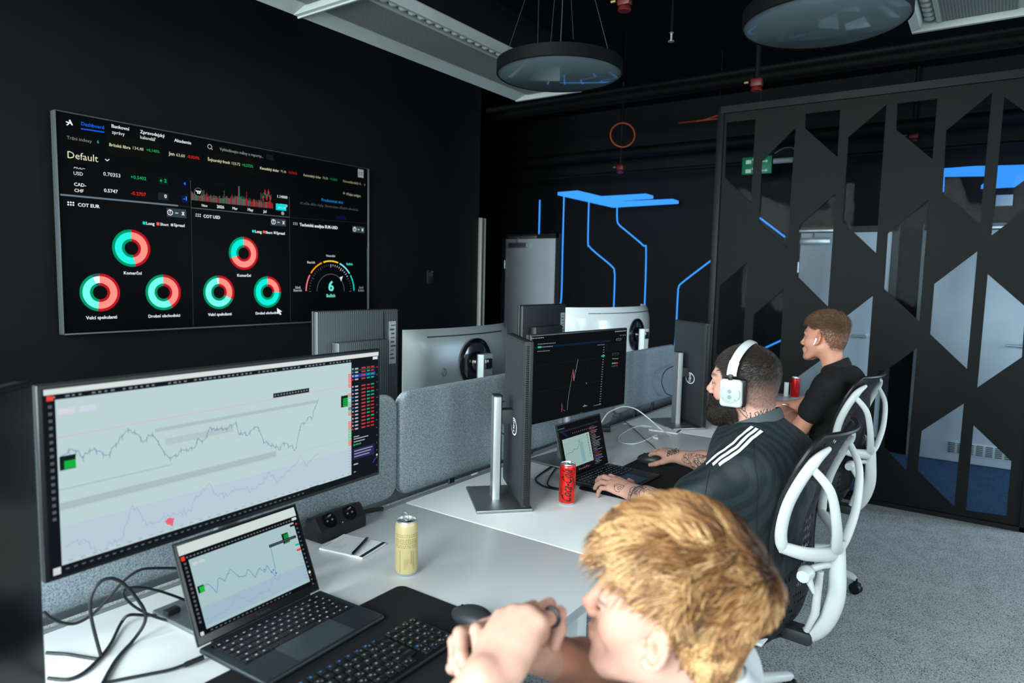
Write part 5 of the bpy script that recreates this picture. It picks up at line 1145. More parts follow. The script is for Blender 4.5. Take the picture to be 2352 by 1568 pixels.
# cables
def cab(label, pts, r=.003, m=None, plane=1.50, z=ZD+.004, group='black cables near the wide monitor', n=6, name='cable'):
    P_ = []
    for p in pts:
        if len(p) == 3: P_.append(onz(p[0], p[1], p[2])); continue
        q = onz(p[0], p[1], z)
        if q[1] > plane: q = ony(p[0], p[1], plane)
        P_.append(q)
    P_ = [V(*q) for q in P_]; P_ = [np.array([q[0], q[1], max(q[2], ZD+r)]) for q in spline(P_, n)]
    return tag(MB().tube(P_, r, 8).build(name, m or M_rubber), label, 'cable', group)
c7 = lambda L_: [(x/4.26, 1200+y/4.26) for x, y in L_]
cab('black cable curving from the left edge up along the fabric screen behind the laptop', c7([(430, 870), (500, 935), (600, 975), (740, 985), (900, 900), (1050, 750), (1200, 580), (1350, 470), (1500, 445), (1760, 445)]), .0032, plane=1.50)
cab('black cable forming the tallest loop left of the laptop', c7([(990, 1310), (940, 1130), (892, 920), (885, 760), (930, 640), (1010, 560), (1110, 548), (1210, 600), (1330, 730), (1420, 880), (1400, 1010), (1280, 1180), (1130, 1350), (990, 1600)]), .0036, plane=1.42)
cab('black cable running from under the left monitor to behind the laptop', c7([(470, 1520), (650, 1535), (800, 1480), (950, 1350), (1080, 1190), (1180, 990), (1260, 905), (1420, 905), (1600, 905), (1860, 885)]), .0034)
cab('black cable looping low behind the left side of the laptop', c7([(1870, 992), (1650, 960), (1450, 895), (1290, 800), (1200, 690), (1260, 640), (1400, 635), (1600, 680), (1820, 760)]), .0030, plane=1.46)
cab('short straight grey cable lying by the left monitor', c7([(450, 1272), (650, 1285), (800, 1310), (960, 1335)]), .0034)
cab('black charging cable plugged into the laptop\'s left side', c7([(1000, 1580), (1100, 1550), (1400, 1490), (1650, 1440), (1800, 1390), (1960, 1325)]), .0030)
pg = thing('charging_plug', 'thick black charging plug at the laptop\'s left corner', 'plug', onz(*c7([(1900, 1352)])[0], ZD+.006)); d_ = unit(onz(*c7([(1980, 1318)])[0], ZD)-onz(*c7([(1830, 1380)])[0], ZD))
MB().tube([-d_*.022, -d_*.016, d_*.018], [.003, .0052, .0052], 10).build('plug_body', M_rubber, pg)
pg = thing('cable_connector', 'square black connector on the grey stand base', 'plug', onz(*c7([(1680, 862)])[0], ZD+.018)); MB().box((0, 0, 0), (.032, .02, .012), .003, rot=Matrix.Rotation(.1, 4, 'Z')).build('connector_shell', M_rubber, pg)
W_ = lambda L_: [(1350+x/6.72, 940+y/6.72) for x, y in L_]
g_ = 'cables on the bearded man\'s desk'
Pz = [at(*W_([p])[0], d) for p, d in (((200, 215), 2.98), ((300, 65), 3.06), ((410, 0), 3.14), ((560, -45), 3.2), ((730, -10), 3.24), ((880, 90), 3.24), ((1000, 190), 3.22), ((1150, 320), 3.19))]+[onz(*W_([(1290, 412)])[0], ZD+.003)]
tag(MB().tube(spline(Pz, 8), .0028, 8).build('cable', M_whitecable), 'white cable arching up from the small laptop onto the desk', 'cable', g_)
cab('white cable lying in a flat oval loop with a plug at its end', W_([(1250, 385), (1130, 315), (1000, 270), (850, 250), (720, 275), (600, 330), (500, 400), (480, 460), (520, 510), (620, 530), (740, 525), (900, 470), (1000, 420), (1070, 397)]), .0026, M_whitecable, 9, group=g_)
wp = thing('white_plug', 'small white plug at the end of the looped white cable', 'plug', onz(*W_([(1045, 440)])[0], ZD+.006)); MB().box((0, 0, 0), (.03, .011, .009), .003, rot=Matrix.Rotation(1.2, 4, 'Z')).build('plug_body', M_whitecable, wp)
cab('thin black cable leading to the dark grey mouse', W_([(215, 150), (270, 105), (340, 95), (500, 140), (700, 290), (880, 460), (985, 545), (1040, 600)]), .0018, None, 9, group=g_)
K = lambda L_: [(1180+x/3.732, 740+y/3.732) for x, y in L_]
cab('black cable looping on the desk left of the red can, outer loop', K([(400, 1150), (380, 1190), (300, 1250), (210, 1315), (188, 1350), (240, 1395), (330, 1425), (430, 1440)]), .0034, None, 9, group=g_)
cab('black cable looping on the desk left of the red can, inner loop', K([(412, 1150), (395, 1200), (330, 1290), (292, 1365), (300, 1400), (350, 1418), (430, 1425)]), .0030, None, 9, group=g_)
cab('black cable knot behind the silver stand of the chart monitor', K([(360, 960), (300, 990), (240, 1030), (190, 1080), (150, 1130)]), .0028, None, 9, group=g_)
cab('black cables curving out behind the portrait monitor\'s silver column', [(1175, 918), (1150, 925), (1140, 950), (1142, 980), (1160, 1000)], .0025, None, 1.60, z=.3, group=g_)
cab('black cables curving out beside the far portrait monitor\'s column', [(1560, 835), (1530, 850), (1520, 875), (1528, 900), (1540, 908)], .0028, None, 1.60, z=.3, group=g_)
ad = thing('power_adapter', 'small black adapter at the right edge of the small laptop', 'adapter', onz(1392, 985, ZD+.012)); MB().box((0, 0, 0), (.045, .045, .024), .004, rot=Matrix.Rotation(.5, 4, 'Z')).build('adapter_body', M_rubber, ad)
bk = thing('blue_card', 'dark blue booklet under the far portrait monitor\'s stand', 'booklet', onz(1535, 972, ZD+.003)); MB().box((-.055, -.03, 0), (.05, .16, .004), rot=Matrix.Rotation(math.radians(-40), 4, 'Z')).build('booklet_cover', mat('booklet_blue', (24, 52, 110), .5), bk)
# ============================================================ OFFICE CHAIRS
def meshmat():
    m = mat('chair_mesh_fabric', (16, 17, 18), .6); nt = m.node_tree; b = nt.nodes['Principled BSDF']; N = nt.nodes.new; L = nt.links.new; out = nt.nodes['Material Output']
    tc = N('ShaderNodeTexCoord'); mp = N('ShaderNodeMapping'); mp.inputs['Scale'].default_value = (60, 60, 30); L(tc.outputs['Object'], mp.inputs[0])
    v = N('ShaderNodeTexVoronoi'); v.inputs['Scale'].default_value = 1.2; v.inputs['Randomness'].default_value = .25; L(mp.outputs[0], v.inputs['Vector'])
    lt = N('ShaderNodeMath'); lt.operation = 'LESS_THAN'; lt.inputs[1].default_value = .26; L(v.outputs['Distance'], lt.inputs[0])
    tr = N('ShaderNodeBsdfTransparent'); mx = N('ShaderNodeMixShader'); L(lt.outputs[0], mx.inputs[0]); L(b.outputs[0], mx.inputs[1]); L(tr.outputs[0], mx.inputs[2]); L(mx.outputs[0], out.inputs[0]); return m
M_mesh = meshmat()
def chair(label, x, y, rz):
    t = thing('office_chair', label, 'office chair', (x, y, 0), rz, 'white-framed mesh office chairs')
    # five-star base and castors, +y is forward
    for k in range(5):
        a = math.radians(-27+72*k); c, s = math.cos(a), math.sin(a)
        l = MB(); l.tube([(0, 0, .095), (c*.06, s*.06, .105), (c*.18, s*.18, .098), (c*.325, s*.325, .078), (c*.345, s*.345, .074)], [.03, .03, .026, .022, .012], 12, flat=.8)
        lo = l.build('base_arm', M_white_pl, t); w = MB()
        ax = V(-s, c, 0)
        for q in (-1, 1):
            cc = V(c*.345, s*.345, .029)+ax*q*.013; w.M = Matrix.Identity(4)
            X = ax; Y = V(0, 0, 1); Zz = np.cross(X, Y); w.M = Matrix([[X[0], Y[0], Zz[0], cc[0]], [X[1], Y[1], Zz[1], cc[1]], [X[2], Y[2], Zz[2], cc[2]], [0, 0, 0, 1]]); w.lathe([(.001, -.009), (.024, -.009), (.028, -.005), (.028, .005), (.024, .009), (.001, .009)], n=20, axis='x')
        w.M = Matrix.Identity(4); w.tube([(c*.345, s*.345, .03), (c*.345, s*.345, .078)], .007, 8); w.box((c*.345, s*.345, .045), (.03, .03, .03), .008)
        w.build('castor', M_black_pl, lo)
    MB().lathe([(.045, .07), (.045, .125), (.03, .13), (.026, .26), (.02, .262), (.02, .40)], n=24).build('gas_lift', M_dark_pl, t)
    MB().box((0, -.02, .405), (.2, .3, .05), .015).box((0, -.22, .40), (.07, .16, .045), .012).build('seat_mechanism', M_dark_pl, t)
    sb = MB(); bm = sb; n1, n2 = 16, 16; vs = []; fs = []
    for i in range(n1+1):
        for j in range(n2+1):
            u, v = i/n1*2-1, j/n2*2-1; r_ = (abs(u)**4+abs(v)**4)**.25; k_ = 1 if r_ == 0 else max(abs(u), abs(v))/r_
            X, Y = u*.25*k_, v*.24*k_; edge = max(0, r_-.0); vs.append((X, Y+.01, .478-.012*(abs(u)**3)-(.02 if v > .8 else 0)*(v-.8)*5-.012*max(abs(u), abs(v))**8))
    for i in range(n1):
        for j in range(n2): a = i*(n2+1)+j; fs.append((a, a+1, a+n2+2, a+n2+1))
    b0 = len(vs); vs += [(v[0]*.96, (v[1]-.01)*.96+.01, v[2]-.045) for v in vs]
    fs += [tuple(b0+q for q in reversed(f)) for f in fs]
    rim = [i*(n2+1) for i in range(n1+1)]+[n1*(n2+1)+j for j in range(1, n2+1)]+[i*(n2+1)+n2 for i in range(n1-1, -1, -1)]+[j for j in range(n2-1, 0, -1)]
    for q in range(len(rim)): a, b = rim[q], rim[(q+1) % len(rim)]; fs.append((a, b, b+b0, a+b0))
    sb.add(vs, fs); sb.build('seat', mat('seat_fabric', (20, 21, 23), .9, noise=.15, nscale=150), t, ang=70)
    MB().box((0, 0, .432), (.44, .42, .012), .005).build('seat_pan', M_white_pl, t)
    # curved mesh back: y(z), half width w(z)
    ZB = [.39, .46, .55, .66, .78, .90, 1.00, 1.06, 1.085]
    YB = [-.205, -.25, -.27, -.262, -.262, -.285, -.325, -.355, -.372]
    WB = [.10, .165, .195, .21, .225, .235, .235, .215, .17]
    def fy(z): return float(np.interp(z, ZB, YB))
    def fw(z): return float(np.interp(z, ZB, WB))
    def bp(u, z, off=0): return (u*fw(z), fy(z)+.045*u*u+off-.0, z)
    zs = np.linspace(.39, 1.085, 34); us = np.linspace(-1, 1, 18)
    m = MB(); vs = [bp(u, z) for z in zs for u in us]; k = len(us)
    m.add(vs, [(i*k+j, i*k+j+1, (i+1)*k+j+1, (i+1)*k+j) for i in range(len(zs)-1) for j in range(k-1)]); m.build('back_mesh', M_mesh, t, ang=80)
    rim = [bp(1, z, -.004) for z in zs]+[bp(u, 1.085, -.004) for u in us[::-1][1:-1]]+[bp(-1, z, -.004) for z in zs[::-1]]+[bp(u, .39, -.004) for u in us[1:-1]]
    rm = MB().tube(rim, .0085, 8, closed=True); rm.build('back_rim', M_black_pl, t)
    for s in (-1, 1):                                     # white frame behind the mesh: upper loops meeting a rear spine
        f = MB()
        top = [bp(s*.62, 1.045, -.012), bp(s*.86, 1.02, -.022), bp(s*.95, .96, -.024), bp(s*.97, .88, -.022), bp(s*.97, .80, -.022), bp(s*.93, .74, -.024)]
        f.tube(spline(top, 5), [.006+.009*min(1, i/6)*min(1, (25-i)/4+.5) for i in range(26)], 10, flat=1.25)
        f.tube(spline([bp(s*.93, .745, -.022), (s*.15, fy(.72)-.035, .722), (s*.07, fy(.71)-.07, .705), (0, fy(.70)-.085, .695)], 6), [.012+.006*i/18 for i in range(19)], 10, flat=1.5)
        f.tube(spline([bp(s*.90, 1.0, -.026), (s*.17, fy(.9)-.075, .93), (s*.12, fy(.8)-.105, .82), (s*.06, fy(.72)-.10, .735), (0, fy(.70)-.09, .70)], 6), [.009+.006*i/24 for i in range(25)], 10, flat=1.3)
        f.build('back_frame', M_white_pl, t, ang=60)
    sp = MB(); sp.tube(spline([(0, fy(.73)-.088, .735), (0, fy(.66)-.092, .66), (0, fy(.55)-.085, .55), (0, fy(.46)-.075, .455), (0, fy(.42)-.05, .40), (0, -.20, .385)], 6), [.02+.008*math.sin(PI*i/30) for i in range(31)], 12, flat=.95)
    sp.build('rear_spine', M_white_pl, t, ang=60)
    lb = MB(); lb.tube(spline([(-.10, fy(.62)-.03, .655), (-.05, fy(.62)-.055, .66), (0, fy(.62)-.07, .655), (.05, fy(.62)-.055, .66), (.10, fy(.62)-.03, .655)], 5), .011, 10); lb.lathe([(.001, -.03), (.018, -.03), (.024, 0), (.022, .02), (.012, .03), (.001, .032)], (-.12, fy(.62)-.03, .65), 16, 'x'); lb.tube([(-.13, fy(.6)-.04, .64), (-.125, fy(.58)-.055, .60)], [.012, .005], 8)
    lb.build('lumbar_adjuster', M_white_pl, t)
    rd = MB(); rd.tube([(-.045, fy(.6)-.05, .64), (-.04, fy(.52)-.045, .50), (-.03, fy(.45)-.04, .43)], [.011, .013, .009], 10); rd.build('tension_rod', M_white_pl, t)
    for s in (-1, 1):
        ar = MB(); ar.tube([(s*.10, .02, .42), (s*.25, .0, .42), (s*.275, -.01, .46), (s*.275, -.01, .64)], [.016, .018, .02, .018], 10); ao = ar.build('armrest_post', M_white_pl, t)
        MB().box((s*.265, .02, .658), (.08, .25, .03), .013, 3).build('armrest_pad', mat('armrest_grey', (196, 204, 206), .5), ao)
    return t
chair('white-framed mesh chair of the bearded man, back and castors in full view', 2.27, .69, math.radians(-4))
chair('white-framed mesh chair of the man in the black polo shirt by the glass wall', 3.72, .79, math.radians(-6))
# ============================================================ PEOPLE
def RL(fw, lf, up): return np.array([fw, lf, up], float).T
def rotax(v, ax, a):
    ax = unit(ax); v = np.array(v, float); return v*math.cos(a)+np.cross(ax, v)*math.sin(a)+ax*(ax@v)*(1-math.cos(a))
def head_prims(jaw=1.0, ear=1.0, nose=1.0):
    p = [El((-.014, 0, .048), (.100, .078, .084), k=.02), El((.026, 0, -.004), (.064, .062*jaw, .084), k=.03), El((-.05, 0, .0), (.055, .062, .06), k=.03)]
    p += [C((.078, .028, .030), (.078, -.028, .030), .015, k=.014)]
    for s in (1, -1):
        p += [El((.050, s*.041, -.022), (.030, .024, .028), k=.02), C((.000, s*.053*jaw, -.048), (.062, s*.022*jaw, -.088), .021, .019, k=.025)]
    p += [El((.078, 0, -.092), (.019, .022, .018), k=.016), El((.080, 0, -.056), (.019, .028, .024), k=.016)]
    for s in (1, -1): p += [Sub(El((.098, s*.031, .007), (.017, .018, .012), k=.012))]
    p += [C((.088, 0, .020), (.105*nose, 0, -.014), .0075, .010, k=.010), El((.108*nose, 0, -.021), (.012, .011, .0105), k=.006)]
    for s in (1, -1):
        p += [El((.099, s*.0115, -.027), (.010, .0075, .0075), k=.005), El((.0775, s*.031, .006), (.0135, .0148, .0122), k=.003), Sub(El((.0935, s*.031, .0055), (.006, .0115, .0038), k=.002))]
        p += [Sub(El((.106, s*.006, -.034), (.005, .0035, .003), k=.002)), C((.094, s*.019, -.0535), (.1000, s*.004, -.0495), .0038, .0044, k=.003), C((.093, s*.018, -.0585), (.0985, s*.003, -.0615), .0042, .0050, k=.003)]
    p += [Sub(El((.105, 0, -.0553), (.012, .021, .0011), k=.002))]
    for s in (1, -1):
        c = np.array([-.006, s*.076, -.002]); a = .42*s; ex = unit((math.cos(a), -math.sin(a)*1.0, .0)); ex = unit((-math.cos(.42), s*math.sin(.42), -.12)); ez = unit((-.18, 0, 1)); ez = unit(ez-ex*(ez@ex)); ey = np.cross(ez, ex); ey = ey*s if (ey*s)[1]*s > 0 else ey
        if ey[1]*s < 0: ey = -ey
        R = np.array([ex, ey, ez]).T; c = c+ey*.006
        p.append(El(c+ex*.004, (.016*ear, .0045, .027*ear), R, k=.007)); ring = []
        for q in np.linspace(-2.1, 2.2, 13): ring.append(c+ex*(.004+.0165*ear*math.cos(q)*(1 if math.cos(q) > 0 else .75))+ez*(.029*ear*math.sin(q)+.001)+ey*.006)
        for q0, q1 in zip(ring[:-1], ring[1:]): p.append(C(q0, q1, .0037, k=.003))
        p.append(Sub(El(c+ex*.000+ey*.008-ez*.004, (.0085, .006, .011), R, k=.004))); p.append(Sub(El(c+ex*.004+ey*.007+ez*.013, (.008, .004, .008), R, k=.004)))
        p.append(El(c-ex*.002+ey*.004-ez*.027*ear, (.0085, .0045, .009), R, k=.005)); p.append(El(c-ex*.0125+ey*.005-ez*.004, (.004, .0045, .006), R, k=.004))
    return p
NAILS = []
def hand(W, d, n, side, curl, thumb=(.55, .75, -.30), tcurl=(.25, .3), s=1.0, spread=.06):
    """W wrist, d towards the knuckles, n out of the back of the hand, side=+1/-1 where the thumb is; curl = bend of the 3 joints per finger"""
    W = V(*W); d = unit(d); n = unit(V(*n)-d*(V(*n)@d)); lat = np.cross(d, n)*side; p = []; R = np.array([d, lat, n]).T
    p.append(El(W+d*.052*s-n*.004*s, (.048*s, .038*s, .0155*s), R, k=.014))
    offs = [.027, .008, -.012, -.030]; lens = [.090, .094, .088, .078]; arch = [.002, .0, .002, .006]
    segs = [(.045, .027, .022), (.050, .031, .023), (.046, .029, .023), (.036, .022, .020)]; rad = [.0098, .0100, .0094, .0083]
    for i in range(4):
        K = W+d*lens[i]*s+lat*offs[i]*s-n*arch[i]*s; p.append(C(W+lat*offs[i]*.55*s, K, .0135*s, rad[i]*1.12*s, k=.014))
        f = unit(d+lat*(offs[i]-.0)*spread/.03); ax = np.cross(f, n)
        ax = -ax if np.dot(rotax(f, ax, .3), n) > 0 else ax; P0 = K; r_ = rad[i]*s
        for j in range(3):
            f = rotax(f, ax, curl[i][j]); P1 = P0+f*segs[i][j]*s; p.append(C(P0, P1, r_*(1-.07*j), r_*(1-.07*(j+1)), k=.0035 if j else .006)); P0 = P1
        nn = np.cross(ax, f); nn = nn if nn @ n > -2 else nn; NAILS.append((P1-f*.002*s, ax, f))
    B = W+d*.026*s+lat*.020*s-n*.006*s; t = unit(d*thumb[0]+lat*thumb[1]+n*thumb[2]); ax = np.cross(t, d)
    P1 = B+t*.044*s; p.append(C(B, P1, .0155*s, .0115*s, k=.014)); t2 = rotax(t, ax, tcurl[0]); P2 = P1+t2*.033*s; p.append(C(P1, P2, .0112*s, .0105*s, k=.004)); t3 = rotax(t2, ax, tcurl[1]); P3 = P2+t3*.026*s; p.append(C(P2, P3, .0105*s, .0085*s, k=.004))
    return p
def arm(S, E, W, r=(.052, .042, .040, .027), belly=.012):
    S, E, W = V(*S), V(*E), V(*W); m = E+(W-E)*.28; u = unit(W-E)
    return [C(S, E, r[0], r[1], k=.02), C(E, E+(W-E)*.55, r[2]*1.02, r[2]*.92, k=.02), C(E+(W-E)*.45, W, r[2]*.92, r[3], k=.02)]
def M_skin(name, col): return mat(name, (200, 160, 140), .5, attr='tint', noise=.05, nscale=60, bump=.12, bscale=700, sss=.12, spec=.4)
def legs(hipc, knees, ankles, r=.075):
    p = []
    for s, kn, an in zip((-1, 1), knees, ankles):
        h = V(*hipc)+V(s*.09, 0, 0); p += [C(h, kn, r, r*.72, k=.03), C(kn, an, r*.68, r*.46, k=.02), C(V(*an), V(*an)+V(0, .12, -.035), r*.42, r*.34, k=.02)]
    return p
def smooth(x, a, b): t = np.clip((x-a)/(b-a), 0, 1); return t*t*(3-2*t)
def person(key, label, loc, H, R, body, base, hairmask, hairdark, headkw, h=.0033, extra_tint=None):
    """one continuous skin mesh; returns thing, head primitives in the room, tint data"""
    hp = Px(head_prims(**headkw), (H, R)); prims = hp+body; Vv, Ff = sdf_mesh(prims, h)
    l = (Vv-H)@R; base = np.array(srgb([q/255 for q in base])); cols = np.repeat(base[None], len(Vv), 0)
    def spot(c, r, col, amt):
        nonlocal cols
        w = amt*np.exp(-(((l-np.array(c))/np.array(r))**2).sum(1))[:, None]; cols = cols*(1-w)+np.array(srgb([q/255 for q in col]))*w
    spot((.108, 0, -.02), (.014, .016, .014), (222, 130, 110), .45); spot((.1, 0, -.056), (.012, .021, .0075), (190, 104, 98), .8)
    for s in (1, -1): spot((.07, s*.045, -.025), (.03, .022, .022), (226, 144, 122), .35); spot((-.006, s*.086, 0), (.03, .016, .035), (226, 134, 112), .45); spot((-.004, s*.085, -.004), (.006, .008, .008), (150, 70, 58), .5)
    for s in (1, -1): spot((.094, s*.033, .037), (.014, .021, .0050), hairdark, .85); spot((.080, s*.048, .036), (.014, .012, .0050), hairdark, .85); spot((.089, s*.033, .0085), (.010, .016, .0028), (40, 26, 22), .75); spot((.080, s*.044, .008), (.010, .010, .0030), (40, 26, 22), .8)
    hm = hairmask(l); w = np.clip(hm, 0, 1)[:, None]*(((np.abs(l) < .2).all(1)))[:, None]; cols = cols*(1-w)+np.array(srgb([q/255 for q in hairdark]))*w
    for (c, ax, f) in NAILS[-8:]:
        dd = Vv-c; u = unit(np.cross(ax, f)); w = np.exp(-((dd@f/.006)**2+(dd@ax/.0045)**2+(((dd@u)+.006)/.006)**2)**2)[:, None]*.5; cols = cols*(1-w)+np.array(srgb((.95, .80, .76)))*w
    if extra_tint is not None: cols = extra_tint(Vv, l, cols)
    t = thing('person', label, 'person', loc); L0 = V(*loc)
    npmesh('body', Vv-L0, Ff, M_skin('skin', base), t, np.clip(cols, 0, 1))
    e = MB(); ir = MB()
    for s in (1, -1):
        c = H+R@V(.0775, s*.031, .0058)-L0; q, f_ = [], None
        e.M = Matrix.Translation([float(v) for v in c]); e.box((0, 0, 0), (.0236, .0236, .0236), .0117, 5)
        a = MB(); fwd = R[:, 0]; ir.M = basis(c+fwd*.0098, R[:, 1], R[:, 2]); ir.lathe([(.0005, .0022), (.003, .002), (.0058, .0008)], n=16, cap=False)
    e.build('eyes', mat('eye_white', (214, 208, 204), .2), t, ang=180); ir.build('irises', mat('iris_dark', (50, 40, 34), .15), t)
    return t, L0, hp, prims, Vv, Ff, l, hm
def cap(name, Vv, Ff, l, amt, H, prims, L0, t, m, thr=.02):
    keep = amt > thr; f = Ff[keep[Ff].all(1)]; used = np.unique(f); re = -np.ones(len(Vv), int); re[used] = np.arange(len(used))
    P = Vv[used]; g = grad(P, prims, .003); P = P+g*amt[used][:, None]; return npmesh(name, P-L0, re[f], m, t)
def roots_from(n, Vv, l, mv, H, R, prims, seed):
    r = np.random.default_rng(seed); w = np.clip(mv, 0, 1)*((np.abs(l) < .2).all(1)); i = r.choice(len(Vv), n, p=w/w.sum())
    P = project(Vv[i]+r.normal(size=(n, 3))*.0018, prims, 0, 3); return P, (P-H)@R
def roots_on(n, H, R, prims, mask, seed, wt=None):
    r = np.random.default_rng(seed); d = r.normal(size=(n*3, 3)); d /= np.linalg.norm(d, axis=1, keepdims=True)
    P = H+(d*np.array([.11, .09, .12])+np.array([-.01, 0, .02]))@R.T; P = project(P, prims, 0, 8); l = (P-H)@R; m = mask(l); k = (np.abs(sd(P, prims)) < .002) & (r.random(len(P)) < np.clip(m, 0, 1)); return P[k][:n], l[k][:n]
M_hair = mat('hair_strands', (120, 90, 60), .42, attr='tint', spec=.5)
def fold_w(q):
    w = np.zeros(len(q)); rr = np.random.default_rng(11)
    for k in range(9):
        a = rr.normal(size=3); a /= np.linalg.norm(a); ph = rr.random()*6.28; fr = rr.uniform(22, 60); w += np.sin((q@a)*fr+ph+1.6*np.sin((q@np.roll(a, 1))*fr*.35+ph))**3/(1+k*.3)
    return w
def cloth(name, prims, col, parent, L0, h=.006, fold=.0, m=None, rough=.85, noise_dir=(1, 2, 3), amp=.0):
    Vv, Ff = sdf_mesh(prims, h)
    if fold: Vv = Vv+grad(Vv, prims, .004)*(fold_w(Vv)*fold)[:, None]
    return npmesh(name, Vv-L0, Ff, m or mat(name+'_cloth', col, rough, noise=.05, nscale=40, sheen=.03, spec=.2), parent)
def ribbon(pts, prims, width, off, L0, fold=0):
    P = project(np.array(pts, float), prims, off); g = grad(P, prims); T = np.gradient(P, axis=0); T /= np.linalg.norm(T, axis=1, keepdims=True); A = np.cross(T, g); A /= np.linalg.norm(A, axis=1, keepdims=True)
    a = project(P+A*width/2, prims, off, 3); b = project(P-A*width/2, prims, off, 3); a = a+grad(a, prims)*(fold_w(a)*fold)[:, None]; b = b+grad(b, prims)*(fold_w(b)*fold)[:, None]; n = len(P); return np.concatenate([a, b])-L0, np.array([(i, i+1, n+i+1, n+i) for i in range(n-1)])
def band(mb, c, R, prof, L0): pass
def hit(x, y, prims, d0):
    d = d0; r = ray(x, y); ln = np.linalg.norm(r)
    for _ in range(60):
        s = sd((CAMP+r*d)[None], prims)[0]
        if s < .0005 or d > 6: break
        d += max(s, .0004)/ln*.9
    return CAMP+r*min(d, 3.0)
def torus_ring(c, ax, r, th, n=28, ell=1.0, up=None, flat=None):
    ax = unit(ax); a = unit(np.cross(ax, up if up is not None else (0, .3, 1))); b = np.cross(ax, a); return [c+a*r*math.cos(q)+b*r*ell*math.sin(q) for q in np.linspace(0, 2*PI, n, endpoint=False)]
def decal_lines(name, lines, prims, L0, t, m, r=.0006):
    mb = MB()
    for ln in lines:
        P = project(np.array(ln, float), prims, .0002, 4); mb.tube(P-L0, r, 5)
    return mb.build(name, m, t, smooth=False)
def decal_text(mb, body, p0, p1, up, prims, L0, k_h=1.0):
    vs, fs, w = textmesh(body); p0 = V(*p0); p1 = V(*p1); u = p1-p0; k = np.linalg.norm(u)/w; u = unit(u); up = unit(V(*up)-u*(V(*up)@u))
    P = np.array([p0+u*x*k+up*y*k*k_h for x, y in vs]); P = project(P, prims, .0006, 5); mb.add(P-L0, fs)
def collar(mb, c, ax, r, h, th, L0):
    ax = unit(ax); a = unit(np.cross(ax, (0, .3, 1))); b = np.cross(ax, a); n = 40; vs = []
    for q in np.linspace(0, 2*PI, n, endpoint=False):
        e = a*math.cos(q)+b*math.sin(q)
        for (rr_, hh_) in ((r+th, -h), (r+th, h*.6), (r+th*.5, h), (r, h*.6), (r, -h)): vs.append(c+e*rr_+ax*hh_-L0)
    mb.add(vs, [(i*5+j, i*5+j+1, ((i+1) % n)*5+j+1, ((i+1) % n)*5+j) for i in range(n) for j in range(4)])
M_tat = mat('tattoo_ink', (44, 50, 56), .6)
def doodles(region, n, seed, size=.012):
    r = random.Random(seed); out = []
    for i in range(n):
        c, u, v = region(r.random(), r.random()); s = size*r.uniform(.5, 1.3); k = r.choice((2, 3, 5)); ph = r.uniform(0, 6); e = r.uniform(.5, 1); turn = r.uniform(.6, 1.0)*2*PI
        out.append([c+u*s*(math.cos(q+ph)*(1+.35*math.sin(k*q)))+v*s*e*(math.sin(q+ph)*(1+.35*math.sin(k*q))) for q in np.linspace(0, turn, 22)])
    return out

# ------------------------------------------------------------ the bearded man with headphones
H2 = V(2.198, .640, 1.188); R2 = RL((.015, 1.0, -.012), (-.998, .014, -.058), (-.058, .012, .998))
q = np.linalg.qr(R2)[0]; R2 = q*np.sign((q*R2).sum(0))
WL = onz(1452, 1130, .797); KL = onz(1391, 1098, .812); WR = onz(1563, 1050, .800); KR = onz(1503, 1026, .812)
EL_ = V(1.965, .785, .80); ER_ = V(2.62, .79, .80); SL_ = V(2.035, .57, .955); SR_ = V(2.365, .555, .95)
NAILS.clear()
body2 = [C(H2+R2@V(-.030, 0, -.04), (2.205, .575, 1.03), .060, .068, k=.03), C((2.19, .58, 1.0), (2.19, .60, 1.0), .07, k=.05), El((2.2, .585, .90), (.175, .12, .16), k=.05), El((2.2, .62, .68), (.15, .13, .16), k=.06), C((2.12, .64, .55), (2.28, .64, .55), .10, k=.05)]
body2 += arm(SL_, EL_, WL, (.062, .050, .050, .031))+arm(SR_, ER_, WR, (.062, .048, .046, .029))
body2 += hand(WL, KL-WL, (-.30, -.15, 1), 1, [(.15, .45, .3), (.12, .42, .3), (.2, .5, .3), (.32, .6, .35)], s=1.04, spread=.12)
body2 += hand(WR, KR-WR, (-.25, -.1, 1), -1, [(.35, .55, .3), (.35, .6, .35), (.45, .6, .35), (.5, .6, .4)], thumb=(.75, .5, -.45), tcurl=(.1, .1), s=1.0)
body2 += legs((2.2, .62, .56), [(2.08, 1.02, .54), (2.34, 1.02, .54)], [(2.06, 1.0, .11), (2.36, 1.0, .11)])
def hm2(l):
    x, y, z = l.T; line = np.interp(x, [-.12, -.06, -.03, .0, .018, .032, .05, .07, .09, .12], [-.062, -.062, -.045, .01, -.035, -.03, .045, .060, .071, .08])
    m = smooth(z, line-.004, line+.010); side = smooth(z, .03, .09); fade = .55+.45*smooth(z, -.05, .05); return m*fade
def bm2(l):
    x, y, z = l.T; up = np.interp(x, [-.02, .0, .03, .055, .075, .09, .12], [-.2, -.02, -.022, -.040, -.042, -.038, -.036]); lo = smooth(x, -.012, .004)
    lip = np.exp(-((z+.055)/.007)**2-((x-.1)/.018)**2-(y/.02)**2)
    return smooth(up-z, -.004, .008)*lo*(z > -.16)*(1-.9*lip)*(1-smooth(x, .099, .107)*(z > -.045))
def tint2(Vv, l, cols):
    w = (.85*np.clip(bm2(l), 0, 1)*((l > np.array([-.05, -.1, -.118])).all(1)))[:, None]; return cols*(1-w)+np.array(srgb((.10, .075, .06)))*w
t, L0, hp, pr, Vv, Ff, l, hm = person('p2', 'bearded man with white headphones in a dark striped football shirt typing at a laptop', (2.2, .62, 0), H2, R2, body2, (196, 150, 133), hm2, (38, 30, 27), dict(jaw=1.04), h=.0036, extra_tint=tint2)
pr2 = pr; near = (np.abs(l) < .19).all(1)
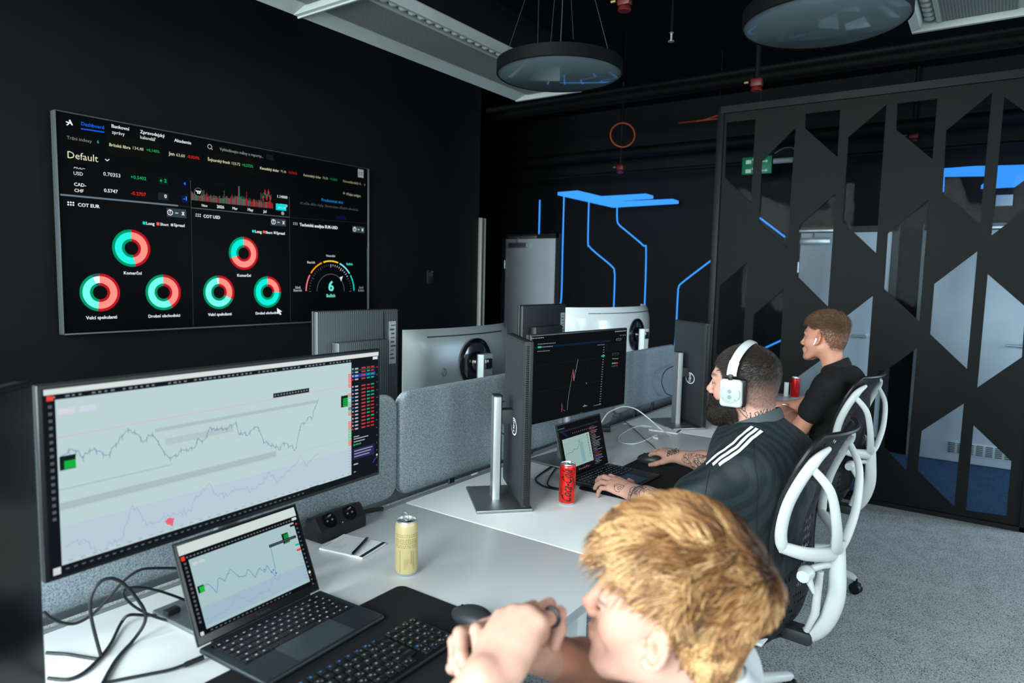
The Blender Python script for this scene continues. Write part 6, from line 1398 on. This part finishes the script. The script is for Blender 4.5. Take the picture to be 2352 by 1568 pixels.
hp = hp+body2[:1]; P, ll = roots_from(11000, Vv, l, hm2(l), H2, R2, hp, 3)
wh = V(-.085, 0, .085); D = ll-wh; D[:, 0] += .02; D = D@R2.T+rng.normal(size=D.shape)*.012; D /= np.linalg.norm(D, axis=1, keepdims=True)
ln = .004+.009*smooth(ll[:, 2], .0, .09)
strands('hair', P, D, ln, hp, .00016+.00028*smooth(ll[:, 2], .0, .08), M_hair, t, lambda n: np.array(srgb((.13, .10, .085)))[None]*rng.uniform(.5, 2.6, (n, 1)), seg=3, off0=.0006, lift=.7).location = (-L0[0], -L0[1], -L0[2])
bd = np.where(near, np.clip(bm2(l), 0, 1), 0)*(.010+.012*smooth(-l[:, 2], .05, .1))*(Vv[:, 2] > H2[2]-.13)
bc = cap('beard', Vv, Ff, l, bd, H2, pr, L0, t, mat('beard_dark', (26, 20, 18), .8, noise=.3, nscale=260), .0012)
P, ll = roots_from(9000, Vv, l, bm2(l)*(l[:, 2] > -.125), H2, R2, hp, 5); D = (ll-V(.0, 0, -.03)); D = D/np.linalg.norm(D, axis=1, keepdims=True)*.6+V(.15, 0, -.75); D = D@R2.T+rng.normal(size=D.shape)*.35
st = strands('beard_hairs', P, D, .010+.016*smooth(-ll[:, 2], .04, .10), hp, .0004, M_hair, bc, lambda n: np.array(srgb((.12, .09, .075)))[None]*rng.uniform(.4, 2.2, (n, 1)), seg=5, off0=.008+.011*smooth(-ll[:, 2], .05, .1), lift=.6, curl=.5); st.location = (-L0[0], -L0[1], -L0[2])
# football shirt
sh2 = [C((2.2, .585, 1.035), (2.2, .60, 1.0), .082, .12, k=.05), El((2.2, .575, .90), (.225, .158, .185), k=.06), El((2.2, .62, .70), (.205, .185, .19), k=.06), C((2.11, .62, .55), (2.29, .62, .55), .155, k=.06), El((2.21, .53, .95), (.17, .12, .12), k=.05),
       C(SL_, SL_+(EL_-SL_)*.62, .080, .074, k=.05), C(SR_, SR_+(ER_-SR_)*.55, .080, .072, k=.05), C((2.2, .58, .99), SL_, .085, .080, k=.05), C((2.2, .58, .99), SR_, .085, .080, k=.05),
       Sub(C((2.2, .585, 1.06), (2.2, .66, 1.16), .066, .07, k=.008))]
def shirtmat():
    m = mat('football_shirt_cloth', (38, 52, 56), .6, sheen=.04, spec=.25); nt = m.node_tree; b = nt.nodes['Principled BSDF']; N = nt.nodes.new; L = nt.links.new
    tc = N('ShaderNodeTexCoord'); w = N('ShaderNodeTexWave'); w.bands_direction = 'X'; w.inputs['Scale'].default_value = 11; w.inputs['Distortion'].default_value = .2; w.inputs['Detail Scale'].default_value = .6; L(tc.outputs['Object'], w.inputs['Vector'])
    r = N('ShaderNodeValToRGB'); r.color_ramp.elements[0].position = .45; r.color_ramp.elements[1].position = .55
    r.color_ramp.elements[0].color = (*srgb((21/255, 31/255, 34/255)), 1); r.color_ramp.elements[1].color = (*srgb((28/255, 40/255, 44/255)), 1); L(w.outputs['Fac'], r.inputs[0]); L(r.outputs[0], b.inputs['Base Color']); return m
so = cloth('football_shirt', sh2, (38, 52, 56), t, L0, .006, fold=.0024, m=shirtmat())
M_stripe = mat('white_stripe', (232, 236, 238), .6)
aV = []; aF = []; b0 = 0
for k in range(3):
    o = k*12.5+5
    px0, py0, px1, py1 = 1724+o*.85, 979+o*.35, 1617+o*1.25, 1066+o*.10
    pts = [hit(px0+(px1-px0)*f, py0+(py1-py0)*f+3*math.sin(PI*f), sh2, 1.6) for f in np.linspace(0, 1, 30)]
    v_, f_ = ribbon(pts, sh2, .0105, .0026, L0, .0024); aV.append(v_); aF.append(f_+b0); b0 += len(v_)
npmesh('shoulder_stripes', np.concatenate(aV), np.concatenate(aF), M_stripe, so)
sv, sf, sb_ = [], [], 0
for path in ([(1729, 1004), (1733, 1060), (1742, 1120), (1738, 1180), (1737, 1240)], [(1632, 1078), (1622, 1120), (1616, 1170), (1618, 1215)]):
    pts = [hit(p[0], p[1], sh2, 1.6) for p in spline([(a, b, 0) for a, b in path], 7)]; v_, f_ = ribbon(pts, sh2, .0022, .0016, L0, .0024); sv.append(v_); sf.append(f_+sb_); sb_ += len(v_)
npmesh('shirt_seams', np.concatenate(sv), np.concatenate(sf), mat('seam_dark', (12, 18, 20), .8), so)
cl = MB(); collar(cl, V(2.2, .594, 1.081), (0, .42, .9), .080, .017, .005, L0); cl.build('shirt_collar', mat('collar_grey', (60, 70, 74), .7), so)
cloth('trousers', legs((2.2, .62, .56), [(2.08, 1.02, .54), (2.34, 1.02, .54)], [(2.06, 1.0, .13), (2.36, 1.0, .13)], .092)+[C((2.11, .62, .57), (2.29, .62, .57), .12, k=.05)], (28, 30, 34), t, L0, .009)
sp_ = lambda x, y: [C((x, y, .045), (x, y+.15, .035), .045, .038, k=.02), C((x, y, .08), (x, y, .10), .045, k=.02)]
cloth('shoes', sp_(2.06, 1.0)+sp_(2.36, 1.0), (200, 204, 206), t, L0, .006)
# tattoos
def inked(mb, body, x0, y0, x1, y1, hs, d0):
    vs, fs, w = textmesh(body); n = len(vs); ux, uy = (x1-x0)/w, (y1-y0)/w; k = math.hypot(ux, uy)*hs; P = []
    loc = [q for q in pr2 if np.linalg.norm(_bound(q)[0]-at(x0, y0, np.linalg.norm(_bound(q)[0]-CAMP)))-_bound(q)[1] < .12]
    for x, y in vs: h_ = hit(x0+ux*x-uy/math.hypot(ux, uy)*0*y+.12*k*y, y0+uy*x-k*y, loc, d0); P.append(h_+(CAMP-h_)*.0005)
    mb.add(np.array(P)-L0, fs)
mb = MB(); inked(mb, 'SWAG', 1731, 961, 1777, 946, 1.2, 1.7); inked(mb, '808s', 1531, 1049, 1560, 1039, 1.15, 2.0); mb.build('tattoo_lettering', M_tat, t, smooth=False)
def reg_forearm(E, W, a, b):
    def f(u, v):
        E_, W_ = V(*E), V(*W); d = unit(W_-E_); s1 = unit(np.cross(d, cf)); p = E_+(W_-E_)*(a+(b-a)*u)-cf*.05+s1*(v-.5)*.06; return p, d, s1
    return f
lines = doodles(reg_forearm(EL_, WL, .35, 1.0), 40, 3, .015)+doodles(reg_forearm(ER_, WR, .5, 1.0), 34, 4, .012)
hc = WL+(KL-WL)*.55-cf*.04; s1 = unit(np.cross(unit(KL-WL), cf)); d1 = unit(KL-WL)
lines += [[hc+d1*.021*math.cos(q)*(1+.06*math.sin(9*q))+s1*.017*math.sin(q) for q in np.linspace(0, 2*PI, 40)], [hc+d1*(.012-.002*math.sin(q*6))+s1*(q-.5)*.026 for q in np.linspace(0, 1, 12)], [hc-d1*.006+d1*.006*math.cos(q)+s1*(.004+.008*math.sin(q)) for q in np.linspace(0, 6, 16)]]
nb = at(1718, 948, 2.06); lines += [[nb+cu*(f-.5)*.045+cr*.006*math.sin(f*9) for f in np.linspace(0, 1, 14)], [nb+cu*(f-.5)*.04-cr*.006*math.sin(f*8) for f in np.linspace(0, 1, 14)]]+doodles(lambda u, v: (at(1700+14*u, 958+16*v, 2.06), cr, cu), 6, 9, .006)
decal_lines('tattoo_lines', lines, pr2, L0, t, M_tat, .0008)
# over-ear headphones: worn, but a thing of their own
M_hp = mat('headphone_white', (186, 193, 193), .35); M_hps = mat('headphone_grey', (128, 136, 138), .4)
hpn = thing('headphones', 'white over-ear headphones with square cups worn by the bearded man', 'headphones', H2+R2@V(0, 0, .16)); HL = V(*hpn.location)
def loc2(v): return H2+R2@V(*v)-HL
for s in (1, -1):
    fr = basis(loc2((.004, s*.094, -.006)), R2[:, 0], R2[:, 2]); zdir = 1 if s < 0 else -1
    c = MB(); c.M = fr; c.box((0, 0, zdir*.010), (.070, .088, .026), .013, 4); co = c.build('ear_cup', M_hp, hpn, ang=60)
    pd_ = MB(); pd_.M = fr; pd_.box((-.004, 0, -zdir*.008), (.074, .090, .018), .009, 3); pd_.build('ear_cushion', M_black_pl, co, ang=60)
    pl2 = MB(); pl2.M = fr; pl2.lathe([(.0005, zdir*.0255), (.029, zdir*.0255), (.031, zdir*.0245), (.031, zdir*.022)], n=40, cap=False); pl2.build('cup_disc', mat('headphone_disc', (164, 172, 172), .3), co, ang=40)
    dt = MB(); dt.M = fr
    for (x, y, r_) in ((0, .008, .0062), (.0, -.010, .0062), (.018, .018, .0015), (-.018, -.018, .002), (.02, -.015, .0012), (-.008, .022, .001), (.008, .022, .001), (.002, -.024, .0012)): dt.lathe([(.0005, zdir*.0262), (r_, zdir*.0262), (r_, zdir*.0255)], (x, y, 0), 20, cap=False)
    dt.build('cup_details', M_hps, co, ang=40); hgm = MB(); hgm.M = fr; hgm.box((.002, .048, zdir*.012), (.014, .022, .010), .003); hgm.build('cup_hinge', M_black_pl, co)
bp_ = [(.006, .098, .048), (.004, .097, .070), (-.002, .089, .096), (-.010, .069, .120), (-.018, .038, .137), (-.022, 0, .143)]
bp_ = bp_+[(a, -b, c) for a, b, c in bp_[-2::-1]]; pts = [loc2(p) for p in spline(bp_, 6)]
MB().tube(pts, .0135, 12, flat=.30, up=list(R2[:, 1])).build('headband', M_hp, hpn, ang=60)
MB().tube([pts[0], pts[3], pts[8], pts[11]], .0155, 12, flat=.34, up=list(R2[:, 1])).build('band_slider', M_hp, hpn, ang=60)

# ------------------------------------------------------------ the man in the black polo by the glass wall
H3 = V(3.758, .699, 1.233); R3 = RL((.229, .973, -.018), (-.962, .229, .147), (.148, -.016, .989)); q = np.linalg.qr(R3)[0]; R3 = q*np.sign((q*R3).sum(0))
SL3, EL3, WL3 = V(3.59, .63, 1.02), at(1838, 985, 3.42), onz(1797, 936, .80); EL3[2] = max(EL3[2], .80)
SR3, ER3, WR3 = V(3.93, .60, 1.02), V(4.05, .86, .82), V(4.0, 1.1, .79); NAILS.clear()
body3 = [C(H3+R3@V(-.030, 0, -.04), (3.745, .635, 1.075), .052, .055, k=.03), El((3.76, .60, .92), (.15, .095, .16), k=.05), El((3.77, .62, .70), (.12, .10, .16), k=.06), C((3.68, .64, .57), (3.86, .64, .57), .09, k=.05)]
body3 += arm(SL3, EL3, WL3, (.05, .040, .040, .027))+arm(SR3, ER3, WR3, (.05, .04, .04, .027))+hand(WL3, V(*unit(WL3-EL3))+V(.3, .6, 0), (0, 0, 1), 1, [(.4, .5, .3)]*4)+hand(WR3, (-.2, 1, 0), (0, 0, 1), -1, [(.4, .5, .3)]*4)
lg3 = dict(k=[(3.66, 1.06, .54), (3.92, 1.06, .54)], a=[(3.64, 1.04, .11), (3.94, 1.04, .11)]); body3 += legs((3.77, .64, .57), lg3['k'], lg3['a'])
def hm3(l):
    x, y, z = l.T; line = np.interp(x, [-.12, -.06, -.03, .0, .018, .032, .05, .07, .09, .12], [-.055, -.05, .0, .045, .035, .04, .066, .074, .082, .09]); return smooth(z, line-.006, line+.02)*(.74+.26*smooth(z+.25*np.clip(-x-.05, 0, 1), .0, .07))
t, L0, hp3, pr3, Vv, Ff, l, hm = person('p3', 'young man with short brown hair in a black polo shirt, turned towards the far desk', (3.77, .64, 0), H3, R3, body3, (206, 146, 122), hm3, (104, 72, 50), dict(jaw=.95, ear=1.05), h=.0042)
amt = np.where((np.abs(l) < .19).all(1), hm*(.0005+.006*smooth(l[:, 2], .02, .11)), 0)
hc_ = cap('hair', Vv, Ff, l, amt, H3, pr3, L0, t, mat('hair_brown', (96, 68, 46), .7, noise=.25, nscale=120), .001)
hp3 = hp3+body3[:1]; P, ll = roots_from(9000, Vv, l, hm3(l), H3, R3, hp3, 13); D = ll-V(-.08, .01, .08); D[:, 2] += .02; D = D@R3.T; D /= np.linalg.norm(D, axis=1, keepdims=True); D += rng.normal(size=D.shape)*.25
st = strands('hair_strands', P, D, (.007+.024*smooth(ll[:, 2], .03, .10))*rng.uniform(.7, 1.4, len(P)), hp3, .0004+.0003*smooth(ll[:, 2], .03, .09), M_hair, hc_, lambda n: np.array(srgb((.36, .26, .18)))[None]*rng.uniform(.45, 1.9, (n, 1)), seg=5, off0=.0015+.006*smooth(ll[:, 2], .02, .11), lift=.15+.8*smooth(ll[:, 2], .05, .10)[:, None]); st.location = (-L0[0], -L0[1], -L0[2])
sh3 = [C((3.745, .63, 1.085), (3.76, .61, 1.04), .062, .10, k=.04), El((3.76, .595, .93), (.185, .125, .17), k=.05), El((3.77, .61, .72), (.155, .13, .19), k=.06), C((3.68, .62, .57), (3.86, .62, .57), .115, k=.06), C(SL3, SL3+(EL3-SL3)*.62, .066, .062, k=.04), C(SR3, SR3+(ER3-SR3)*.62, .066, .062, k=.04), C((3.76, .62, 1.03), SL3, .065, k=.05), C((3.76, .62, 1.03), SR3, .065, k=.05), Sub(C((3.745, .64, 1.11), (3.76, .70, 1.2), .052, .056, k=.006))]
so = cloth('polo_shirt', sh3, (17, 17, 18), t, L0, .007, fold=.0012, m=mat('polo_black_cloth', (16, 16, 17), .85))
cl = MB(); collar(cl, V(3.748, .630, 1.108), (0, .45, .9), .062, .020, .005, L0); cl.build('polo_collar', mat('polo_black_cloth', (16, 16, 17), .85), so)
cloth('trousers', legs((3.77, .64, .57), lg3['k'], lg3['a'], .088)+[C((3.69, .64, .57), (3.85, .64, .57), .11, k=.05)], (24, 25, 28), t, L0, .01)
cloth('shoes', sp_(3.64, 1.04)+sp_(3.94, 1.04), (30, 30, 32), t, L0, .007)
wt = thing('wrist_watch', 'light grey smart watch band on the polo man\'s left wrist', 'watch', WL3+(EL3-WL3)*.16); WLc = V(*wt.location); dd_ = unit(WL3-EL3)
MB().tube(torus_ring(V(0, 0, 0), dd_, .0335, 0, 30, up=(0, 0, 1)), .009, 8, closed=True, flat=.3, up=(0, 0, 1)).build('watch_band', mat('watch_band_grey', (176, 182, 184), .5), wt)
MB().box((0, 0, .036), (.03, .034, .008), .003, rot=Matrix.Rotation(.3, 4, 'Z')).build('watch_case', M_silver, wt)
eb = thing('earbud', 'white wireless earbud in the polo man\'s left ear', 'earbud', H3+R3@V(.000, .087, -.006)); 
MB().tube([R3@V(.001, .0, .003), R3@V(.001, .002, -.002), R3@V(.008, .003, -.026)], [.007, .0062, .0035], 10).build('earbud_shell', M_whitecable, eb)
MB().tube([R3@V(.008, .003, -.025), R3@V(.0085, .003, -.0285)], .0036, 10).build('earbud_tip', M_silver, eb)

# ------------------------------------------------------------ the blond man in the foreground
H1 = V(.8516, .3332, 1.0658); R1 = RL((-.17, .978, .125), (-.985, -.172, .009), (.03, -.122, .992)); q = np.linalg.qr(R1)[0]; R1 = q*np.sign((q*R1).sum(0))
WL1 = at(1118, 1562, .83); dL1 = unit(at(1190, 1430, .875)-WL1); EL1 = V(.565, .60, .80)
WR1 = at(1238, 1500, .965); dR1 = unit(at(1130, 1440, .935)-WR1); ER1 = at(1450, 1562, 1.13)
SL1, SR1 = V(.70, .385, .915), V(1.03, .33, .90); NAILS.clear()
body1 = [C(H1+R1@V(-.030, 0, -.04), (.865, .275, .93), .055, .060, k=.03), El((.865, .28, .80), (.15, .10, .16), k=.05), El((.87, .25, .60), (.13, .11, .14), k=.06), C((.78, .25, .56), (.96, .25, .56), .095, k=.05)]
body1 += arm(SL1, EL1, WL1, (.055, .045, .045, .031))+arm(SR1, ER1, WR1, (.055, .042, .042, .029))
body1 += hand(WL1, dL1, -cf*.8-cr*.5+cu*.35, 1, [(.75, 1.25, .7), (.8, 1.25, .7), (.85, 1.25, .7), (.9, 1.2, .7)], thumb=(.95, -.15, -.75), tcurl=(.4, .4), s=1.0, spread=.05)
body1 += hand(WR1, dR1, cf*.9+cu*.5, 1, [(.55, 1.1, .6), (.6, 1.1, .6), (.65, 1.1, .6), (.7, 1.1, .6)], thumb=(.7, .4, -.5), s=1.0, spread=.05)
lg1 = dict(k=[(.72, .66, .54), (1.0, .66, .54)], a=[(.70, .72, .11), (1.02, .72, .11)]); body1 += legs((.87, .25, .56), lg1['k'], lg1['a'])
def hm1(l):
    x, y, z = l.T; line = np.interp(x, [-.12, -.07, -.035, -.01, .012, .03, .05, .07, .09, .12], [-.065, -.060, -.01, .046, .042, .050, .066, .072, .078, .086]); return smooth(z, line-.004, line+.012)
def tint1(Vv, l, cols):
    d = np.linalg.norm(np.cross(Vv-ER1, unit(WR1-ER1)), axis=1); w = (smooth(.07-d, 0, .02)*(Vv[:, 0] > WR1[0]+.01)*((Vv-H1)@R1[:, 0] > .07))[:, None]*.55; return cols*(1-w)+np.array(srgb((.72, .46, .33)))*w
t, L0, hp1, pr1, Vv, Ff, l, hm = person('p1', 'blond man in the foreground in a white T-shirt, hands clasped before his chin', (.87, .27, 0), H1, R1, body1, (184, 142, 126), hm1, (150, 104, 62), dict(jaw=.98), h=.0030, extra_tint=tint1)
amt = np.where((np.abs(l) < .2).all(1), hm*(.001+.018*smooth(l[:, 2], .0, .09)), 0)
hc_ = cap('hair', Vv, Ff, l, amt, H1, pr1, L0, t, mat('hair_blond_base', (96, 66, 42), .7, noise=.35, nscale=70), .001)
hp1 = hp1+body1[:1]; P, ll = roots_from(21000, Vv, l, hm1(l), H1, R1, hp1, 23)
wh = V(-.080, -.004, .104); D = ll-wh; sw = np.cross(D, V(0, 0, 1))*.55; D = D+sw; D[:, 0] += .03*(ll[:, 2] > .05); D[:, 2] -= .02*(ll[:, 2] < .04)
cl_ = np.floor(ll/.018); ph = np.sin(cl_@V(12.9, 78.2, 37.7)*.7)*43758.5; ph = (ph-np.floor(ph))*2*PI; D = D/np.linalg.norm(D, axis=1, keepdims=True); D += .62*np.stack([np.cos(ph), np.sin(ph), np.sin(ph*2)*.5], 1); D = D@R1.T+rng.normal(size=D.shape)*.10
D /= np.linalg.norm(D, axis=1, keepdims=True); clump = np.sin(cl_@V(41.3, 17.9, 63.1))*1000; clump = clump-np.floor(clump)
CC1 = np.array([srgb((.26, .16, .09)), srgb((.50, .33, .19)), srgb((.69, .50, .31)), srgb((.84, .69, .49))]); dark = np.exp(-(((ll-wh)/.026)**2).sum(1))
ci = np.clip(clump*2.2+rng.normal(size=len(P))*.6+.5-dark*2.2, 0, 2.99); cA = CC1[ci.astype(int)]*(1-(ci % 1))[:, None]+CC1[ci.astype(int)+1]*(ci % 1)[:, None]
st = strands('hair_strands', P, D, (.013+.034*smooth(ll[:, 2], .02, .09))*rng.uniform(.6, 1.3, len(P))*(1-.35*smooth(-ll[:, 0], .04, .09)), hp1, .0009, M_hair, hc_, lambda n: cA, seg=7, off0=.0025+.016*smooth(ll[:, 2], .0, .09), lift=.15+.45*smooth(ll[:, 2], .03, .09)[:, None]); st.location = (-L0[0], -L0[1], -L0[2])
sh1 = [C((.865, .27, .945), (.865, .28, .90), .072, .11, k=.04), El((.865, .27, .80), (.19, .13, .17), k=.05), El((.87, .25, .62), (.165, .145, .17), k=.06), C((.79, .25, .56), (.95, .25, .56), .12, k=.05), C(SL1, SL1+(EL1-SL1)*.55, .072, .070, k=.04), C(SR1, SR1+(ER1-SR1)*.55, .072, .070, k=.04), C((.865, .29, .90), SL1, .07, k=.05), C((.865, .29, .90), SR1, .07, k=.05), Sub(C((.865, .29, .96), (.86, .36, 1.06), .058, .062, k=.006))]
so = cloth('white_t_shirt', sh1, (214, 222, 226), t, L0, .006, fold=.0014)
cl = MB(); collar(cl, V(.864, .285, .972), (0, .42, .9), .064, .010, .004, L0); cl.build('neck_band', mat('white_t_shirt_cloth', (214, 222, 226), .85), so)
cloth('trousers', legs((.87, .25, .56), lg1['k'], lg1['a'], .088)+[C((.79, .25, .56), (.95, .25, .56), .115, k=.05)], (30, 34, 44), t, L0, .01)
cloth('shoes', sp_(.70, .72)+sp_(1.02, .72), (210, 212, 214), t, L0, .007)
# black ring on the finger next to the thumb of the near hand
n1 = unit((-cf*.8-cr*.5+cu*.35)-dL1*((-cf*.8-cr*.5+cu*.35)@dL1)); lat1 = np.cross(dL1, n1); K0 = WL1+dL1*.090+lat1*.027-n1*.002; f0 = unit(dL1+lat1*.05); ax0 = np.cross(f0, n1); ax0 = -ax0 if np.dot(rotax(f0, ax0, .3), n1) > 0 else ax0; f0 = rotax(f0, ax0, .75)
rg = thing('finger_ring', 'matt black ring on the nearest man\'s clasped hand', 'ring', K0+f0*.026)
MB().tube(torus_ring(V(0, 0, 0), f0, .0112, 0, 28, up=(.2, .3, 1)), .0032, 8, closed=True, flat=.5, up=list(n1)).build('ring_band', mat('ring_black', (20, 20, 22), .35), rg)
c3_ = [o for o in COL.objects if o.name == 'office_chair'][0]; c4 = c3_.copy(); link(c4); c4.location = (.87, .30, 0); c4.rotation_euler = (0, 0, 0); c4['label'] = 'office chair seat under the blond man, below the picture\'s edge'
for ch in list(c3_.children):
    if ch.name.split('.')[0] in ('base_arm', 'gas_lift', 'seat_mechanism', 'seat', 'seat_pan'): copy_tree(ch, c4)
